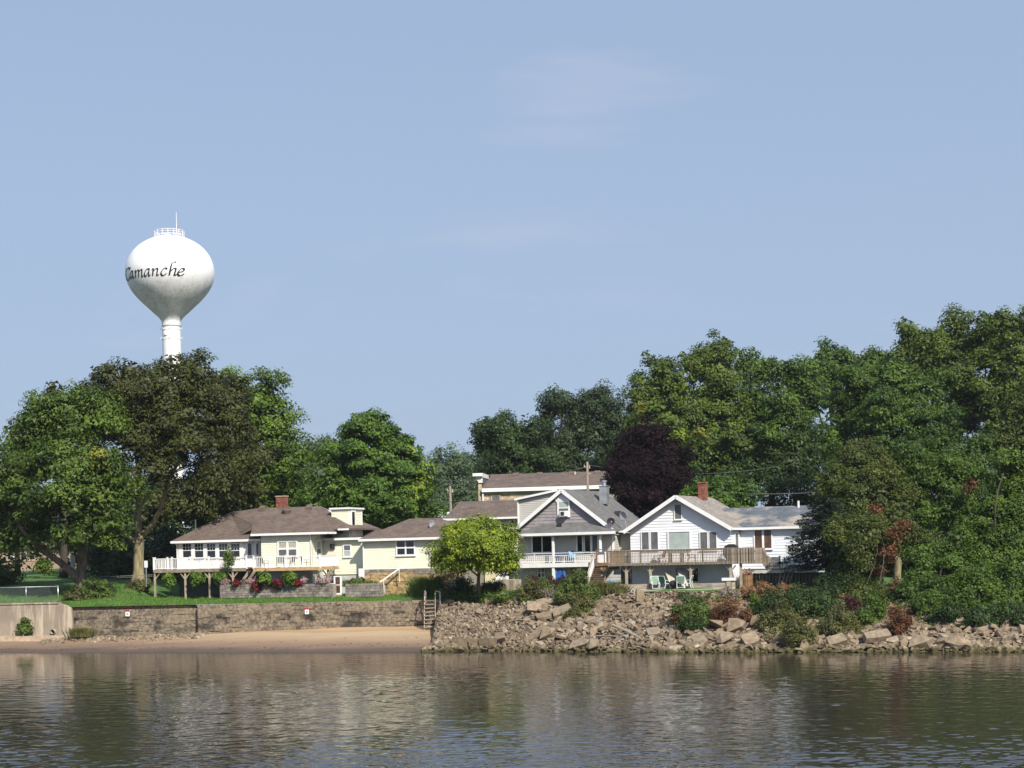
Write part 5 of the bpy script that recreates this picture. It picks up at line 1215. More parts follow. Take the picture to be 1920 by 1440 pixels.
# patio below
mb = MB(); px_ = [hf.world(F(a, 1100, b_)[0], b_, 0) for a, b_ in ((1160, -4.2), (1362, -4.2), (1375, .5), (1165, .5))]
mb.slab([(q_.x, q_.y, ground_z(q_.x, q_.y) + .06) for q_ in px_], .4); structure(mb.build('patio', M['concrete_grey']))
base_y = -3.2
def on_patio(px, yy): p = hf.world(F(px, 1100, yy)[0], yy, 0); p.z = ground_z(p.x, p.y) + .07; return p
chair('patio_chair', 'pale green sling patio chair leftmost of the four', on_patio(1229, -3.0), .55 - hf.a, M['white'], M['green_sling'], None, .6)
chair('patio_chair', 'dark green sling patio chair second from the left', on_patio(1246, -3.3), 2.7 - hf.a, M['white'], M['green_dark'], None, .62)
chair('patio_chair', 'pale green sling patio chair facing the house third from left', on_patio(1277, -3.3), PI + .25 - hf.a, M['white'], M['green_sling'], None, .62)
chair('patio_chair', 'pale green sling patio chair rightmost seen from its side', on_patio(1291, -3.2), -1.5 - hf.a, M['white'], M['green_sling'], None, .6)
for px, rz_, lab in ((1258, .5, 'left of two leaning grey game boards behind the patio chairs'), (1281, .3, 'right of two leaning grey game boards behind the patio chairs')):
    o = thing('game_board', lab, 'board', on_patio(px, -1.9), rz_); mb = MB()
    mb.slab([(-.32, -.5, .1), (.32, -.5, .1), (.32, .35, 1.35), (-.32, .35, 1.35)], .07); mb.build('board', M['concrete_grey'], o)
    mb = MB(); mb.beam((-.25, .36, 1.28), (-.25, .8, 0), .06, .06); mb.beam((.25, .36, 1.28), (.25, .8, 0), .06, .06); mb.build('leg', M['wood_pale'], o)
o = thing('fire_pit', 'dark round fire bowl between the green chairs', 'fire pit', on_patio(1265, -3.0)); mb = MB(); mb.lathe([(0, .2), (.3, .25), (.42, .45), (.45, .46), (.34, .2), (.2, .1), (.25, 0), (0, 0)], 16); mb.build('bowl', M['dark'], o, True); mb = MB(); mb.lathe([(.44, .462), (.3, .6), (0, .66)], 12); mb.build('lid', M['dark'], o, True)
for px0, px1, py0, py1, lab in ((1162, 1218, 1095, 1107, 'low timber wall left of the green patio chairs'), (1298, 1359, 1093, 1107, 'low timber wall right of the green patio chairs')):
    xx0, xx1, zz0, zz1 = hf.rect(px0, py0, px1, py1, -2.6); o = thing('timber_wall', lab, 'wall', hf.loc(), -hf.a); n_ = 3
    for i in range(n_):
        h = (zz1 - zz0 + .25) / n_; mb = MB(); mb.box(xx0 + .03 * (i % 2), xx1 - .04 * ((i + 1) % 2), -2.6 + .02 * i, -2.35, zz0 - .25 + i * h, zz0 - .25 + (i + 1) * h - .012); mb.build('timber', M['timber'], o)
o = thing('stone_table', 'white topped brown box under the deck posts', 'table', on_patio(1369, -2.0), -hf.a); mb = MB(); mb.box(-.45, .45, -.3, .3, 0, .62); mb.build('base', M['wood_brown'], o); mb = MB(); mb.box(-.55, .5, -.4, .4, .622, .85); mb.build('top', M['white'], o)
o = thing('garden_post', 'short thick grey wooden post right of the timber wall', 'post', on_patio(1366, -3.0)); mb = MB(); mb.box(-.16, .16, -.12, .12, -.3, .55); mb.box(.22, .5, -.12, .12, -.3, .5); mb.build('post', M['timber'], o)
xx0, xx1, zz0, zz1 = hf.rect(1393, 1083, 1408, 1101, -1.6); o = thing('wooden_barrel', 'slatted brown wooden tub with dry weeds behind', 'tub', on_patio(1401, -1.6)); hh = 0.95
for i in range(14):
    a = 2 * PI * i / 14; mb = MB(); mb.box(-.085, .085, -.02, .02, 0, hh); s_ = mb.build('stave', M['wood_brown'], o, loc=(.4 * math.cos(a), .4 * math.sin(a), 0)); s_.rotation_euler = (0, 0, a + PI / 2)
mb = MB(); mb.lathe([(0, .75), (.37, .75)], 14); mb.build('soil', M['bark_dark'], o)
# dark board fence right of the deck, with two folding ladders
xx0, xx1, zz0, zz1 = hf.rect(1412, 1073, 1606, 1101, .6); df = thing('board_fence', 'dark weathered board fence behind the spruce below the white house', 'fence', hf.loc(), -hf.a)
M['fence'] = mat('dark_fence_boards', (.095, .078, .060), .95, .3, 2.0, .3, stretch=(2, 2, .4), perobj=.25)
me = MB(); me.box(-.125, .125, -.02, .02, 0, zz1 - zz0 + .2); me = me.mesh('board', M['fence']); n_ = int((xx1 - xx0) / .27)
for i in range(n_): place(me, 'board', df, (xx0 + .135 + i * .27, .6 + .01 * (i % 3), zz0 - .2 - .02 * (i % 2)))
mb = MB(); mb.box(xx0, xx1, .54, .575, zz1 - .18, zz1 - .06); mb.build('fence_rail', M['fence'], df)
for px, lab in ((1463, 'left of two leaning grey ladders at the dark board fence'), (1477, 'right of two leaning grey ladders at the dark board fence')):
    a, b_ = Vector(P(px - 4, 1099, -.6)), Vector(P(px + 5, 1056, .3)); o = thing('ladder', lab, 'ladder', hf.world(*a), -hf.a); d = b_ - a
    for s_ in (0, .32): mb = MB(); mb.beam((s_, 0, 0), (s_ + d.x, d.y, d.z), .05, .07); mb.build('ladder_rail', M['timber'], o)
    for i in range(6): t_ = (i + .5) / 6; mb = MB(); mb.tube([(d.x * t_, d.y * t_, d.z * t_), (d.x * t_ + .32, d.y * t_, d.z * t_)], .02, 6); mb.build('rung', M['timber'], o)

# ================================================================ houses and buildings behind
bf = Frame(900, 985, 160, 17, 4.0); F = bf.F; P = bf.P
B = thing('brown_roofed_house', 'cream house with wide brown hipped roof behind the small tree', 'house', bf.loc(), -bf.a)
xx0, xx1, zz0, zz1 = bf.rect(850, 974, 985, 1040, 0); mb = MB(); mb.box(xx0, xx1, 0, 9, -.3, zz1); mb.build('wall', M['cream'], B)
ex0, ez0 = F(832, 972.5, -.6); ex1 = F(1010, 972.5, -.6)[0]; rx0, rz0_ = F(862, 940.5, 5); rx1 = F(985, 938, 5)[0]
roof(B, hip(ex0, ex1, -.6, 10.6, ez0, rx0, rx1, 5, rz0_), 'roof_brown'); fascia(B, [(ex0, -.63, ez0), (ex1, -.63, ez0)], 'gutter', h=.18)
roof_vent(B, P(887, 954, 2.5), .3); fwin(bf, B, 940, 982, 952, 1000, -.0, panes=['glass'], trim=.08)
mb = MB(); c = P(961, 979, -.1); mb.box(c[0] - .06, c[0] + .06, -.25, -.01, c[2] - .15, c[2] + .15); mb.build('wall_lamp', M['dark'], B)
# white roofed shed
sf = Frame(830, 965, 172, 10, 4.2); F = sf.F; P = sf.P
Sh = thing('white_roofed_shed', 'shed with bright white metal roof between the big linden and brown roof', 'shed', sf.loc(), -sf.a)
xx0, xx1, zz0, zz1 = sf.rect(815, 972, 846, 1010, 0); mb = MB(); mb.box(xx0, xx1 + 1, 0, 4.4, 0, zz1); mb.build('wall', M['white_siding'], Sh)
a, b_ = F(811, 972, -.3), F(842, 957, 4.5); mb = MB(); mb.slab([(xx0 - .4, -.3, zz1), (xx1 + 1.4, -.3, zz1), (xx1 + 1.4, 4.7, zz1 + .75), (xx0 - .4, 4.7, zz1 + .75)], .1); mb.build('roof', M['white'], Sh)
# old stone building at the back
of = Frame(905, 940, 190, 6, 4.3); F = of.F; P = of.P
O = thing('stone_building', 'old pale limestone building with brown roof and white cornice at the back', 'building', of.loc(), -of.a)
xx0, xx1, zz0, zz1 = of.rect(905, 919, 1160, 985, 0)
mb = MB(); mb.box(xx0 + .05, xx1, .12, 11, -.2, zz1); ow = mb.build('wall', M['mortar'], O)
zv = F(960, 944, 0)[1]
courses(ow, 'lime', xx0, F(1052, 930, 0)[0], zv - .7, zz1 - .02, -.02, .75, .30, .25, .02, .03, 'stone', skip=lambda x_, z_: False)
fwin(of, O, 923, 929.5, 936.5, 945, -.04, panes=['screen'], trim=.14, frame='lime')
ez0 = F(1010, 912, -.5)[1]; rz0_ = F(1010, 887, 5.5)[1]; ex0, ex1 = F(903, 914, -.5)[0], F(1170, 912, -.5)[0]
mb = MB(); mb.slab([(ex0, -.5, ez0), (ex1, -.5, ez0), (ex1, 5.5, rz0_), (F(922, 890, 5.5)[0], 5.5, rz0_)], .15); mb.slab([(ex0, 11.5, ez0), (ex0, 5.5, rz0_), (ex1, 5.5, rz0_), (ex1, 11.5, ez0)], .15); mb.build('roof', M['roof_brown'], O)
mb = MB(); mb.box(ex0, ex1, -.52, -.42, ez0 - .45, ez0 - .05); mb.box(ex0, ex1, -.4, .1, ez0 - .5, ez0 - .455); mb.build('cornice', M['white'], O)
xx = F(905, 930, -.1)[0]; mb = MB(); mb.box(xx - .02, xx + .12, -.3, -.05, -.2, ez0 - .5); mb.build('downspout', M['white'], O)
px0, px1, pz0, pz1 = of.rect(897.5, 905, 904.5, 985, 0)
mb = MB(); mb.box(px0 + .02, px1 - .02, .1, 11, -.2, pz1); pw = mb.build('end_pier', M['mortar'], O); courses(pw, 'lime', px0, px1, zv - .7, pz1, -.05, .3, .2, .2, .015, .02, 'stone')
cx0_, cx1_, cz0_, cz1_ = of.rect(887, 887.5, 905, 893, -.2); mb = MB(); mb.box(cx0_, cx1_, -.6, 10, cz0_, cz1_); mb.box(cx0_ + .25, cx1_, -.4, 10, cz0_ - .12, cz0_ - .002); mb.build('parapet_cornice', M['white'], O)
kx0, kx1, kz0, kz1 = of.rect(897.5, 893, 904.5, 905, -.1); mb = MB(); mb.slab([(kx0 - .35, -.2, kz1 - .12), (kx1, -.2, kz1 - .12), (kx1, -.2, kz0), (kx0, -.2, kz0)], .6, (0, 1, 0)); mb.build('corbel', M['white'], O)
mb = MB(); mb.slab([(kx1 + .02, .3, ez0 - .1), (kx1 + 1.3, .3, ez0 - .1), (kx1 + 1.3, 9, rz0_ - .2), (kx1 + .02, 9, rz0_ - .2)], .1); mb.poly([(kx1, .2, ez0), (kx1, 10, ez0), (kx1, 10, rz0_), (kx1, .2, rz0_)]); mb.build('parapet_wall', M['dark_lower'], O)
for px, py in ((967, 890.5), (1012, 889.5), (1072, 888), (1120, 886.5)): roof_vent(O, P(px, py + 2, 4.8), .4)
for px, py in ((1078.5, 890), (1106, 893)): c = P(px, py, 4.5); mb = MB(); mb.box(c[0] - .1, c[0] + .1, 4.4, 4.6, c[2] - .5, c[2] + .35); mb.build('vent_stack', M['lime'], O)
# utility poles and lines
def upole(px, pyt, Y, label, arm=False):
    p = W(px, pyt, Y); zb = 3.6; o = thing('utility_pole', label, 'pole', (p.x, p.y, zb)); mb = MB(); mb.tube([(0, 0, 0), (0, 0, p.z - zb)], [.17, .12], 10); mb.build('pole', M['pole_wood'], o, True)
    mb = MB(); mb.box(-.35, -.12, -.05, .05, p.z - zb - .55, p.z - zb - .48); mb.tube([(-.3, 0, p.z - zb - .48), (-.3, 0, p.z - zb - .3)], .05, 8); mb.tube([(.22, -.05, p.z - zb - .7), (.22, -.05, p.z - zb - .35)], .06, 8); mb.build('insulator', M['concrete_grey'], o); return p
pA = upole(1101, 866, 175, 'utility pole rising in front of the brown roof of the stone building'); pB = upole(844, 911, 178, 'short utility pole left of the stone building by the linden')
def cable(a, b_, label, sag=.5, r_=.022):
    a, b_ = Vector(a), Vector(b_); pts = []
    for i in range(13): t_ = i / 12; q_ = (b_ - a) * t_; q_.z -= sag * 4 * t_ * (1 - t_); pts.append(tuple(q_))
    mb = MB(); mb.tube(pts, r_, 5); tag(mb.build('power_line', M['wire'], None, True, a), label, 'cable')
up_ = lambda p, d: Vector((p.x, p.y, p.z - d))
cable(up_(pA, .3), W(1460, 874, 185), 'thin power line from the roof pole across the purple tree to the right woods', .9)
cable(up_(pA, .5), W(780, 896, 176), 'thin power line from the roof pole leftwards to the linden', .8)
cable(up_(pB, .3), W(896, 905, 189), 'short power line from the short pole to the stone building', .3)
cable(W(1400, 926, 160), W(1560, 921, 160), 'power line just above the blue grey wing roof', .1, .03)
# far houses at the left under the trees
lf = Frame(40, 1058, 205, 14, 6.6); F = lf.F; P = lf.P
Lh = thing('tan_house', 'tan brick house with white trim half hidden behind the left trees', 'house', lf.loc(), -lf.a)
xx0, xx1, zz0, zz1 = lf.rect(-60, 1026, 76, 1060, 0); mb = MB(); mb.box(xx0, xx1, 0, 9, -.4, zz1); mb.build('wall', M['cliff_tan'], Lh)
roof(Lh, hip(xx0 - .5, xx1 + .5, -.5, 9.5, zz1, xx0 + 3, xx1 - 3, 4.5, zz1 + 2.6), 'roof_brown')
for a, b_, c, d in ((15, 1036, 24, 1048), (40, 1034, 46, 1046), (56, 1036, 66, 1050)): fwin(lf, Lh, a, 1036, a + 9, 1049, -.01, panes=['glass'], trim=.1, frame='lime')
mb = MB(); x_ = F(22, 1046, -.2)[0]; z_ = F(22, 1046, -.2)[1]; mb.box(x_, x_ + .9, -.5, -.05, z_ - .3, z_ + .25); mb.build('window_box', M['white'], Lh)
l2 = Frame(105, 1058, 214, 14, 6.8); F = l2.F
L2 = thing('tan_garage', 'low tan building with pink roof edge seen under the forked tree', 'garage', l2.loc(), -l2.a)
xx0, xx1, zz0, zz1 = l2.rect(84, 1040, 132, 1062, 0); mb = MB(); mb.box(xx0, xx1, 0, 7, -.4, zz1); mb.build('wall', M['cliff_tan'], L2)
roof(L2, hip(xx0 - .4, xx1 + .4, -.4, 7.4, zz1, xx0 + 2, xx1 - 2, 3.5, zz1 + 1.3), 'roof_tan'); fascia(L2, [(xx0 - .4, -.43, zz1), (xx1 + .4, -.43, zz1)], 'fascia', 'cliff_tan')
fwin(l2, L2, 98, 1046, 104, 1053, -.01, panes=['glass'], trim=.12)
o = thing('low_wall', 'low tan garden wall in front of the tan house', 'wall', lf.loc(), -lf.a); xx0, xx1, zz0, zz1 = lf.rect(-60, 1053, 128, 1059, -3); mb = MB(); mb.box(xx0, xx1, -3, -2.7, zz0 - .4, zz1); mb.box(xx0, xx1, -3.05, -2.65, zz1 + .002, zz1 + .1); mb.build('wall_panel', M['cliff_tan'], o)
p = W(137, 1075, 172); o = thing('grey_post', 'tall grey post standing beside the trunk of the forked tree', 'post', (p.x, p.y, 4.5)); mb = MB(); mb.tube([(0, 0, 0), (0, 0, 3.4)], .17, 8); mb.box(-.25, .25, -.03, .03, 2.2, 3.3); mb.build('post', M['steel'], o)
# pale shed glimpsed through the right hand trees
p = W(1756, 1092, 150); o = thing('pale_shed', 'pale shed glimpsed between the dark trunks at the right', 'shed', (p.x, p.y, 3.9), -.4)
mb = MB(); lap(mb, rectp(-1.6, 1.6, 0, 2.6), 'y', 0, .25); mb.box(-1.6, 1.6, .02, 3, 0, 2.6); mb.build('wall', M['white_siding'], o); roof(o, [[(-1.9, -.3, 2.5), (1.9, -.3, 2.5), (1.9, 1.5, 3.5), (-1.9, 1.5, 3.5)], [(-1.9, 1.5, 3.5), (1.9, 1.5, 3.5), (1.9, 3.3, 2.5), (-1.9, 3.3, 2.5)]], 'roof_grey', .1)
# ================================================================ water tower
TY = 290.0; tc_ = W(322, 640, TY); sc = TY / FPX; tb = 5.0
T = thing('water_tower', 'white bulb shaped water tower lettered Camanche above the left trees', 'water tower', (tc_.x, tc_.y, tb))
def zt_(py): return W(322, py, TY).z - tb
def pz(zoom_y): return 380 + zoom_y / 4.5
prof_px = [(78, 1050), (80, 1012), (86, 992), (104, 968), (150, 925), (205, 873), (262, 818), (312, 758), (344, 705), (364, 650), (371, 600), (368, 555), (354, 500), (328, 445), (285, 390), (228, 345), (170, 314), (126, 298), (60, 290), (0, 288)]
prof_ = [(r_ / 4.5 * sc, zt_(pz(y_))) for r_, y_ in prof_px]
def catmull(P, n_):
    out_ = []
    for i in range(len(P) - 1):
        p0, p1, p2, p3 = [np.array(P[max(0, min(len(P) - 1, i + k))], float) for k in (-1, 0, 1, 2)]
        for j in range(n_):
            t_ = j / n_; out_.append(tuple(.5 * ((2*p1) + (-p0+p2)*t_ + (2*p0-5*p1+4*p2-p3)*t_*t_ + (-p0+3*p1-3*p2+p3)*t_**3)))
    out_.append(tuple(P[-1])); return out_
prof_s = catmull(prof_, 4); prof_s = [(max(a, 0), b_) for a, b_ in prof_s]
M['tank'] = mat('white_tank_paint', (.80, .80, .80), .38, .02, .4)
zA, zB, zC = zt_(pz(1010)), zt_(pz(700)), zt_(pz(520))
overlay(M['tank'], (.44, .44, .35), .40, .72, .55, (1.6, 1.6, .10), zmask=[(zA - .5, .45), (zA + 1, .75), (zB - 1.5, .85), (zB + .6, .35), (zC, 0.0)], seed=1, amount=.6)
overlay(M['tank'], (.27, .26, .17), .50, .68, 1.3, (2.2, 2.2, .07), zmask=[(zA - .5, .5), (zA + 1, .9), (zB - .5, .7), (zC - 1.5, 0.0)], seed=11, amount=.6)
mb = MB(); mb.lathe(prof_s, 72); mb.build('tank', M['tank'], T, True)
rp_ = 77.5 / 4.5 * sc
mb = MB(); mb.lathe([(rp_ * 1.25, 0), (rp_ * 1.02, 3), (rp_, 6), (rp_, zt_(pz(1048)))], 40); mb.build('pedestal', M['tank'], T, True)
mb = MB(); mb.lathe([(rp_, zt_(pz(1046))), (rp_ + .08, zt_(pz(1046))), (rp_ + .08, zt_(pz(1038))), (rp_, zt_(pz(1038)))], 40); mb.build('ring', M['dish_grey'], T)
for zy in (1075, 1155):
    z_ = zt_(pz(zy)); mb = MB(); mb.lathe([(rp_, z_ - .05), (rp_ + .06, z_), (rp_, z_ + .05)], 40)
    for s_ in range(8):
        a = s_ * PI / 4; ca_, sa_ = math.cos(a), math.sin(a); mb.tube([(rp_ * ca_, rp_ * sa_, z_), ((rp_ + .38) * ca_, (rp_ + .38) * sa_, z_ + .38)], .04, 5)
    mb.build('bracket_ring', M['white'], T)
z_ = zt_(pz(1108)); x_ = -28 / 4.5 * sc; y_ = -math.sqrt(rp_ ** 2 - x_ ** 2)
mb = MB(); mb.tube([(x_ * 1.0, y_ + .2, z_), (x_ * 1.02, y_ - .12, z_)], .36, 14); mb.build('hatch', M['white'], T)
# railing on the top
rr0 = 124 / 4.5 * sc; zr0, zr1 = zt_(pz(296)), zt_(pz(240)); mb = MB(); nn = 40
circ = lambda r_, z_: [(r_ * math.cos(2*PI*i/nn), r_ * math.sin(2*PI*i/nn), z_) for i in range(nn + 1)]
for t_ in (.35, .7, 1.0): mb.tube(circ(rr0, lerp(zr0, zr1, t_)), .045, 5, False)
rl_ = mb.build('railing', M['white'], T)
pm = MB(); pm.tube([(0, 0, 0), (0, 0, zr1 - zr0)], .055, 6); pm = pm.mesh('railing_post', M['white'])
for i in range(16): a = 2 * PI * (i + .3) / 16; place(pm, 'railing_post', rl_, (rr0 * math.cos(a), rr0 * math.sin(a), zr0))
mb = MB(); mb.lathe([(1.1, zr0 - .1), (1.1, zr0 + .25), (.7, zr0 + .45), (0, zr0 + .5)], 20, (-.2, 0, 0)); mb.build('vent_cap', M['white'], T)
ax_ = (618 - 550) / 4.5 * sc
mb = MB(); mb.tube([(ax_, -.4, zr0), (ax_, -.4, zt_(pz(205))), (ax_, -.4, zt_(pz(85)))], [.08, .06, .035], 6); an = mb.build('antenna', M['white'], T)
mb = MB(); mb.tube([(ax_ + .22, -.4, zr1 - .1), (ax_ + .22, -.4, zt_(pz(205)))], .07, 6); mb.build('beacon', M['red'], an)
# the lettering: broad-nib italic strokes laid on the tank
def arch(x0): return [(x0, .45), (x0 + .22, .82), (x0 + .45, .97), (x0 + .56, .84), (x0 + .54, .4), (x0 + .52, .12), (x0 + .6, .0), (x0 + .78, .16)]
stem = lambda x0: [(x0 - .16, .80), (x0 + .02, .98), (x0 + .02, .7), (x0, .02)]
LET = {
 'C': [[(1.20, 1.30), (1.05, 1.50), (.75, 1.55), (.38, 1.28), (.16, .78), (.22, .25), (.52, -.02), (.90, .06), (1.2, .34)], [(1.2, 1.5), (1.17, 1.2)]],
 'a': [[(.74, .90), (.48, .97), (.18, .66), (.06, .26), (.20, .0), (.48, .22), (.74, .72)], [(.78, 1.0), (.72, .5), (.70, .1), (.80, .0), (.98, .18)]],
 'm': [stem(.16), arch(.18)[:5] + [(.70, .02)], arch(.70)],
 'n': [stem(.16), arch(.18)],
 'c': [[(.74, .80), (.66, .95), (.44, .96), (.16, .62), (.08, .26), (.26, .0), (.50, .03), (.76, .26)]],
 'h': [[(.62, 1.74), (.44, 1.84), (.24, 1.70), (.16, 1.2), (.14, .02)], arch(.16)],
 'e': [[(.14, .44), (.44, .52), (.68, .72), (.60, .94), (.40, .96), (.14, .62), (.08, .26), (.24, .0), (.48, .02), (.76, .26)]],
}
XH = 1.22
def tank_r(z_):
    zs = [b_ for a, b_ in prof_s]; rs = [a for a, b_ in prof_s]; return float(np.interp(z_, zs, rs))
zbase = zt_(pz(610)) - 1.25
M['letter'] = mat('black_lettering', (.012, .012, .018), .5, .05, 1.0)
deg = lambda d: math.radians(d)
def letter(ch, a0, a1, k_=1.0):
    """lay a letter so that its width fills a0..a1 degrees round the tank"""
    st_ = LET[ch]; xs_ = [p[0] for s_ in st_ for p in s_]; w_ = max(xs_) - min(xs_); mb = MB()
    nib = (math.cos(deg(40)) * .115, math.sin(deg(40)) * .115)
    for s_ in st_:
        C_ = catmull(s_, 6); V = []
        for x, y in C_:
            for sg in (-1, 1):
                for q_ in (1,):
                    xx, yy = x + sg * nib[0], y + sg * nib[1]; xx += .16 * yy
                    ang = deg(a0 + 11.3) + (xx / w_) * deg(a1 - a0) * .95; z_ = zbase + yy * XH; r_ = tank_r(z_) + .035
                    V.append((r_ * math.sin(ang), -r_ * math.cos(ang), z_))
        n_ = len(C_); mb.add(V, [(2*i, 2*i+1, 2*i+3, 2*i+2) for i in range(n_ - 1)])
    for s_ in st_:                                     # the hairlines
        C_ = catmull(s_, 6); V = []
        for x, y in C_:
            for sg in (-1, 1):
                xx, yy = x - sg * .03, y + sg * .036; xx += .16 * yy; ang = deg(a0 + 11.3) + (xx / w_) * deg(a1 - a0) * .95; z_ = zbase + yy * XH; r_ = tank_r(z_) + .04
                V.append((r_ * math.sin(ang), -r_ * math.cos(ang), z_))
        n_ = len(C_); mb.add(V, [(2*i, 2*i+1, 2*i+3, 2*i+2) for i in range(n_ - 1)])
        # give the strokes a side so that they are solid paint film, not a floating sheet
    o = mb.build('letter', M['letter'], T); md = o.modifiers.new('film', 'SOLIDIFY'); md.thickness = .03; md.offset = 0
    return o
for ch, a0, a1 in (('C', -84, -66.5), ('a', -65, -54.5), ('m', -52.5, -36.5), ('a', -36, -26.5), ('n', -25, -14.5), ('c', -13.2, -5.8), ('h', -3.0, 7.0), ('e', 8.2, 16.8)): letter(ch, a0, a1)

# ================================================================ foliage
def quads_mesh(name, m, V, T, smooth_=False):
    """V: (n,4,3) quads, T: tint per face"""
    n_ = len(V); k = V.shape[1]; me = bpy.data.meshes.new(name); me.vertices.add(n_ * k); me.vertices.foreach_set('co', V.reshape(-1).astype(np.float32))
    me.loops.add(n_ * k); me.loops.foreach_set('vertex_index', np.arange(n_ * k, dtype=np.int32))
    me.polygons.add(n_); me.polygons.foreach_set('loop_start', np.arange(0, n_ * k, k, dtype=np.int32))
    try: me.polygons.foreach_set('loop_total', np.full(n_, k, dtype=np.int32))
    except Exception: pass
    me.update(calc_edges=True); me.materials.append(m)
    a = me.attributes.new('tint', 'FLOAT', 'FACE'); a.data.foreach_set('value', T.astype(np.float32)); return me
def unit(n_): v = rng.normal(size=(n_, 3)); return v / np.linalg.norm(v, axis=1, keepdims=True)
def leaves(C, N, size, T, droop=.25, aspect=.62):
    n_ = len(C); N = N / np.maximum(np.linalg.norm(N, axis=1, keepdims=True), 1e-6)
    t_ = np.cross(N, unit(n_)); t_[:, 2] -= droop; t_ -= N * (t_ * N).sum(1, keepdims=True); t_ /= np.maximum(np.linalg.norm(t_, axis=1, keepdims=True), 1e-6)
    b_ = np.cross(N, t_); s_ = (size * rng.uniform(.65, 1.35, n_))[:, None]
    V = np.stack([C - t_ * s_ * .45 - b_ * s_ * .56 * aspect, C - t_ * s_ * .38 + b_ * s_ * .56 * aspect, C + t_ * s_ * .62], 1)
    return V, T
def clumped(c, r, cr, per, leaf, dens=1.0, back=.45, bottom=.5, inner=.25, flat=.62, shell=(.62, 1.0), tint=0.0, droop=.25, aspect=.62):
    """leaves gathered in clumps over the shell of an ellipsoid (c, r); some clumps inside"""
    c = np.array(c, float); r = np.array(r, float)
    area = 4 * PI * (((r[0]*r[1])**1.6 + (r[0]*r[2])**1.6 + (r[1]*r[2])**1.6) / 3) ** (1 / 1.6)
    n_ = max(6, int(area / (cr * cr) * .62 * dens)); d = unit(n_)
    keep = np.ones(n_); keep[d[:, 1] > .35] *= back; keep[d[:, 2] < -.45] *= bottom
    d = d[rng.random(n_) < keep]; n_ = len(d)
    f = rng.uniform(*shell, n_); ins = rng.random(n_) < inner; f[ins] = rng.uniform(.1, .6, ins.sum()); st_ = rng.random(n_) < .13; f[st_] = rng.uniform(1.0, 1.22, st_.sum())
    K = c + d * r * f[:, None] + rng.normal(size=(n_, 3)) * cr * .3
    crs = cr * (.6 + 1.0 * rng.random(n_) ** 1.6); ct = rng.random(n_) * .55 + tint
    idx = np.repeat(np.arange(n_), np.maximum(3, (per * rng.uniform(.6, 1.4, n_) * (crs / cr) ** 2)).astype(int)); m_ = len(idx)
    o = unit(m_) * (rng.random(m_) ** .45)[:, None]; o[:, 2] *= flat
    # clumps droop a little outwards, as sprays of a branch do
    C = K[idx] + o * crs[idx][:, None]; C[:, 2] -= .25 * crs[idx] * (o[:, 0] ** 2 + o[:, 1] ** 2)
    N = o * .9 + d[idx] * .5 + unit(m_) * .75 + np.array([0, 0, .55])
    return leaves(C, N, np.full(m_, leaf), np.clip(ct[idx] + rng.random(m_) * .45, 0, 1.2), droop, aspect)
def limb(mb, a, b_, r0, r1, bend=.12, n_=6, seed=0, seg=6):
    k = rnd; a, b_ = Vector(a), Vector(b_); L_ = (b_ - a).length; off = Vector((k.gauss(0, 1), k.gauss(0, 1), k.gauss(0, .5))) * L_ * bend * .5
    pts = []; R = []
    for i in range(seg + 1):
        t_ = i / seg; p = a.lerp(b_, t_) + off * math.sin(PI * t_) + Vector((0, 0, L_ * bend * .35 * math.sin(PI * t_))); pts.append(tuple(p)); R.append(lerp(r0, r1, t_ ** .8))
    mb.tube(pts, R, n_); return pts
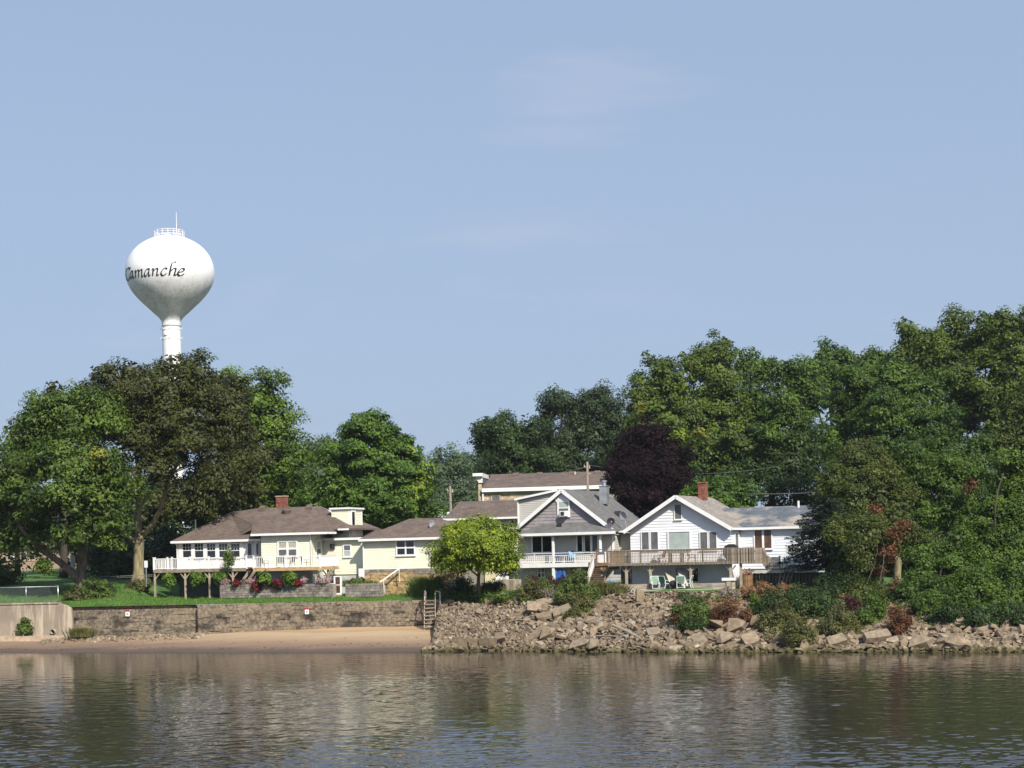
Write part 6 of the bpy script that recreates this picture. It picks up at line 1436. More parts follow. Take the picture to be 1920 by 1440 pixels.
def tree(name, label, base, Y, blobs, leafm, leaf=.34, cr=.95, per=42, dens=1.0, trunk=.35, fork=.45, bark='bark_dark', cat='tree', group=None, extra=None, limbs=True, zbase=None, back=.45, inner=.25, flat=.62, shell=(.62, 1.0), droop=.25, aspect=.62, paths=None, tint=0.0):
    """blobs: (px, py, rx, ry[, depth offset[, depth radius factor]]) in photo pixels at depth Y"""
    s_ = Y / FPX; b0 = W(base[0], base[1], Y)
    if zbase is not None: b0.z = zbase
    o = thing(name, label, cat, b0, 0, group)
    Vs, Ts, cs = [], [], []
    for bl in blobs:
        px, py, rx, ry = bl[:4]; dy = bl[4] if len(bl) > 4 else 0; df_ = bl[5] if len(bl) > 5 else .95
        c = W(px, py, Y + dy) - b0; r_ = (rx * s_, max(rx, ry * .8) * s_ * df_, ry * s_); cs.append((c, r_))
        V, T_ = clumped(c, r_ if False else tuple(q_ * 1.06 for q_ in r_), cr * 1.22, per * 3.9, leaf * .70, dens * 1.0, back * .8, .6, inner, flat, shell, tint, droop, aspect); Vs.append(V); Ts.append(T_)
        if dens > .7:                                    # the dense inner foliage
            V, T_ = clumped(c, r_, cr * 1.1, per * .85, leaf * 1.08, dens * .7, .7, .8, .4, flat, (.3, .72), tint, droop, .8); Vs.append(V); Ts.append(T_)
    V = np.concatenate(Vs); T_ = np.concatenate(Ts)
    place(quads_mesh('crown', LF[leafm], V, T_), 'crown', o)
    for e in (extra or []):                          # a patch of leaves of another colour
        lm, bl = e; px, py, rx, ry = bl[:4]; dy = bl[4] if len(bl) > 4 else -2; c = W(px, py, Y + dy) - b0
        V, T_ = clumped(c, (rx * s_, rx * s_ * .7, ry * s_), cr * .8, per * 1.5, leaf * .75, dens * .8); place(quads_mesh('crown', LF[lm], V, T_), 'crown', o)
    mb = MB(); top = max(cs, key=lambda q_: q_[0].z)[0]; cen = sum((q_[0] for q_ in cs), Vector()) / len(cs)
    if paths:
        for pp in paths:
            pts = [tuple(W(px, py, Y + dy) - b0) for px, py, dy, _ in pp]; mb.tube(catmull(pts, 4), [float(np.interp(i / 4, range(len(pp)), [q_[3] for q_ in pp])) for i in range((len(pp) - 1) * 4 + 1)], 9)
        fk = Vector(pts[0])
        fk = W(paths[0][-1][0], paths[0][-1][1], Y + paths[0][-1][2]) - b0; r_f = paths[0][-1][3]
    else:
        fk = Vector((cen.x * .35, cen.y * .35, cen.z * fork * 2 * .5)); r_f = trunk * .7
        mb.tube([(0, 0, -.4), (0, 0, fk.z * .12), (fk.x * .5, fk.y * .5, fk.z * .55), tuple(fk)], [trunk * 1.5, trunk * 1.05, trunk * .85, r_f], 9)
    if limbs:
        ends = [(W(pp[-1][0], pp[-1][1], Y + pp[-1][2]) - b0, pp[-1][3]) for pp in paths] if paths else [(fk, r_f)]
        for c, r_ in cs:
            fk, r_f = min(ends, key=lambda e_: (e_[0] - c).length + (4 if e_[0].z > c.z else 0))
            limb(mb, fk, c + Vector((0, 0, r_[2] * .2)), r_f * (.42 if paths else .6), .04, .18, 6)
    mb.build('trunk', M[bark], o, True); return o

# ---- trees at the left
tree('maple_tree', 'green maple with forked trunk leaning left at the left edge', (152, 1120), 150,
     [(110, 790, 62, 55), (165, 775, 48, 45, 1), (55, 840, 58, 48), (120, 862, 62, 46, -3), (180, 880, 46, 42, -2), (30, 900, 60, 48, -1), (215, 905, 30, 26), (105, 935, 62, 42, -3.5), (190, 945, 46, 42, -3), (40, 965, 58, 38, 1), (20, 1000, 40, 24, 1), (75, 1010, 26, 16, -1), (135, 1000, 30, 24, -3), (185, 1000, 36, 26, -2), (70, 990, 30, 22), (-25, 930, 50, 60, 2), (75, 775, 30, 26)],
     'maple', .36, 1.0, 44, 1.0, bark='bark', limbs=True,
     paths=[[(152, 1122, 0, .62), (152, 1085, 0, .46), (154, 1040, 0, .42), (150, 990, 0, .33), (150, 940, 0, .24)], [(150, 1092, 0, .40), (125, 1064, -.6, .32), (95, 1042, -1, .27), (62, 1016, -1.5, .20), (35, 985, -2, .12)]],
     extra=[('yellowed', (186, 850, 9, 6, -4))])
tree('bronze_tree', 'huge bronze leaved tree with pale trunk in front of the water tower', (260, 1100), 156,
     [(250, 720, 62, 40), (365, 705, 42, 44), (300, 760, 75, 55, -1), (400, 770, 55, 48), (215, 775, 42, 46, 1), (350, 820, 65, 48, -3), (430, 840, 44, 52), (255, 825, 42, 44, -3), (300, 870, 44, 30, -4), (400, 890, 52, 36, -2), (450, 810, 24, 40), (330, 690, 22, 24), (322, 740, 36, 34, 2), (322, 790, 40, 36, 3), (200, 700, 20, 18), (440, 890, 26, 30), (215, 860, 22, 30, -2)],
     'bronze', .34, .9, 42, 1.0, bark='bark_light', limbs=True,
     paths=[[(259, 1104, 0, .85), (260, 1075, 0, .52), (260, 1040, 0, .46), (262, 1003, 0, .44)], [(262, 1006, 0, .36), (258, 960, 0, .30), (262, 910, 0, .24), (255, 850, 0, .15)], [(266, 1006, 0, .28), (290, 975, -.5, .24), (305, 940, -1, .22), (318, 890, -1, .15)], [(256, 1018, 0, .22), (236, 1002, 0, .16), (222, 982, 0, .12)], [(262, 950, 0, .2), (285, 915, 0, .16), (300, 880, 0, .12)]])
tree('bronze_tree', 'second bronze leaved tree behind the green maple at the left', (120, 1085), 176,
     [(100, 735, 24, 20), (165, 735, 26, 26), (130, 780, 50, 40), (60, 800, 36, 40), (180, 800, 40, 50)], 'bronze', .4, 1.0, 36, .8, trunk=.4)
tree('bronze_tree', 'dark bronze tree rising just left of the linden behind the yellow house roof', (375, 1085), 178,
     [(420, 730, 40, 40), (460, 860, 40, 70), (400, 930, 60, 40), (340, 940, 50, 40), (300, 960, 40, 40)], 'bronze', .4, 1.0, 38, .8, trunk=.4, bark='bark_dark')
tree('tall_green_tree', 'tall bright green tree right of the bronze tree', (490, 1080), 182,
     [(435, 725, 30, 36), (495, 740, 38, 44), (520, 800, 34, 50), (465, 790, 44, 50), (540, 860, 36, 40), (500, 880, 50, 46, -2), (560, 845, 20, 24), (470, 930, 50, 34), (545, 925, 40, 36)],
     'bright', .38, 1.0, 40, .95, trunk=.45)
tree('linden_tree', 'broad pointed green linden with yellowing right side behind the yellow house', (705, 1010), 172,
     [(690, 815, 40, 34), (650, 850, 42, 36), (735, 850, 46, 38), (700, 870, 70, 48, -2), (640, 905, 46, 44), (760, 890, 44, 44), (700, 930, 80, 44, -3), (625, 945, 40, 32), (775, 945, 40, 30), (720, 965, 70, 22, -2), (685, 790, 14, 14), (728, 812, 12, 14), (655, 822, 12, 12), (762, 838, 12, 14), (600, 930, 26, 26)],
     'linden', .40, .85, 40, 1.05, trunk=.4, flat=.5, extra=[('lime', (790, 900, 24, 40)), ('lime', (768, 930, 26, 24, -4)), ('lime', (775, 850, 14, 16))])
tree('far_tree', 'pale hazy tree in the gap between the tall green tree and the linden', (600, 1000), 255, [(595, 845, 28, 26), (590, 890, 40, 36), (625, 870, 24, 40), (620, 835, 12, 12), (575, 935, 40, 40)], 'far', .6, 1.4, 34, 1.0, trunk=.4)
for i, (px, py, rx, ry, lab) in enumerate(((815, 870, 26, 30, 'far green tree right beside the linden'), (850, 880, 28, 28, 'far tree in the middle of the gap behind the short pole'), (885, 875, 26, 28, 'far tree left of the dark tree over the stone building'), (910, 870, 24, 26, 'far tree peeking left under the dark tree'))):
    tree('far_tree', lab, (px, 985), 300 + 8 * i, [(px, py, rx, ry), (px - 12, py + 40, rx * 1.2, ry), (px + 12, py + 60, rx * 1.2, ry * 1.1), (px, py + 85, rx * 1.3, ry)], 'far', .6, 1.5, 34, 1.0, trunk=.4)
# ---- trees behind the houses, middle
tree('dark_tree', 'dark green spreading tree behind the left end of the stone building', (965, 985), 215,
     [(945, 815, 44, 28), (920, 830, 28, 22), (975, 840, 40, 34), (1000, 870, 50, 32), (950, 870, 46, 30), (1010, 810, 20, 26), (910, 800, 14, 14)], 'dark', .40, .95, 44, 1.2, trunk=.4, flat=.7)
tree('airy_tree', 'tall airy grey green tree with sky showing through its branches', (1075, 985), 218,
     [(1050, 755, 36, 24), (1025, 775, 22, 18), (1095, 770, 34, 28), (1130, 755, 30, 24), (1150, 790, 34, 36), (1110, 820, 44, 30), (1060, 840, 44, 30), (1160, 840, 34, 36), (1020, 830, 34, 34), (1080, 800, 30, 26), (1140, 815, 36, 34), (1010, 880, 40, 30), (1050, 885, 60, 30, -1), (1110, 880, 50, 30, -1)], 'airy', .36, .8, 34, .95, trunk=.45, inner=.3, flat=.8, shell=(.3, 1.08))
tree('purple_tree', 'dark purple leaved tree between the stone building and the white house', (1222, 1010), 176,
     [(1215, 825, 40, 34), (1190, 865, 40, 36), (1250, 865, 44, 40), (1180, 905, 38, 34), (1225, 900, 60, 44, -2), (1275, 905, 32, 34), (1215, 940, 60, 30, -2), (1170, 880, 30, 26), (1260, 935, 36, 30)], 'purple', .36, .8, 46, 1.15, trunk=.35)
tree('round_shrub_tree', 'low rounded fresh green tree right behind the brick chimney', (1345, 985), 168,
     [(1345, 918, 40, 24), (1310, 930, 30, 22), (1385, 935, 30, 24), (1345, 945, 60, 26)], 'linden', .34, .7, 44, 1.1, trunk=.22)
# ---- right hand woods
RG = 'tall trees of the woods behind the white house'
tree('oak_tree', 'tall olive green tree with yellow patches above the purple tree', (1235, 985), 202,
     [(1215, 740, 34, 40), (1237, 690, 22, 26), (1262, 730, 36, 44), (1200, 790, 26, 40), (1240, 800, 46, 48, -1), (1275, 790, 30, 46), (1250, 850, 40, 40, -1), (1290, 860, 36, 46)], 'oak', .42, .95, 40, 1.05, trunk=.45, group=RG,
     extra=[('yellowed', (1202, 768, 16, 14, -7)), ('yellowed', (1308, 812, 11, 14, -8)), ('lime', (1270, 815, 18, 14, -6))])
tree('oak_tree', 'tall olive green tree crowned by a leafy top left of the woods centre', (1345, 985), 204,
     [(1350, 655, 26, 22), (1300, 690, 26, 34), (1345, 705, 44, 38), (1320, 760, 44, 46), (1370, 770, 36, 44), (1340, 830, 50, 44, -2), (1305, 830, 26, 36), (1390, 830, 26, 50), (1355, 880, 40, 34), (1330, 900, 40, 40)], 'oak', .42, .95, 40, 1.05, trunk=.5, group=RG)
tree('oak_tree', 'broad olive green tree at the centre of the woods', (1445, 985), 205,
     [(1425, 700, 40, 36), (1475, 700, 36, 34), (1415, 770, 40, 42), (1465, 770, 48, 44, -1), (1520, 740, 40, 42), (1440, 830, 54, 40, -2), (1500, 830, 46, 44, -1), (1410, 880, 34, 36), (1470, 885, 50, 34)], 'deep', .42, .95, 40, 1.05, trunk=.5, group=RG)
tree('oak_tree', 'pale topped tree standing up above the woods right of centre', (1560, 985), 215,
     [(1555, 665, 24, 22), (1590, 668, 18, 18), (1565, 710, 44, 36), (1530, 690, 20, 20), (1620, 690, 34, 24), (1640, 672, 18, 14)], 'deep', .45, 1.0, 38, 1.0, trunk=.5, group=RG)
tree('elm_tree', 'wide fine leaved tree in front of the woods over the spruce', (1640, 1010), 176,
     [(1600, 720, 40, 36), (1660, 710, 52, 38), (1720, 740, 50, 40), (1590, 780, 44, 44), (1650, 780, 62, 50, -3), (1730, 800, 56, 44, -2), (1600, 850, 52, 40, -2), (1670, 850, 60, 40, -3), (1760, 790, 34, 36), (1570, 830, 26, 40), (1740, 850, 46, 36)], 'deep', .36, .9, 44, 1.1, trunk=.5, group=RG, flat=.5)
tree('cottonwood_tree', 'tallest dark green tree with a high rounded top at the right', (1800, 1010), 200,
     [(1795, 605, 30, 32), (1770, 640, 30, 34), (1820, 650, 30, 40), (1710, 630, 22, 26), (1740, 650, 30, 30), (1780, 700, 54, 44, -2), (1720, 690, 40, 30), (1820, 740, 40, 50), (1790, 780, 40, 46), (1690, 660, 18, 14)], 'oak', .42, 1.0, 40, 1.0, trunk=.55, group=RG)
tree('cottonwood_tree', 'tall green tree at the right edge of the woods', (1890, 1020), 196,
     [(1870, 615, 34, 32), (1910, 610, 30, 36), (1850, 660, 36, 44), (1900, 680, 44, 54, -2), (1945, 640, 30, 60), (1860, 740, 44, 50, -1), (1920, 770, 50, 50, -2), (1880, 800, 40, 40), (1850, 600, 14, 16), (1950, 740, 40, 60)], 'oak', .42, 1.0, 40, 1.0, trunk=.55, group=RG)
tree('ash_tree', 'dull green fine leaved tree at the right edge below the tall trees', (1915, 1030), 170,
     [(1900, 790, 30, 36), (1920, 850, 44, 50), (1880, 850, 26, 36), (1955, 800, 40, 80)], 'olive', .32, .8, 46, 1.1, trunk=.4, flat=.5)
tree('young_elm', 'yellow green feathery tree right above the dark spruce', (1640, 1085), 147,
     [(1610, 865, 34, 30), (1650, 870, 36, 34), (1580, 905, 36, 32), (1630, 915, 50, 40, -2), (1680, 920, 36, 36), (1600, 955, 44, 32, -2), (1660, 965, 44, 34, -2), (1560, 935, 16, 18), (1610, 835, 10, 12)], 'olive', .26, .7, 50, 1.0, trunk=.25, flat=.6)
tree('box_elder', 'dense dark green tree between the feathery tree and the right edge', (1755, 1090), 148,
     [(1720, 850, 34, 30), (1770, 840, 36, 30), (1830, 850, 30, 34), (1730, 900, 46, 40, -1), (1790, 900, 50, 42, -2), (1840, 900, 36, 44), (1720, 960, 46, 34, -1), (1780, 965, 50, 34, -2), (1850, 960, 36, 40), (1745, 1010, 36, 26, -1), (1700, 1010, 22, 20)], 'deep', .27, .75, 48, 1.05, trunk=.3, group=None,
     extra=[('rust', (1818, 915, 10, 10, -6))])
tree('vine_tree', 'bright green vine covered tree hanging over the bank at the right edge', (1880, 1096), 127.5,
     [(1890, 880, 30, 40), (1910, 930, 36, 50), (1850, 990, 44, 36), (1895, 1010, 46, 40, -1), (1815, 1020, 34, 32), (1860, 1060, 50, 40, -1.5), (1795, 1060, 30, 28), (1910, 1080, 44, 44, -5), (1840, 1105, 44, 34, -7), (1880, 1140, 46, 30, -10), (1815, 1090, 34, 30, -5), (1945, 950, 30, 80), (1870, 950, 36, 30), (1840, 1150, 30, 24, -10), (1920, 1135, 40, 36, -9)], 'vine', .25, .62, 50, 1.1, trunk=.3, back=.4, flat=.7)
tree('vine_draped_snag', 'leaning snag draped in green and rusty vines right of the spruce', (1655, 1102), 128.5,
     [(1610, 985, 34, 22), (1625, 1010, 32, 28, -1), (1655, 980, 30, 20), (1606, 1045, 18, 38, -1), (1630, 1070, 20, 40, -1.5), (1668, 1015, 26, 26), (1705, 1000, 28, 20), (1575, 985, 30, 20), (1620, 1110, 22, 26, -4), (1590, 1010, 24, 24), (1735, 1020, 24, 26), (1720, 1060, 16, 26), (1640, 1130, 24, 16, -7)], 'olive', .22, .6, 46, 1.0, trunk=.22, flat=.9, droop=.9,
     paths=[[(1655, 1106, 0, .24), (1650, 1075, 0, .2), (1640, 1030, 0, .17), (1632, 985, 0, .1)]],
     extra=[('rust', (1640 + 9 * math.sin(q_ * 2.3) + 26 * (q_ % 4) * .55, 955 + 9.5 * q_, 4 + 5 * (q_ % 3 == 0), 10 + 4 * (q_ % 2), -3 - 3 * (q_ > 13))) for q_ in range(0, 19, 3)])
tree('bank_tree', 'dark leaning tree filling the bank between the rusty bush and the vine tree', (1765, 1098), 125.5,
     [(1745, 1040, 34, 30, 1), (1785, 1060, 30, 34), (1730, 1085, 34, 26, -1), (1770, 1105, 36, 28, -4), (1715, 1110, 26, 22, -4), (1805, 1125, 30, 26, -7), (1750, 1130, 30, 18, -7)], 'deep', .25, .62, 46, .85, trunk=.22)
tree('bank_tree', 'low shaded tree at the foot of the spruce above the dark thicket', (1600, 1100), 129,
     [(1585, 1060, 34, 26, 1), (1560, 1085, 30, 20), (1610, 1085, 30, 24, -1), (1590, 1108, 36, 16, -3)], 'dark', .24, .6, 46, .9, trunk=.18)
p = W(1683, 1100, 134); o = thing('bare_trunk', 'thick sunlit brown tree stump right of the vine draped snag', 'tree trunk', p); mb = MB(); mb.tube([(0, 0, -.5), (0, 0, 1), (.1, 0, 2.0), (.0, 0, 2.4)], [.36, .3, .28, .2], 9); mb.build('trunk', M['bark_light'], o, True)
# spruce
def spruce(label, base, Y, top, halfw):
    b0 = W(base[0], base[1], Y); o = thing('spruce_tree', label, 'tree', b0); H_ = W(top[0], top[1], Y).z - b0.z; Vs = []; Ts = []; tw = MB(); R_ = halfw * Y / FPX
    tw.tube([(0, 0, -.3), (0, 0, H_ * .5), (0, 0, H_)], [.22, .13, .02], 8)
    n_ = 150
    for i in range(n_):
        t_ = (i + rnd.random()) / n_; z = H_ * (.24 + .76 * t_); L_ = R_ * (1 - t_) ** .5 * rnd.uniform(.5, 1.1) + .25; a = i * 2.4 + rnd.uniform(-.3, .3); ca_, sa_ = math.cos(a), math.sin(a)
        end = Vector((ca_ * L_, sa_ * L_, z - .12 * L_ + .02 * L_ * L_)); tw.tube([(0, 0, z), (ca_ * L_ * .5, sa_ * L_ * .5, z - .1 * L_), tuple(end)], [.035, .025, .01], 4, False)
        m_ = int(60 * L_); s_ = rng.random(m_) ** .7; C = np.stack([ca_ * L_ * s_, sa_ * L_ * s_, z - .12 * L_ * s_], 1); wd = .5 * (1 - s_ * .55) * min(1, L_ * .7)
        side = rng.uniform(-1, 1, m_) * wd; C[:, 0] += -sa_ * side; C[:, 1] += ca_ * side; C[:, 2] += rng.normal(size=m_) * .06 - abs(side) * .25
        V, T_ = leaves(C, unit(m_) * .5 + np.array([0, 0, 1.]), np.full(m_, .30), rng.random(m_) * .8 + .3 * rnd.random(), .3, .3); Vs.append(V); Ts.append(T_)
    place(quads_mesh('crown', LF['spruce'], np.concatenate(Vs), np.concatenate(Ts)), 'crown', o); tw.build('trunk', M['bark_dark'], o, True)
spruce('dark blue green spruce in front of the white house wing', (1552, 1104), 133, (1560, 930), 92)
# the small tree on the bank
tree('small_tree', 'small round yellow green tree in front of the yellow house and porch', (897, 1112), 138.5,
     [(895, 1000, 46, 28), (860, 1014, 34, 28), (935, 1014, 34, 30), (895, 1030, 60, 34, -1.5), (840, 1040, 32, 26), (950, 1045, 32, 26), (870, 1050, 40, 20, -1), (925, 1052, 40, 17, -1), (905, 982, 20, 10), (832, 1052, 18, 14)], 'small', .24, .5, 34, 1.0, bark='bark', flat=.7, droop=.5, aspect=.55,
     paths=[[(898, 1114, 0, .17), (897, 1090, 0, .14), (898, 1066, 0, .12), (896, 1040, 0, .08)], [(896, 1080, 0, .08), (880, 1066, 0, .06), (866, 1048, 0, .04)]])
# dark undergrowth far back, one mass of woods
def mass(name, label, boxes, leafm, Y, leaf, cr, per, dens):
    Vs, Ts = [], []
    for px, py, rx, ry, dy in boxes:
        c = W(px, py, Y + dy); s_ = (Y + dy) / FPX; V, T_ = clumped(c, (rx * s_, 3.0, ry * s_), cr, per, leaf, dens, .3); Vs.append(V); Ts.append(T_)
    o = place(quads_mesh(name, LF[leafm], np.concatenate(Vs), np.concatenate(Ts)), name); o['label'] = label; return stuff(o)
mass('thicket', 'dark undergrowth beneath the left trees', [(165, 1010, 60, 50, 0), (250, 1000, 70, 60, 2), (330, 1000, 60, 60, 0), (420, 960, 70, 60, 3), (200, 950, 80, 50, 6), (520, 960, 60, 50, 2), (300, 930, 80, 50, 8), (20, 985, 60, 26, -12), (-60, 970, 60, 40, 0), (240, 1060, 30, 22, -14), (310, 1060, 40, 24, -16), (200, 1050, 40, 22, -10), (225, 1040, 50, 40, -14), (290, 1050, 50, 36, -16), (330, 1030, 40, 40, -14), (190, 1010, 60, 40, -6)], 'dark', 186, .36, 1.1, 60, 1.5)
mass('woods_understorey', 'dark undergrowth of the right hand woods', [(1330, 930, 60, 50, 0), (1420, 930, 60, 60, 0), (1500, 940, 60, 60, 0), (1580, 930, 60, 80, 2), (1680, 950, 70, 80, 0), (1780, 950, 80, 100, 0), (1880, 980, 80, 100, 0), (1960, 960, 60, 120, 0), (1250, 950, 60, 40, 8), (1150, 930, 50, 50, 24), (1480, 860, 60, 60, 12), (1400, 850, 60, 60, 14), (1320, 850, 50, 60, 14), (1540, 850, 50, 70, 12), (1850, 850, 60, 70, 14)], 'dark', 190, .38, 1.2, 60, 1.3)
mass('woods_understorey', 'shaded undergrowth behind the bank at the right', [(1700, 1060, 50, 40, 0), (1760, 1060, 50, 44, 2), (1820, 1070, 60, 50, 4), (1900, 1080, 60, 60, 6), (1640, 1060, 40, 34, 8), (1600, 1070, 30, 26, 10)], 'dark', 149, .3, .8, 44, .85)
for px, py, Y, lab in ((2040, 640, 190, 'tall dark green tree just beyond the right edge of the view'), (2150, 700, 170, 'green tree further right along the bank'), (-70, 830, 165, 'green tree just beyond the left edge of the view')):
    tree('oak_tree', lab, (px, 1010), Y, [(px, py, 60, 56), (px - 40, py + 90, 60, 60), (px + 50, py + 100, 60, 60), (px, py + 180, 90, 70), (px + 20, py + 270, 80, 60)], 'deep', .5, 1.3, 30, .9, trunk=.5)
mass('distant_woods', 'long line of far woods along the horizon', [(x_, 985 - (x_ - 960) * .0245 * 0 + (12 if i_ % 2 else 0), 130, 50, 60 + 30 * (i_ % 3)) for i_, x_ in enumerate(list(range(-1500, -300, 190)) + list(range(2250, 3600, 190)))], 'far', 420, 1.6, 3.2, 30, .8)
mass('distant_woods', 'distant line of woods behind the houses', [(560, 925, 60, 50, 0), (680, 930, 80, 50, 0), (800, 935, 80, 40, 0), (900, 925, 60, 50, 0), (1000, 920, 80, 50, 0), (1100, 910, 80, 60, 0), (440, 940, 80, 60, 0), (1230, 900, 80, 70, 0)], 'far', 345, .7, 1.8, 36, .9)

# ================================================================ shrubs, flowers, weeds
def on_bank(px, py, y0=112, y1=160):
    for i in range(int((y1 - y0) / .08)):
        q_ = W(px, py, y0 + i * .08); d = q_.y - shore(q_.x)
        zz = (bank_z(q_.x, d) if d < 17.3 else ground_z(q_.x, q_.y)) if q_.x > XE + .4 else ground_z(q_.x, q_.y)
        if q_.x <= XE + .4 and q_.y < front(q_.x): continue
        if q_.z <= zz: return q_
    return W(px, py, y1)
def shrub(name, label, px, py, w_, h_, leafm, leaf=.16, cr=.34, per=36, dens=1.0, cat='shrub', Y=None, group=None, flat=.8, blobs=5, droop=.2, aspect=.55, extra=None, stems=6):
    """(px, py): where its foot stands; w_, h_: size in photo pixels"""
    b0 = W(px, py, Y) if Y else on_bank(px, py); s_ = b0.y / FPX; hw, hh = w_ * s_ / 2 * 1.15, h_ * s_ * 1.1
    leaf *= .8; per *= 1.4; o = thing(name, label, cat, b0, 0, group); Vs, Ts = [], []
    for i in range(blobs):
        t_ = (i + .5) / blobs; x = (t_ - .5) * 2 * hw * .66; z = hh * rnd.uniform(.38, .6) * (1 - .35 * abs(2 * t_ - 1)); r_ = (hw * rnd.uniform(.34, .6), hw * .4, z * rnd.uniform(.85, 1.3))
        V, T_ = clumped((x, rnd.uniform(-.3, .3) * hw, z), r_, cr, per, leaf, dens, .5, .8, .3, flat, (.45, 1.2), 0, droop, aspect); Vs.append(V); Ts.append(T_)
    place(quads_mesh('foliage', LF[leafm], np.concatenate(Vs), np.concatenate(Ts)), 'foliage', o)
    mb = MB()
    for i in range(stems): a = rnd.uniform(0, 6.28); mb.tube([(0, 0, -.15), (math.cos(a) * hw * .3, math.sin(a) * hw * .2, hh * .4), (math.cos(a) * hw * .6, math.sin(a) * hw * .4, hh * .75)], [.03, .02, .008], 4, False)
    mb.build('stems', M['bark_dark'], o); return o
def blades(name, label, px, py, w_, h_, leafm, n_=900, cat='grass', Y=None, spread=.25, wid=.03):
    b0 = W(px, py, Y) if Y else on_bank(px, py); s_ = b0.y / FPX; hw, hh = w_ * s_ / 2, h_ * s_
    o = thing(name, label, cat, b0); B0 = np.stack([rng.normal(size=n_) * hw * .45, rng.normal(size=n_) * hw * .4, np.full(n_, -.05)], 1)
    h = hh * rng.uniform(.55, 1.08, n_); lean = rng.normal(size=(n_, 2)) * spread * h[:, None] + B0[:, :2] * .35
    tip = B0 + np.stack([lean[:, 0], lean[:, 1], h], 1); mid = B0 * .5 + tip * .5; mid[:, 2] += h * .08; mid[:, :2] -= lean * .18
    a = rng.random(n_) * PI; wv = np.stack([np.cos(a), np.sin(a) * .4, np.zeros(n_)], 1) * wid
    V = np.concatenate([np.stack([B0 - wv, B0 + wv, mid + wv * .8, mid - wv * .8], 1), np.stack([mid - wv * .8, mid + wv * .8, tip + wv * .1, tip - wv * .1], 1)])
    T_ = rng.random(n_); place(quads_mesh('blades', LF[leafm], V, np.concatenate([T_, T_])), 'blades', o); return o
blades('ornamental_grass', 'tall green ornamental grass clump at the rubble wall left of the steps', 792, 1117, 40, 38, 'shrub', 1400, Y=143)
shrub('bush', 'dark green bush right of the tall grass by the concrete pillar', 816, 1118, 32, 40, 'dark', .18, .36, Y=143.5)
shrub('bush', 'dark rounded bush left of the small tree trunk', 868, 1112, 44, 30, 'dark', .17, .35, Y=140.5)
shrub('bush', 'dark bush right of the small tree trunk by the planter', 926, 1110, 36, 26, 'dark', .17, .35, Y=140.5)
shrub('bush', 'low bright green bush at the wall corner right of the steps', 838, 1126, 40, 22, 'shrub', .17, .32)
shrub('bush', 'spreading green bush below the dark bush on the bank crest', 866, 1126, 46, 20, 'vine', .17, .32)
shrub('bush', 'fresh green bush at the foot of the small tree', 905, 1127, 44, 22, 'vine', .17, .32)
shrub('bush', 'light green bush below the concrete planter', 945, 1128, 44, 24, 'shrub', .17, .32)
shrub('bush', 'light olive bush with pale flowers left of the grey twiggy bush', 1000, 1130, 46, 44, 'weed', .16, .32)
shrub('bush', 'green flowering bush below the grey porch', 1010, 1124, 56, 34, 'shrub', .16, .32)
shrub('bush', 'grey twiggy bush in the middle of the bushes below the porch', 1034, 1134, 38, 36, 'twig', .14, .28, 20, .8)
shrub('bush', 'broad green flowering bush below the wooden stair', 1078, 1130, 70, 44, 'shrub', .16, .32, blobs=7)
shrub('bush', 'olive weedy bush running down the bank beside the slabs', 1088, 1148, 60, 34, 'weed', .16, .3, blobs=6)
shrub('bush', 'low green weeds between the big slabs and the rock heap', 1075, 1158, 24, 22, 'weed', .14, .25)
blades('tall_grass', 'yellow green grass patch right of the wooden stair', 1128, 1112, 60, 24, 'weed', 1100)
blades('tall_grass', 'low grass beside the blue ball at the timber wall', 1158, 1112, 40, 16, 'weed', 600)
for i, (px, w_, lab) in enumerate(((1004, 34, 'leftmost of three maroon bushes in front of the grey porch'), (1034, 36, 'middle one of three maroon bushes left of the blue tarp'), (1080, 60, 'rightmost and widest of three maroon bushes in front of the grey porch'))):
    shrub('barberry', lab, px, 1106, w_, 24 + 4 * (i > 1), 'maroon', .13, .26, 44, 1.2, Y=140.8, group='maroon bushes below the grey porch')
# on the bank at the right
shrub('bush', 'big green bush on the rock bank right of the rock heap', 1300, 1176, 62, 54, 'shrub', .17, .34, blobs=6); shrub('bush', 'dark green bush low on the bank under the big green one', 1296, 1182, 50, 30, 'dark', .17, .34)
shrub('bush', 'rusty brown dead bush between the boulders and the timber wall', 1362, 1172, 42, 42, 'rust', .14, .28, 36, .9)
shrub('bush', 'small rusty bush right of the rusty dead bush', 1396, 1172, 34, 26, 'rust', .14, .28, 36, .9)
shrub('bush', 'small leafy dark green bush among the boulders', 1423, 1160, 32, 36, 'linden', .2, .34)
shrub('weeds', 'purple brown weeds at the edge of the rock heap', 1268, 1176, 22, 50, 'rust', .12, .25, 20, .6, cat='weeds')
shrub('weeds', 'greyish purple weeds below the short thick post', 1366, 1126, 34, 26, 'twig', .13, .26, 30, .8, cat='weeds')
shrub('weeds', 'orange brown dry weeds along the crest behind the boulders', 1425, 1118, 60, 22, 'drygrass', .13, .26, 36, 1.0, cat='weeds', blobs=6)
shrub('weeds', 'dry brown weeds on the crest left of the dark thicket', 1470, 1120, 56, 18, 'drygrass', .13, .26, 36, 1.0, cat='weeds', blobs=6)
shrub('weeds', 'dry red brown weeds behind the wooden tub', 1402, 1092, 32, 20, 'drygrass', .13, .26, 36, 1.0, cat='weeds', Y=139)
shrub('bush', 'large dark thicket sprawling over the bank below the spruce', 1500, 1160, 120, 58, 'dark', .2, .42, blobs=8)
shrub('bush', 'olive weedy thicket running down to the water', 1462, 1182, 70, 54, 'weed', .16, .34, blobs=6)
shrub('bush', 'brownish tangle of weeds hanging to the water edge', 1502, 1212, 66, 52, 'weed', .16, .34, blobs=6)
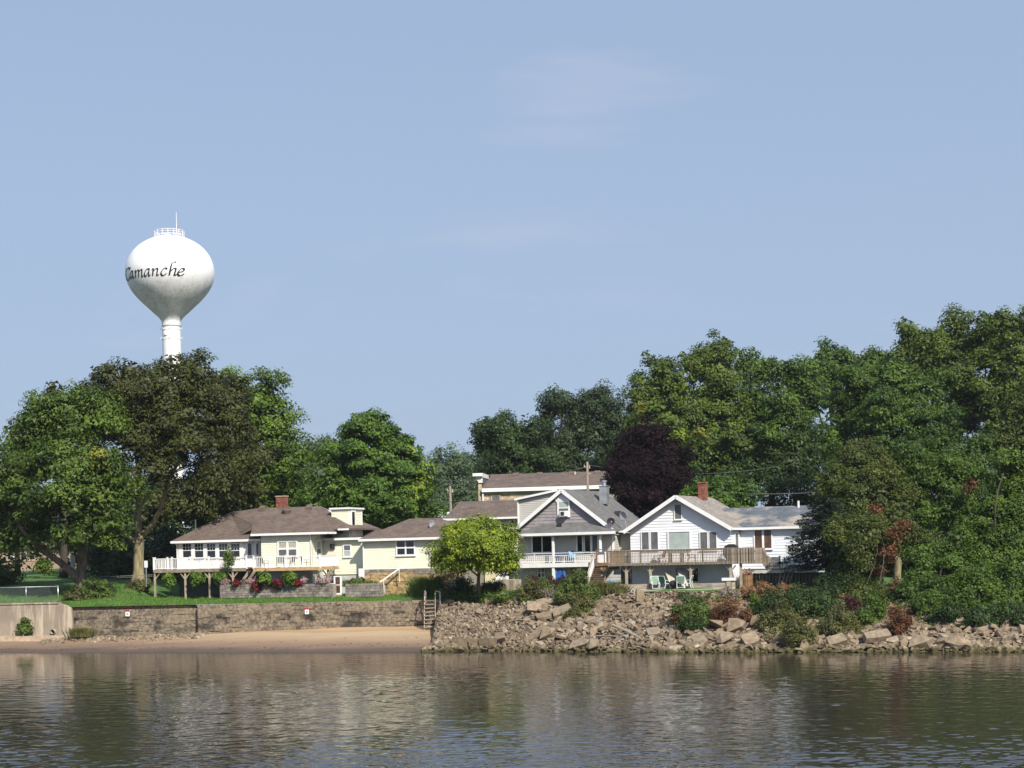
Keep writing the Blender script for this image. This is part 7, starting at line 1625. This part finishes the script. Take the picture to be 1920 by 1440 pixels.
shrub('bush', 'straw coloured tangle between the thicket and the green bush', 1580, 1186, 60, 40, 'weed', .15, .32, blobs=6)
shrub('bush', 'dark red dead bush above the straw coloured tangle', 1600, 1154, 30, 40, 'maroon', .15, .3, 36, .9)
shrub('bush', 'bright green rounded bush right of the dark red bush', 1634, 1168, 56, 46, 'vine', .18, .36)
shrub('bush', 'tall rusty red bush over the pale boulders', 1688, 1190, 42, 54, 'rust', .15, .3, 40, .8)
shrub('bush', 'green bush right of the tall rusty bush', 1738, 1156, 60, 44, 'vine', .18, .36)
shrub('bush', 'dark bush under the vine covered tree', 1785, 1168, 60, 36, 'dark', .2, .4)
shrub('bush', 'dark green bush at the foot of the vine covered tree', 1850, 1172, 70, 30, 'dark', .2, .4)
shrub('bush', 'dark green bush hanging over the rocks at the right edge', 1915, 1176, 50, 34, 'dark', .2, .4)
shrub('bush', 'dark bush on the crest below the board fence', 1560, 1124, 70, 26, 'dark', .18, .38)
shrub('bush', 'shaded bush at the foot of the bare brown stump', 1700, 1130, 70, 34, 'dark', .2, .4)
# low weeds creeping over the upper bank: ground cover, one mass
def creeper(name, label, regions, leafm, leaf, per, n_):
    Vs, Ts = [], []
    for px0, px1, py0, py1, k_ in regions:
        for i in range(int(n_ * k_)):
            q_ = on_bank(rnd.uniform(px0, px1), rnd.uniform(py0, py1)); r_ = rnd.uniform(.25, .6)
            m_ = int(per * r_ * 2); o_ = unit(m_) * (rng.random(m_) ** .5)[:, None]; o_[:, 2] *= .7
            C = np.array(q_) + o_ * r_ + np.array([0, 0, r_ * .4]); V, T_ = leaves(C, o_ + unit(m_) * .7 + np.array([0, -.2, .6]), np.full(m_, leaf), np.clip(rng.random(m_) * .6 + rnd.random() * .5, 0, 1)); Vs.append(V); Ts.append(T_)
    o = place(quads_mesh(name, LF[leafm], np.concatenate(Vs), np.concatenate(Ts)), name); o['label'] = label; return stuff(o)
creeper('bank_weeds', 'dark weeds creeping over the upper bank at the right', [(1440, 1620, 1108, 1170, 1.0), (1600, 1780, 1108, 1150, 1.0), (1740, 1930, 1108, 1178, 1.3), (1270, 1330, 1118, 1176, .3)], 'dark', .17, 70, 130)
creeper('bank_weeds', 'olive weeds trailing down the middle of the right bank', [(1440, 1540, 1140, 1205, 1.0), (1540, 1620, 1130, 1195, .7), (1640, 1760, 1110, 1160, .6), (1270, 1450, 1112, 1165, .7)], 'weed', .15, 70, 90)
creeper('bank_weeds', 'dry brown weeds along the crest of the bank', [(1390, 1500, 1106, 1122, .8), (1330, 1400, 1130, 1175, .5), (1560, 1700, 1120, 1190, .5)], 'drygrass', .14, 70, 60)
creeper('crest_weeds', 'green weeds along the crest from the boat steps to the bushes', [(822, 1120, 1110, 1130, 1.0), (1060, 1110, 1125, 1160, .25)], 'shrub', .15, 70, 110)
# at the left end
shrub('weeds', 'green weeds round the foot of the forked trunk', 182, 1124, 58, 32, 'shrub', .2, .4, cat='weeds', Y=149)
shrub('weeds', 'yellowish weeds left of the foot of the forked trunk', 140, 1128, 36, 22, 'weed', .18, .36, cat='weeds', Y=148)
shrub('weeds', 'dry weeds round the foot of the pale trunk', 262, 1104, 50, 14, 'weed', .18, .36, cat='weeds', Y=155)
shrub('sapling', 'yellow green sapling growing at the foot of the concrete wall', 46, 1190, 20, 30, 'shrub', .22, .3, cat='sapling', Y=145.2)
blades('grass_tuft', 'yellow green grass tuft at the joint of the two river walls', 150, 1193, 44, 18, 'weed', 700, Y=143.8)
shrub('young_tree', 'young green tree on the far lawn under the maple', 83, 1078, 20, 34, 'bright', .3, .45, cat='tree', Y=176)
p = W(33, 1074, 180); o = thing('tree_trunk', 'dark straight trunk on the far lawn at the left', 'tree trunk', p); mb = MB(); mb.tube([(0, 0, -.4), (0, 0, 2), (.1, 0, 5)], [.36, .28, .26], 9); mb.build('trunk', M['bark_dark'], o, True)
# hanging fern baskets
for px, py, yy, lab in ((318, 1084, -2.1, 'leftmost hanging fern basket near the first deck post'), (370, 1083, -2.1, 'hanging fern basket between the second and third deck posts'), (415, 1083, -2.1, 'hanging fern basket right of the third deck post'), (496, 1083, -2.95, 'hanging fern basket over the red flowers near the stair'), (543, 1083, -2.95, 'rightmost hanging fern basket over the dark red flowers')):
    x_, z_ = yf.F(px, py, yy); c = yf.world(x_, yy, z_); o = thing('hanging_basket', lab, 'hanging plant', c, 0, 'fern baskets hanging from the deck')
    V, T_ = clumped((0, 0, -.05), (.50, .46, .48), .22, 30, .34, .9, 1, 1, .2, 1.0, (.5, 1.05), 0, .9, .28); place(quads_mesh('foliage', LF['fern'], V, T_), 'foliage', o)
    mb = MB(); mb.lathe([(0, -.3), (.16, -.28), (.24, -.02), (.2, -.02), (.14, -.2), (0, -.22)], 12); mb.build('basket', M['bark_dark'], o)
    mb = MB(); mb.tube([(0, 0, .0), (0, 0, .62)], .012, 5); mb.build('hanger', M['wire'], o)
# flowers along the block walls
for px, py, w_, h_, lm, lab, yy in ((423, 1096, 22, 14, 'pinkflower', 'pink and white flowers at the left end of the block planter', -2.6), (444, 1099, 24, 16, 'redflower', 'deep red flowers spilling over the left block planter', -2.8), (458, 1094, 10, 8, 'pinkflower', 'small pink flower cluster right of the first red flowers', -2.5), (470, 1094, 16, 10, 'pinkflower', 'white and pink flowers by the stair brace', -2.4),
        (481, 1104, 24, 22, 'redflower', 'bright red flowers hanging over the long planter under a fern', -2.8), (507, 1098, 16, 12, 'maroon', 'dull red foliage between the two bright red clusters', -2.6), (522, 1104, 24, 24, 'redflower', 'brightest red flowers hanging low over the long planter', -2.8), (558, 1097, 28, 14, 'redflower', 'dark red flowers below the rightmost fern', -2.7), (570, 1090, 14, 8, 'pinkflower', 'pale pink flowers above the dark red ones', -2.3), (606, 1094, 34, 12, 'pinkflower', 'long pink and white flower mass left of the white door', -2.5)):
    x_, z_ = yf.F(px, py, yy); c = yf.world(x_, yy, z_); s_ = 150 / FPX; hw, hh = w_ * s_ / 2 * .78, h_ * s_ * .75
    o = thing('flower_cluster', lab, 'flowers', c, 0, 'flowers on the block planters'); V, T_ = clumped((0, 0, hh * .5), (hw, .3, hh * .5), .16, 26, .10, 1.5, 1, 1, .3, .9, (.5, 1.05)); place(quads_mesh('blossoms', LF[lm], V, T_), 'blossoms', o)
    V, T_ = clumped((0, .08, hh * .4), (hw, .3, hh * .45), .18, 16, .12, 1.0, 1, 1, .3, .9, (.4, 1.0)); place(quads_mesh('foliage', LF['dark' if lm == 'redflower' else 'shrub'], V, T_), 'foliage', o)
shrub('potted_plant', 'potted flowering plant behind the railing by the last sunroom window', 429, 1063, 12, 40, 'shrub', .16, .3, cat='plant', Y=148.5, stems=3)
shrub('planter_weeds', 'trailing plants on the low wall right of the white door', 680, 1096, 60, 10, 'shrub', .14, .25, cat='plants', Y=147.2, blobs=7)
# lawn blades near the river wall: what nobody could count
n_ = 26000; X = rng.uniform(-48, XE + 3, n_); off = rng.random(n_) ** 1.3 * 12
Yv = np.array([front(x) for x in X]) + .03 + off; Zv = np.array([ground_z(x, y) for x, y in zip(X, Yv)])
h = rng.uniform(.05, .15, n_); a = rng.random(n_) * PI; wv = np.stack([np.cos(a), np.sin(a) * .5, np.zeros(n_)], 1) * .03; B0 = np.stack([X, Yv, Zv - .01], 1)
tip = B0 + np.stack([rng.normal(size=n_) * .04, rng.normal(size=n_) * .04, h], 1)
o = place(quads_mesh('lawn_grass', LF['grass'], np.stack([B0 - wv, B0 + wv, tip + wv * .2, tip - wv * .2], 1), rng.random(n_)), 'lawn_grass'); stuff(o); o['label'] = 'short mown grass on the river lawn'
# ================================================================ the summer air
hm = bpy.data.materials.new('haze'); hm.use_nodes = True; hn = hm.node_tree.nodes; hn.clear()
ho = hn.new('ShaderNodeOutputMaterial'); hv = hn.new('ShaderNodeVolumePrincipled'); hv.inputs['Color'].default_value = (.80, .86, .95, 1)
hv.inputs['Density'].default_value = .00010; hv.inputs['Anisotropy'].default_value = .2
hm.node_tree.links.new(hv.outputs['Volume'], ho.inputs['Volume'])
mb = MB(); mb.box(-1600, 1600, -420, 3800, -1.2, 72); stuff(mb.build('haze', hm))['label'] = 'thin summer haze'
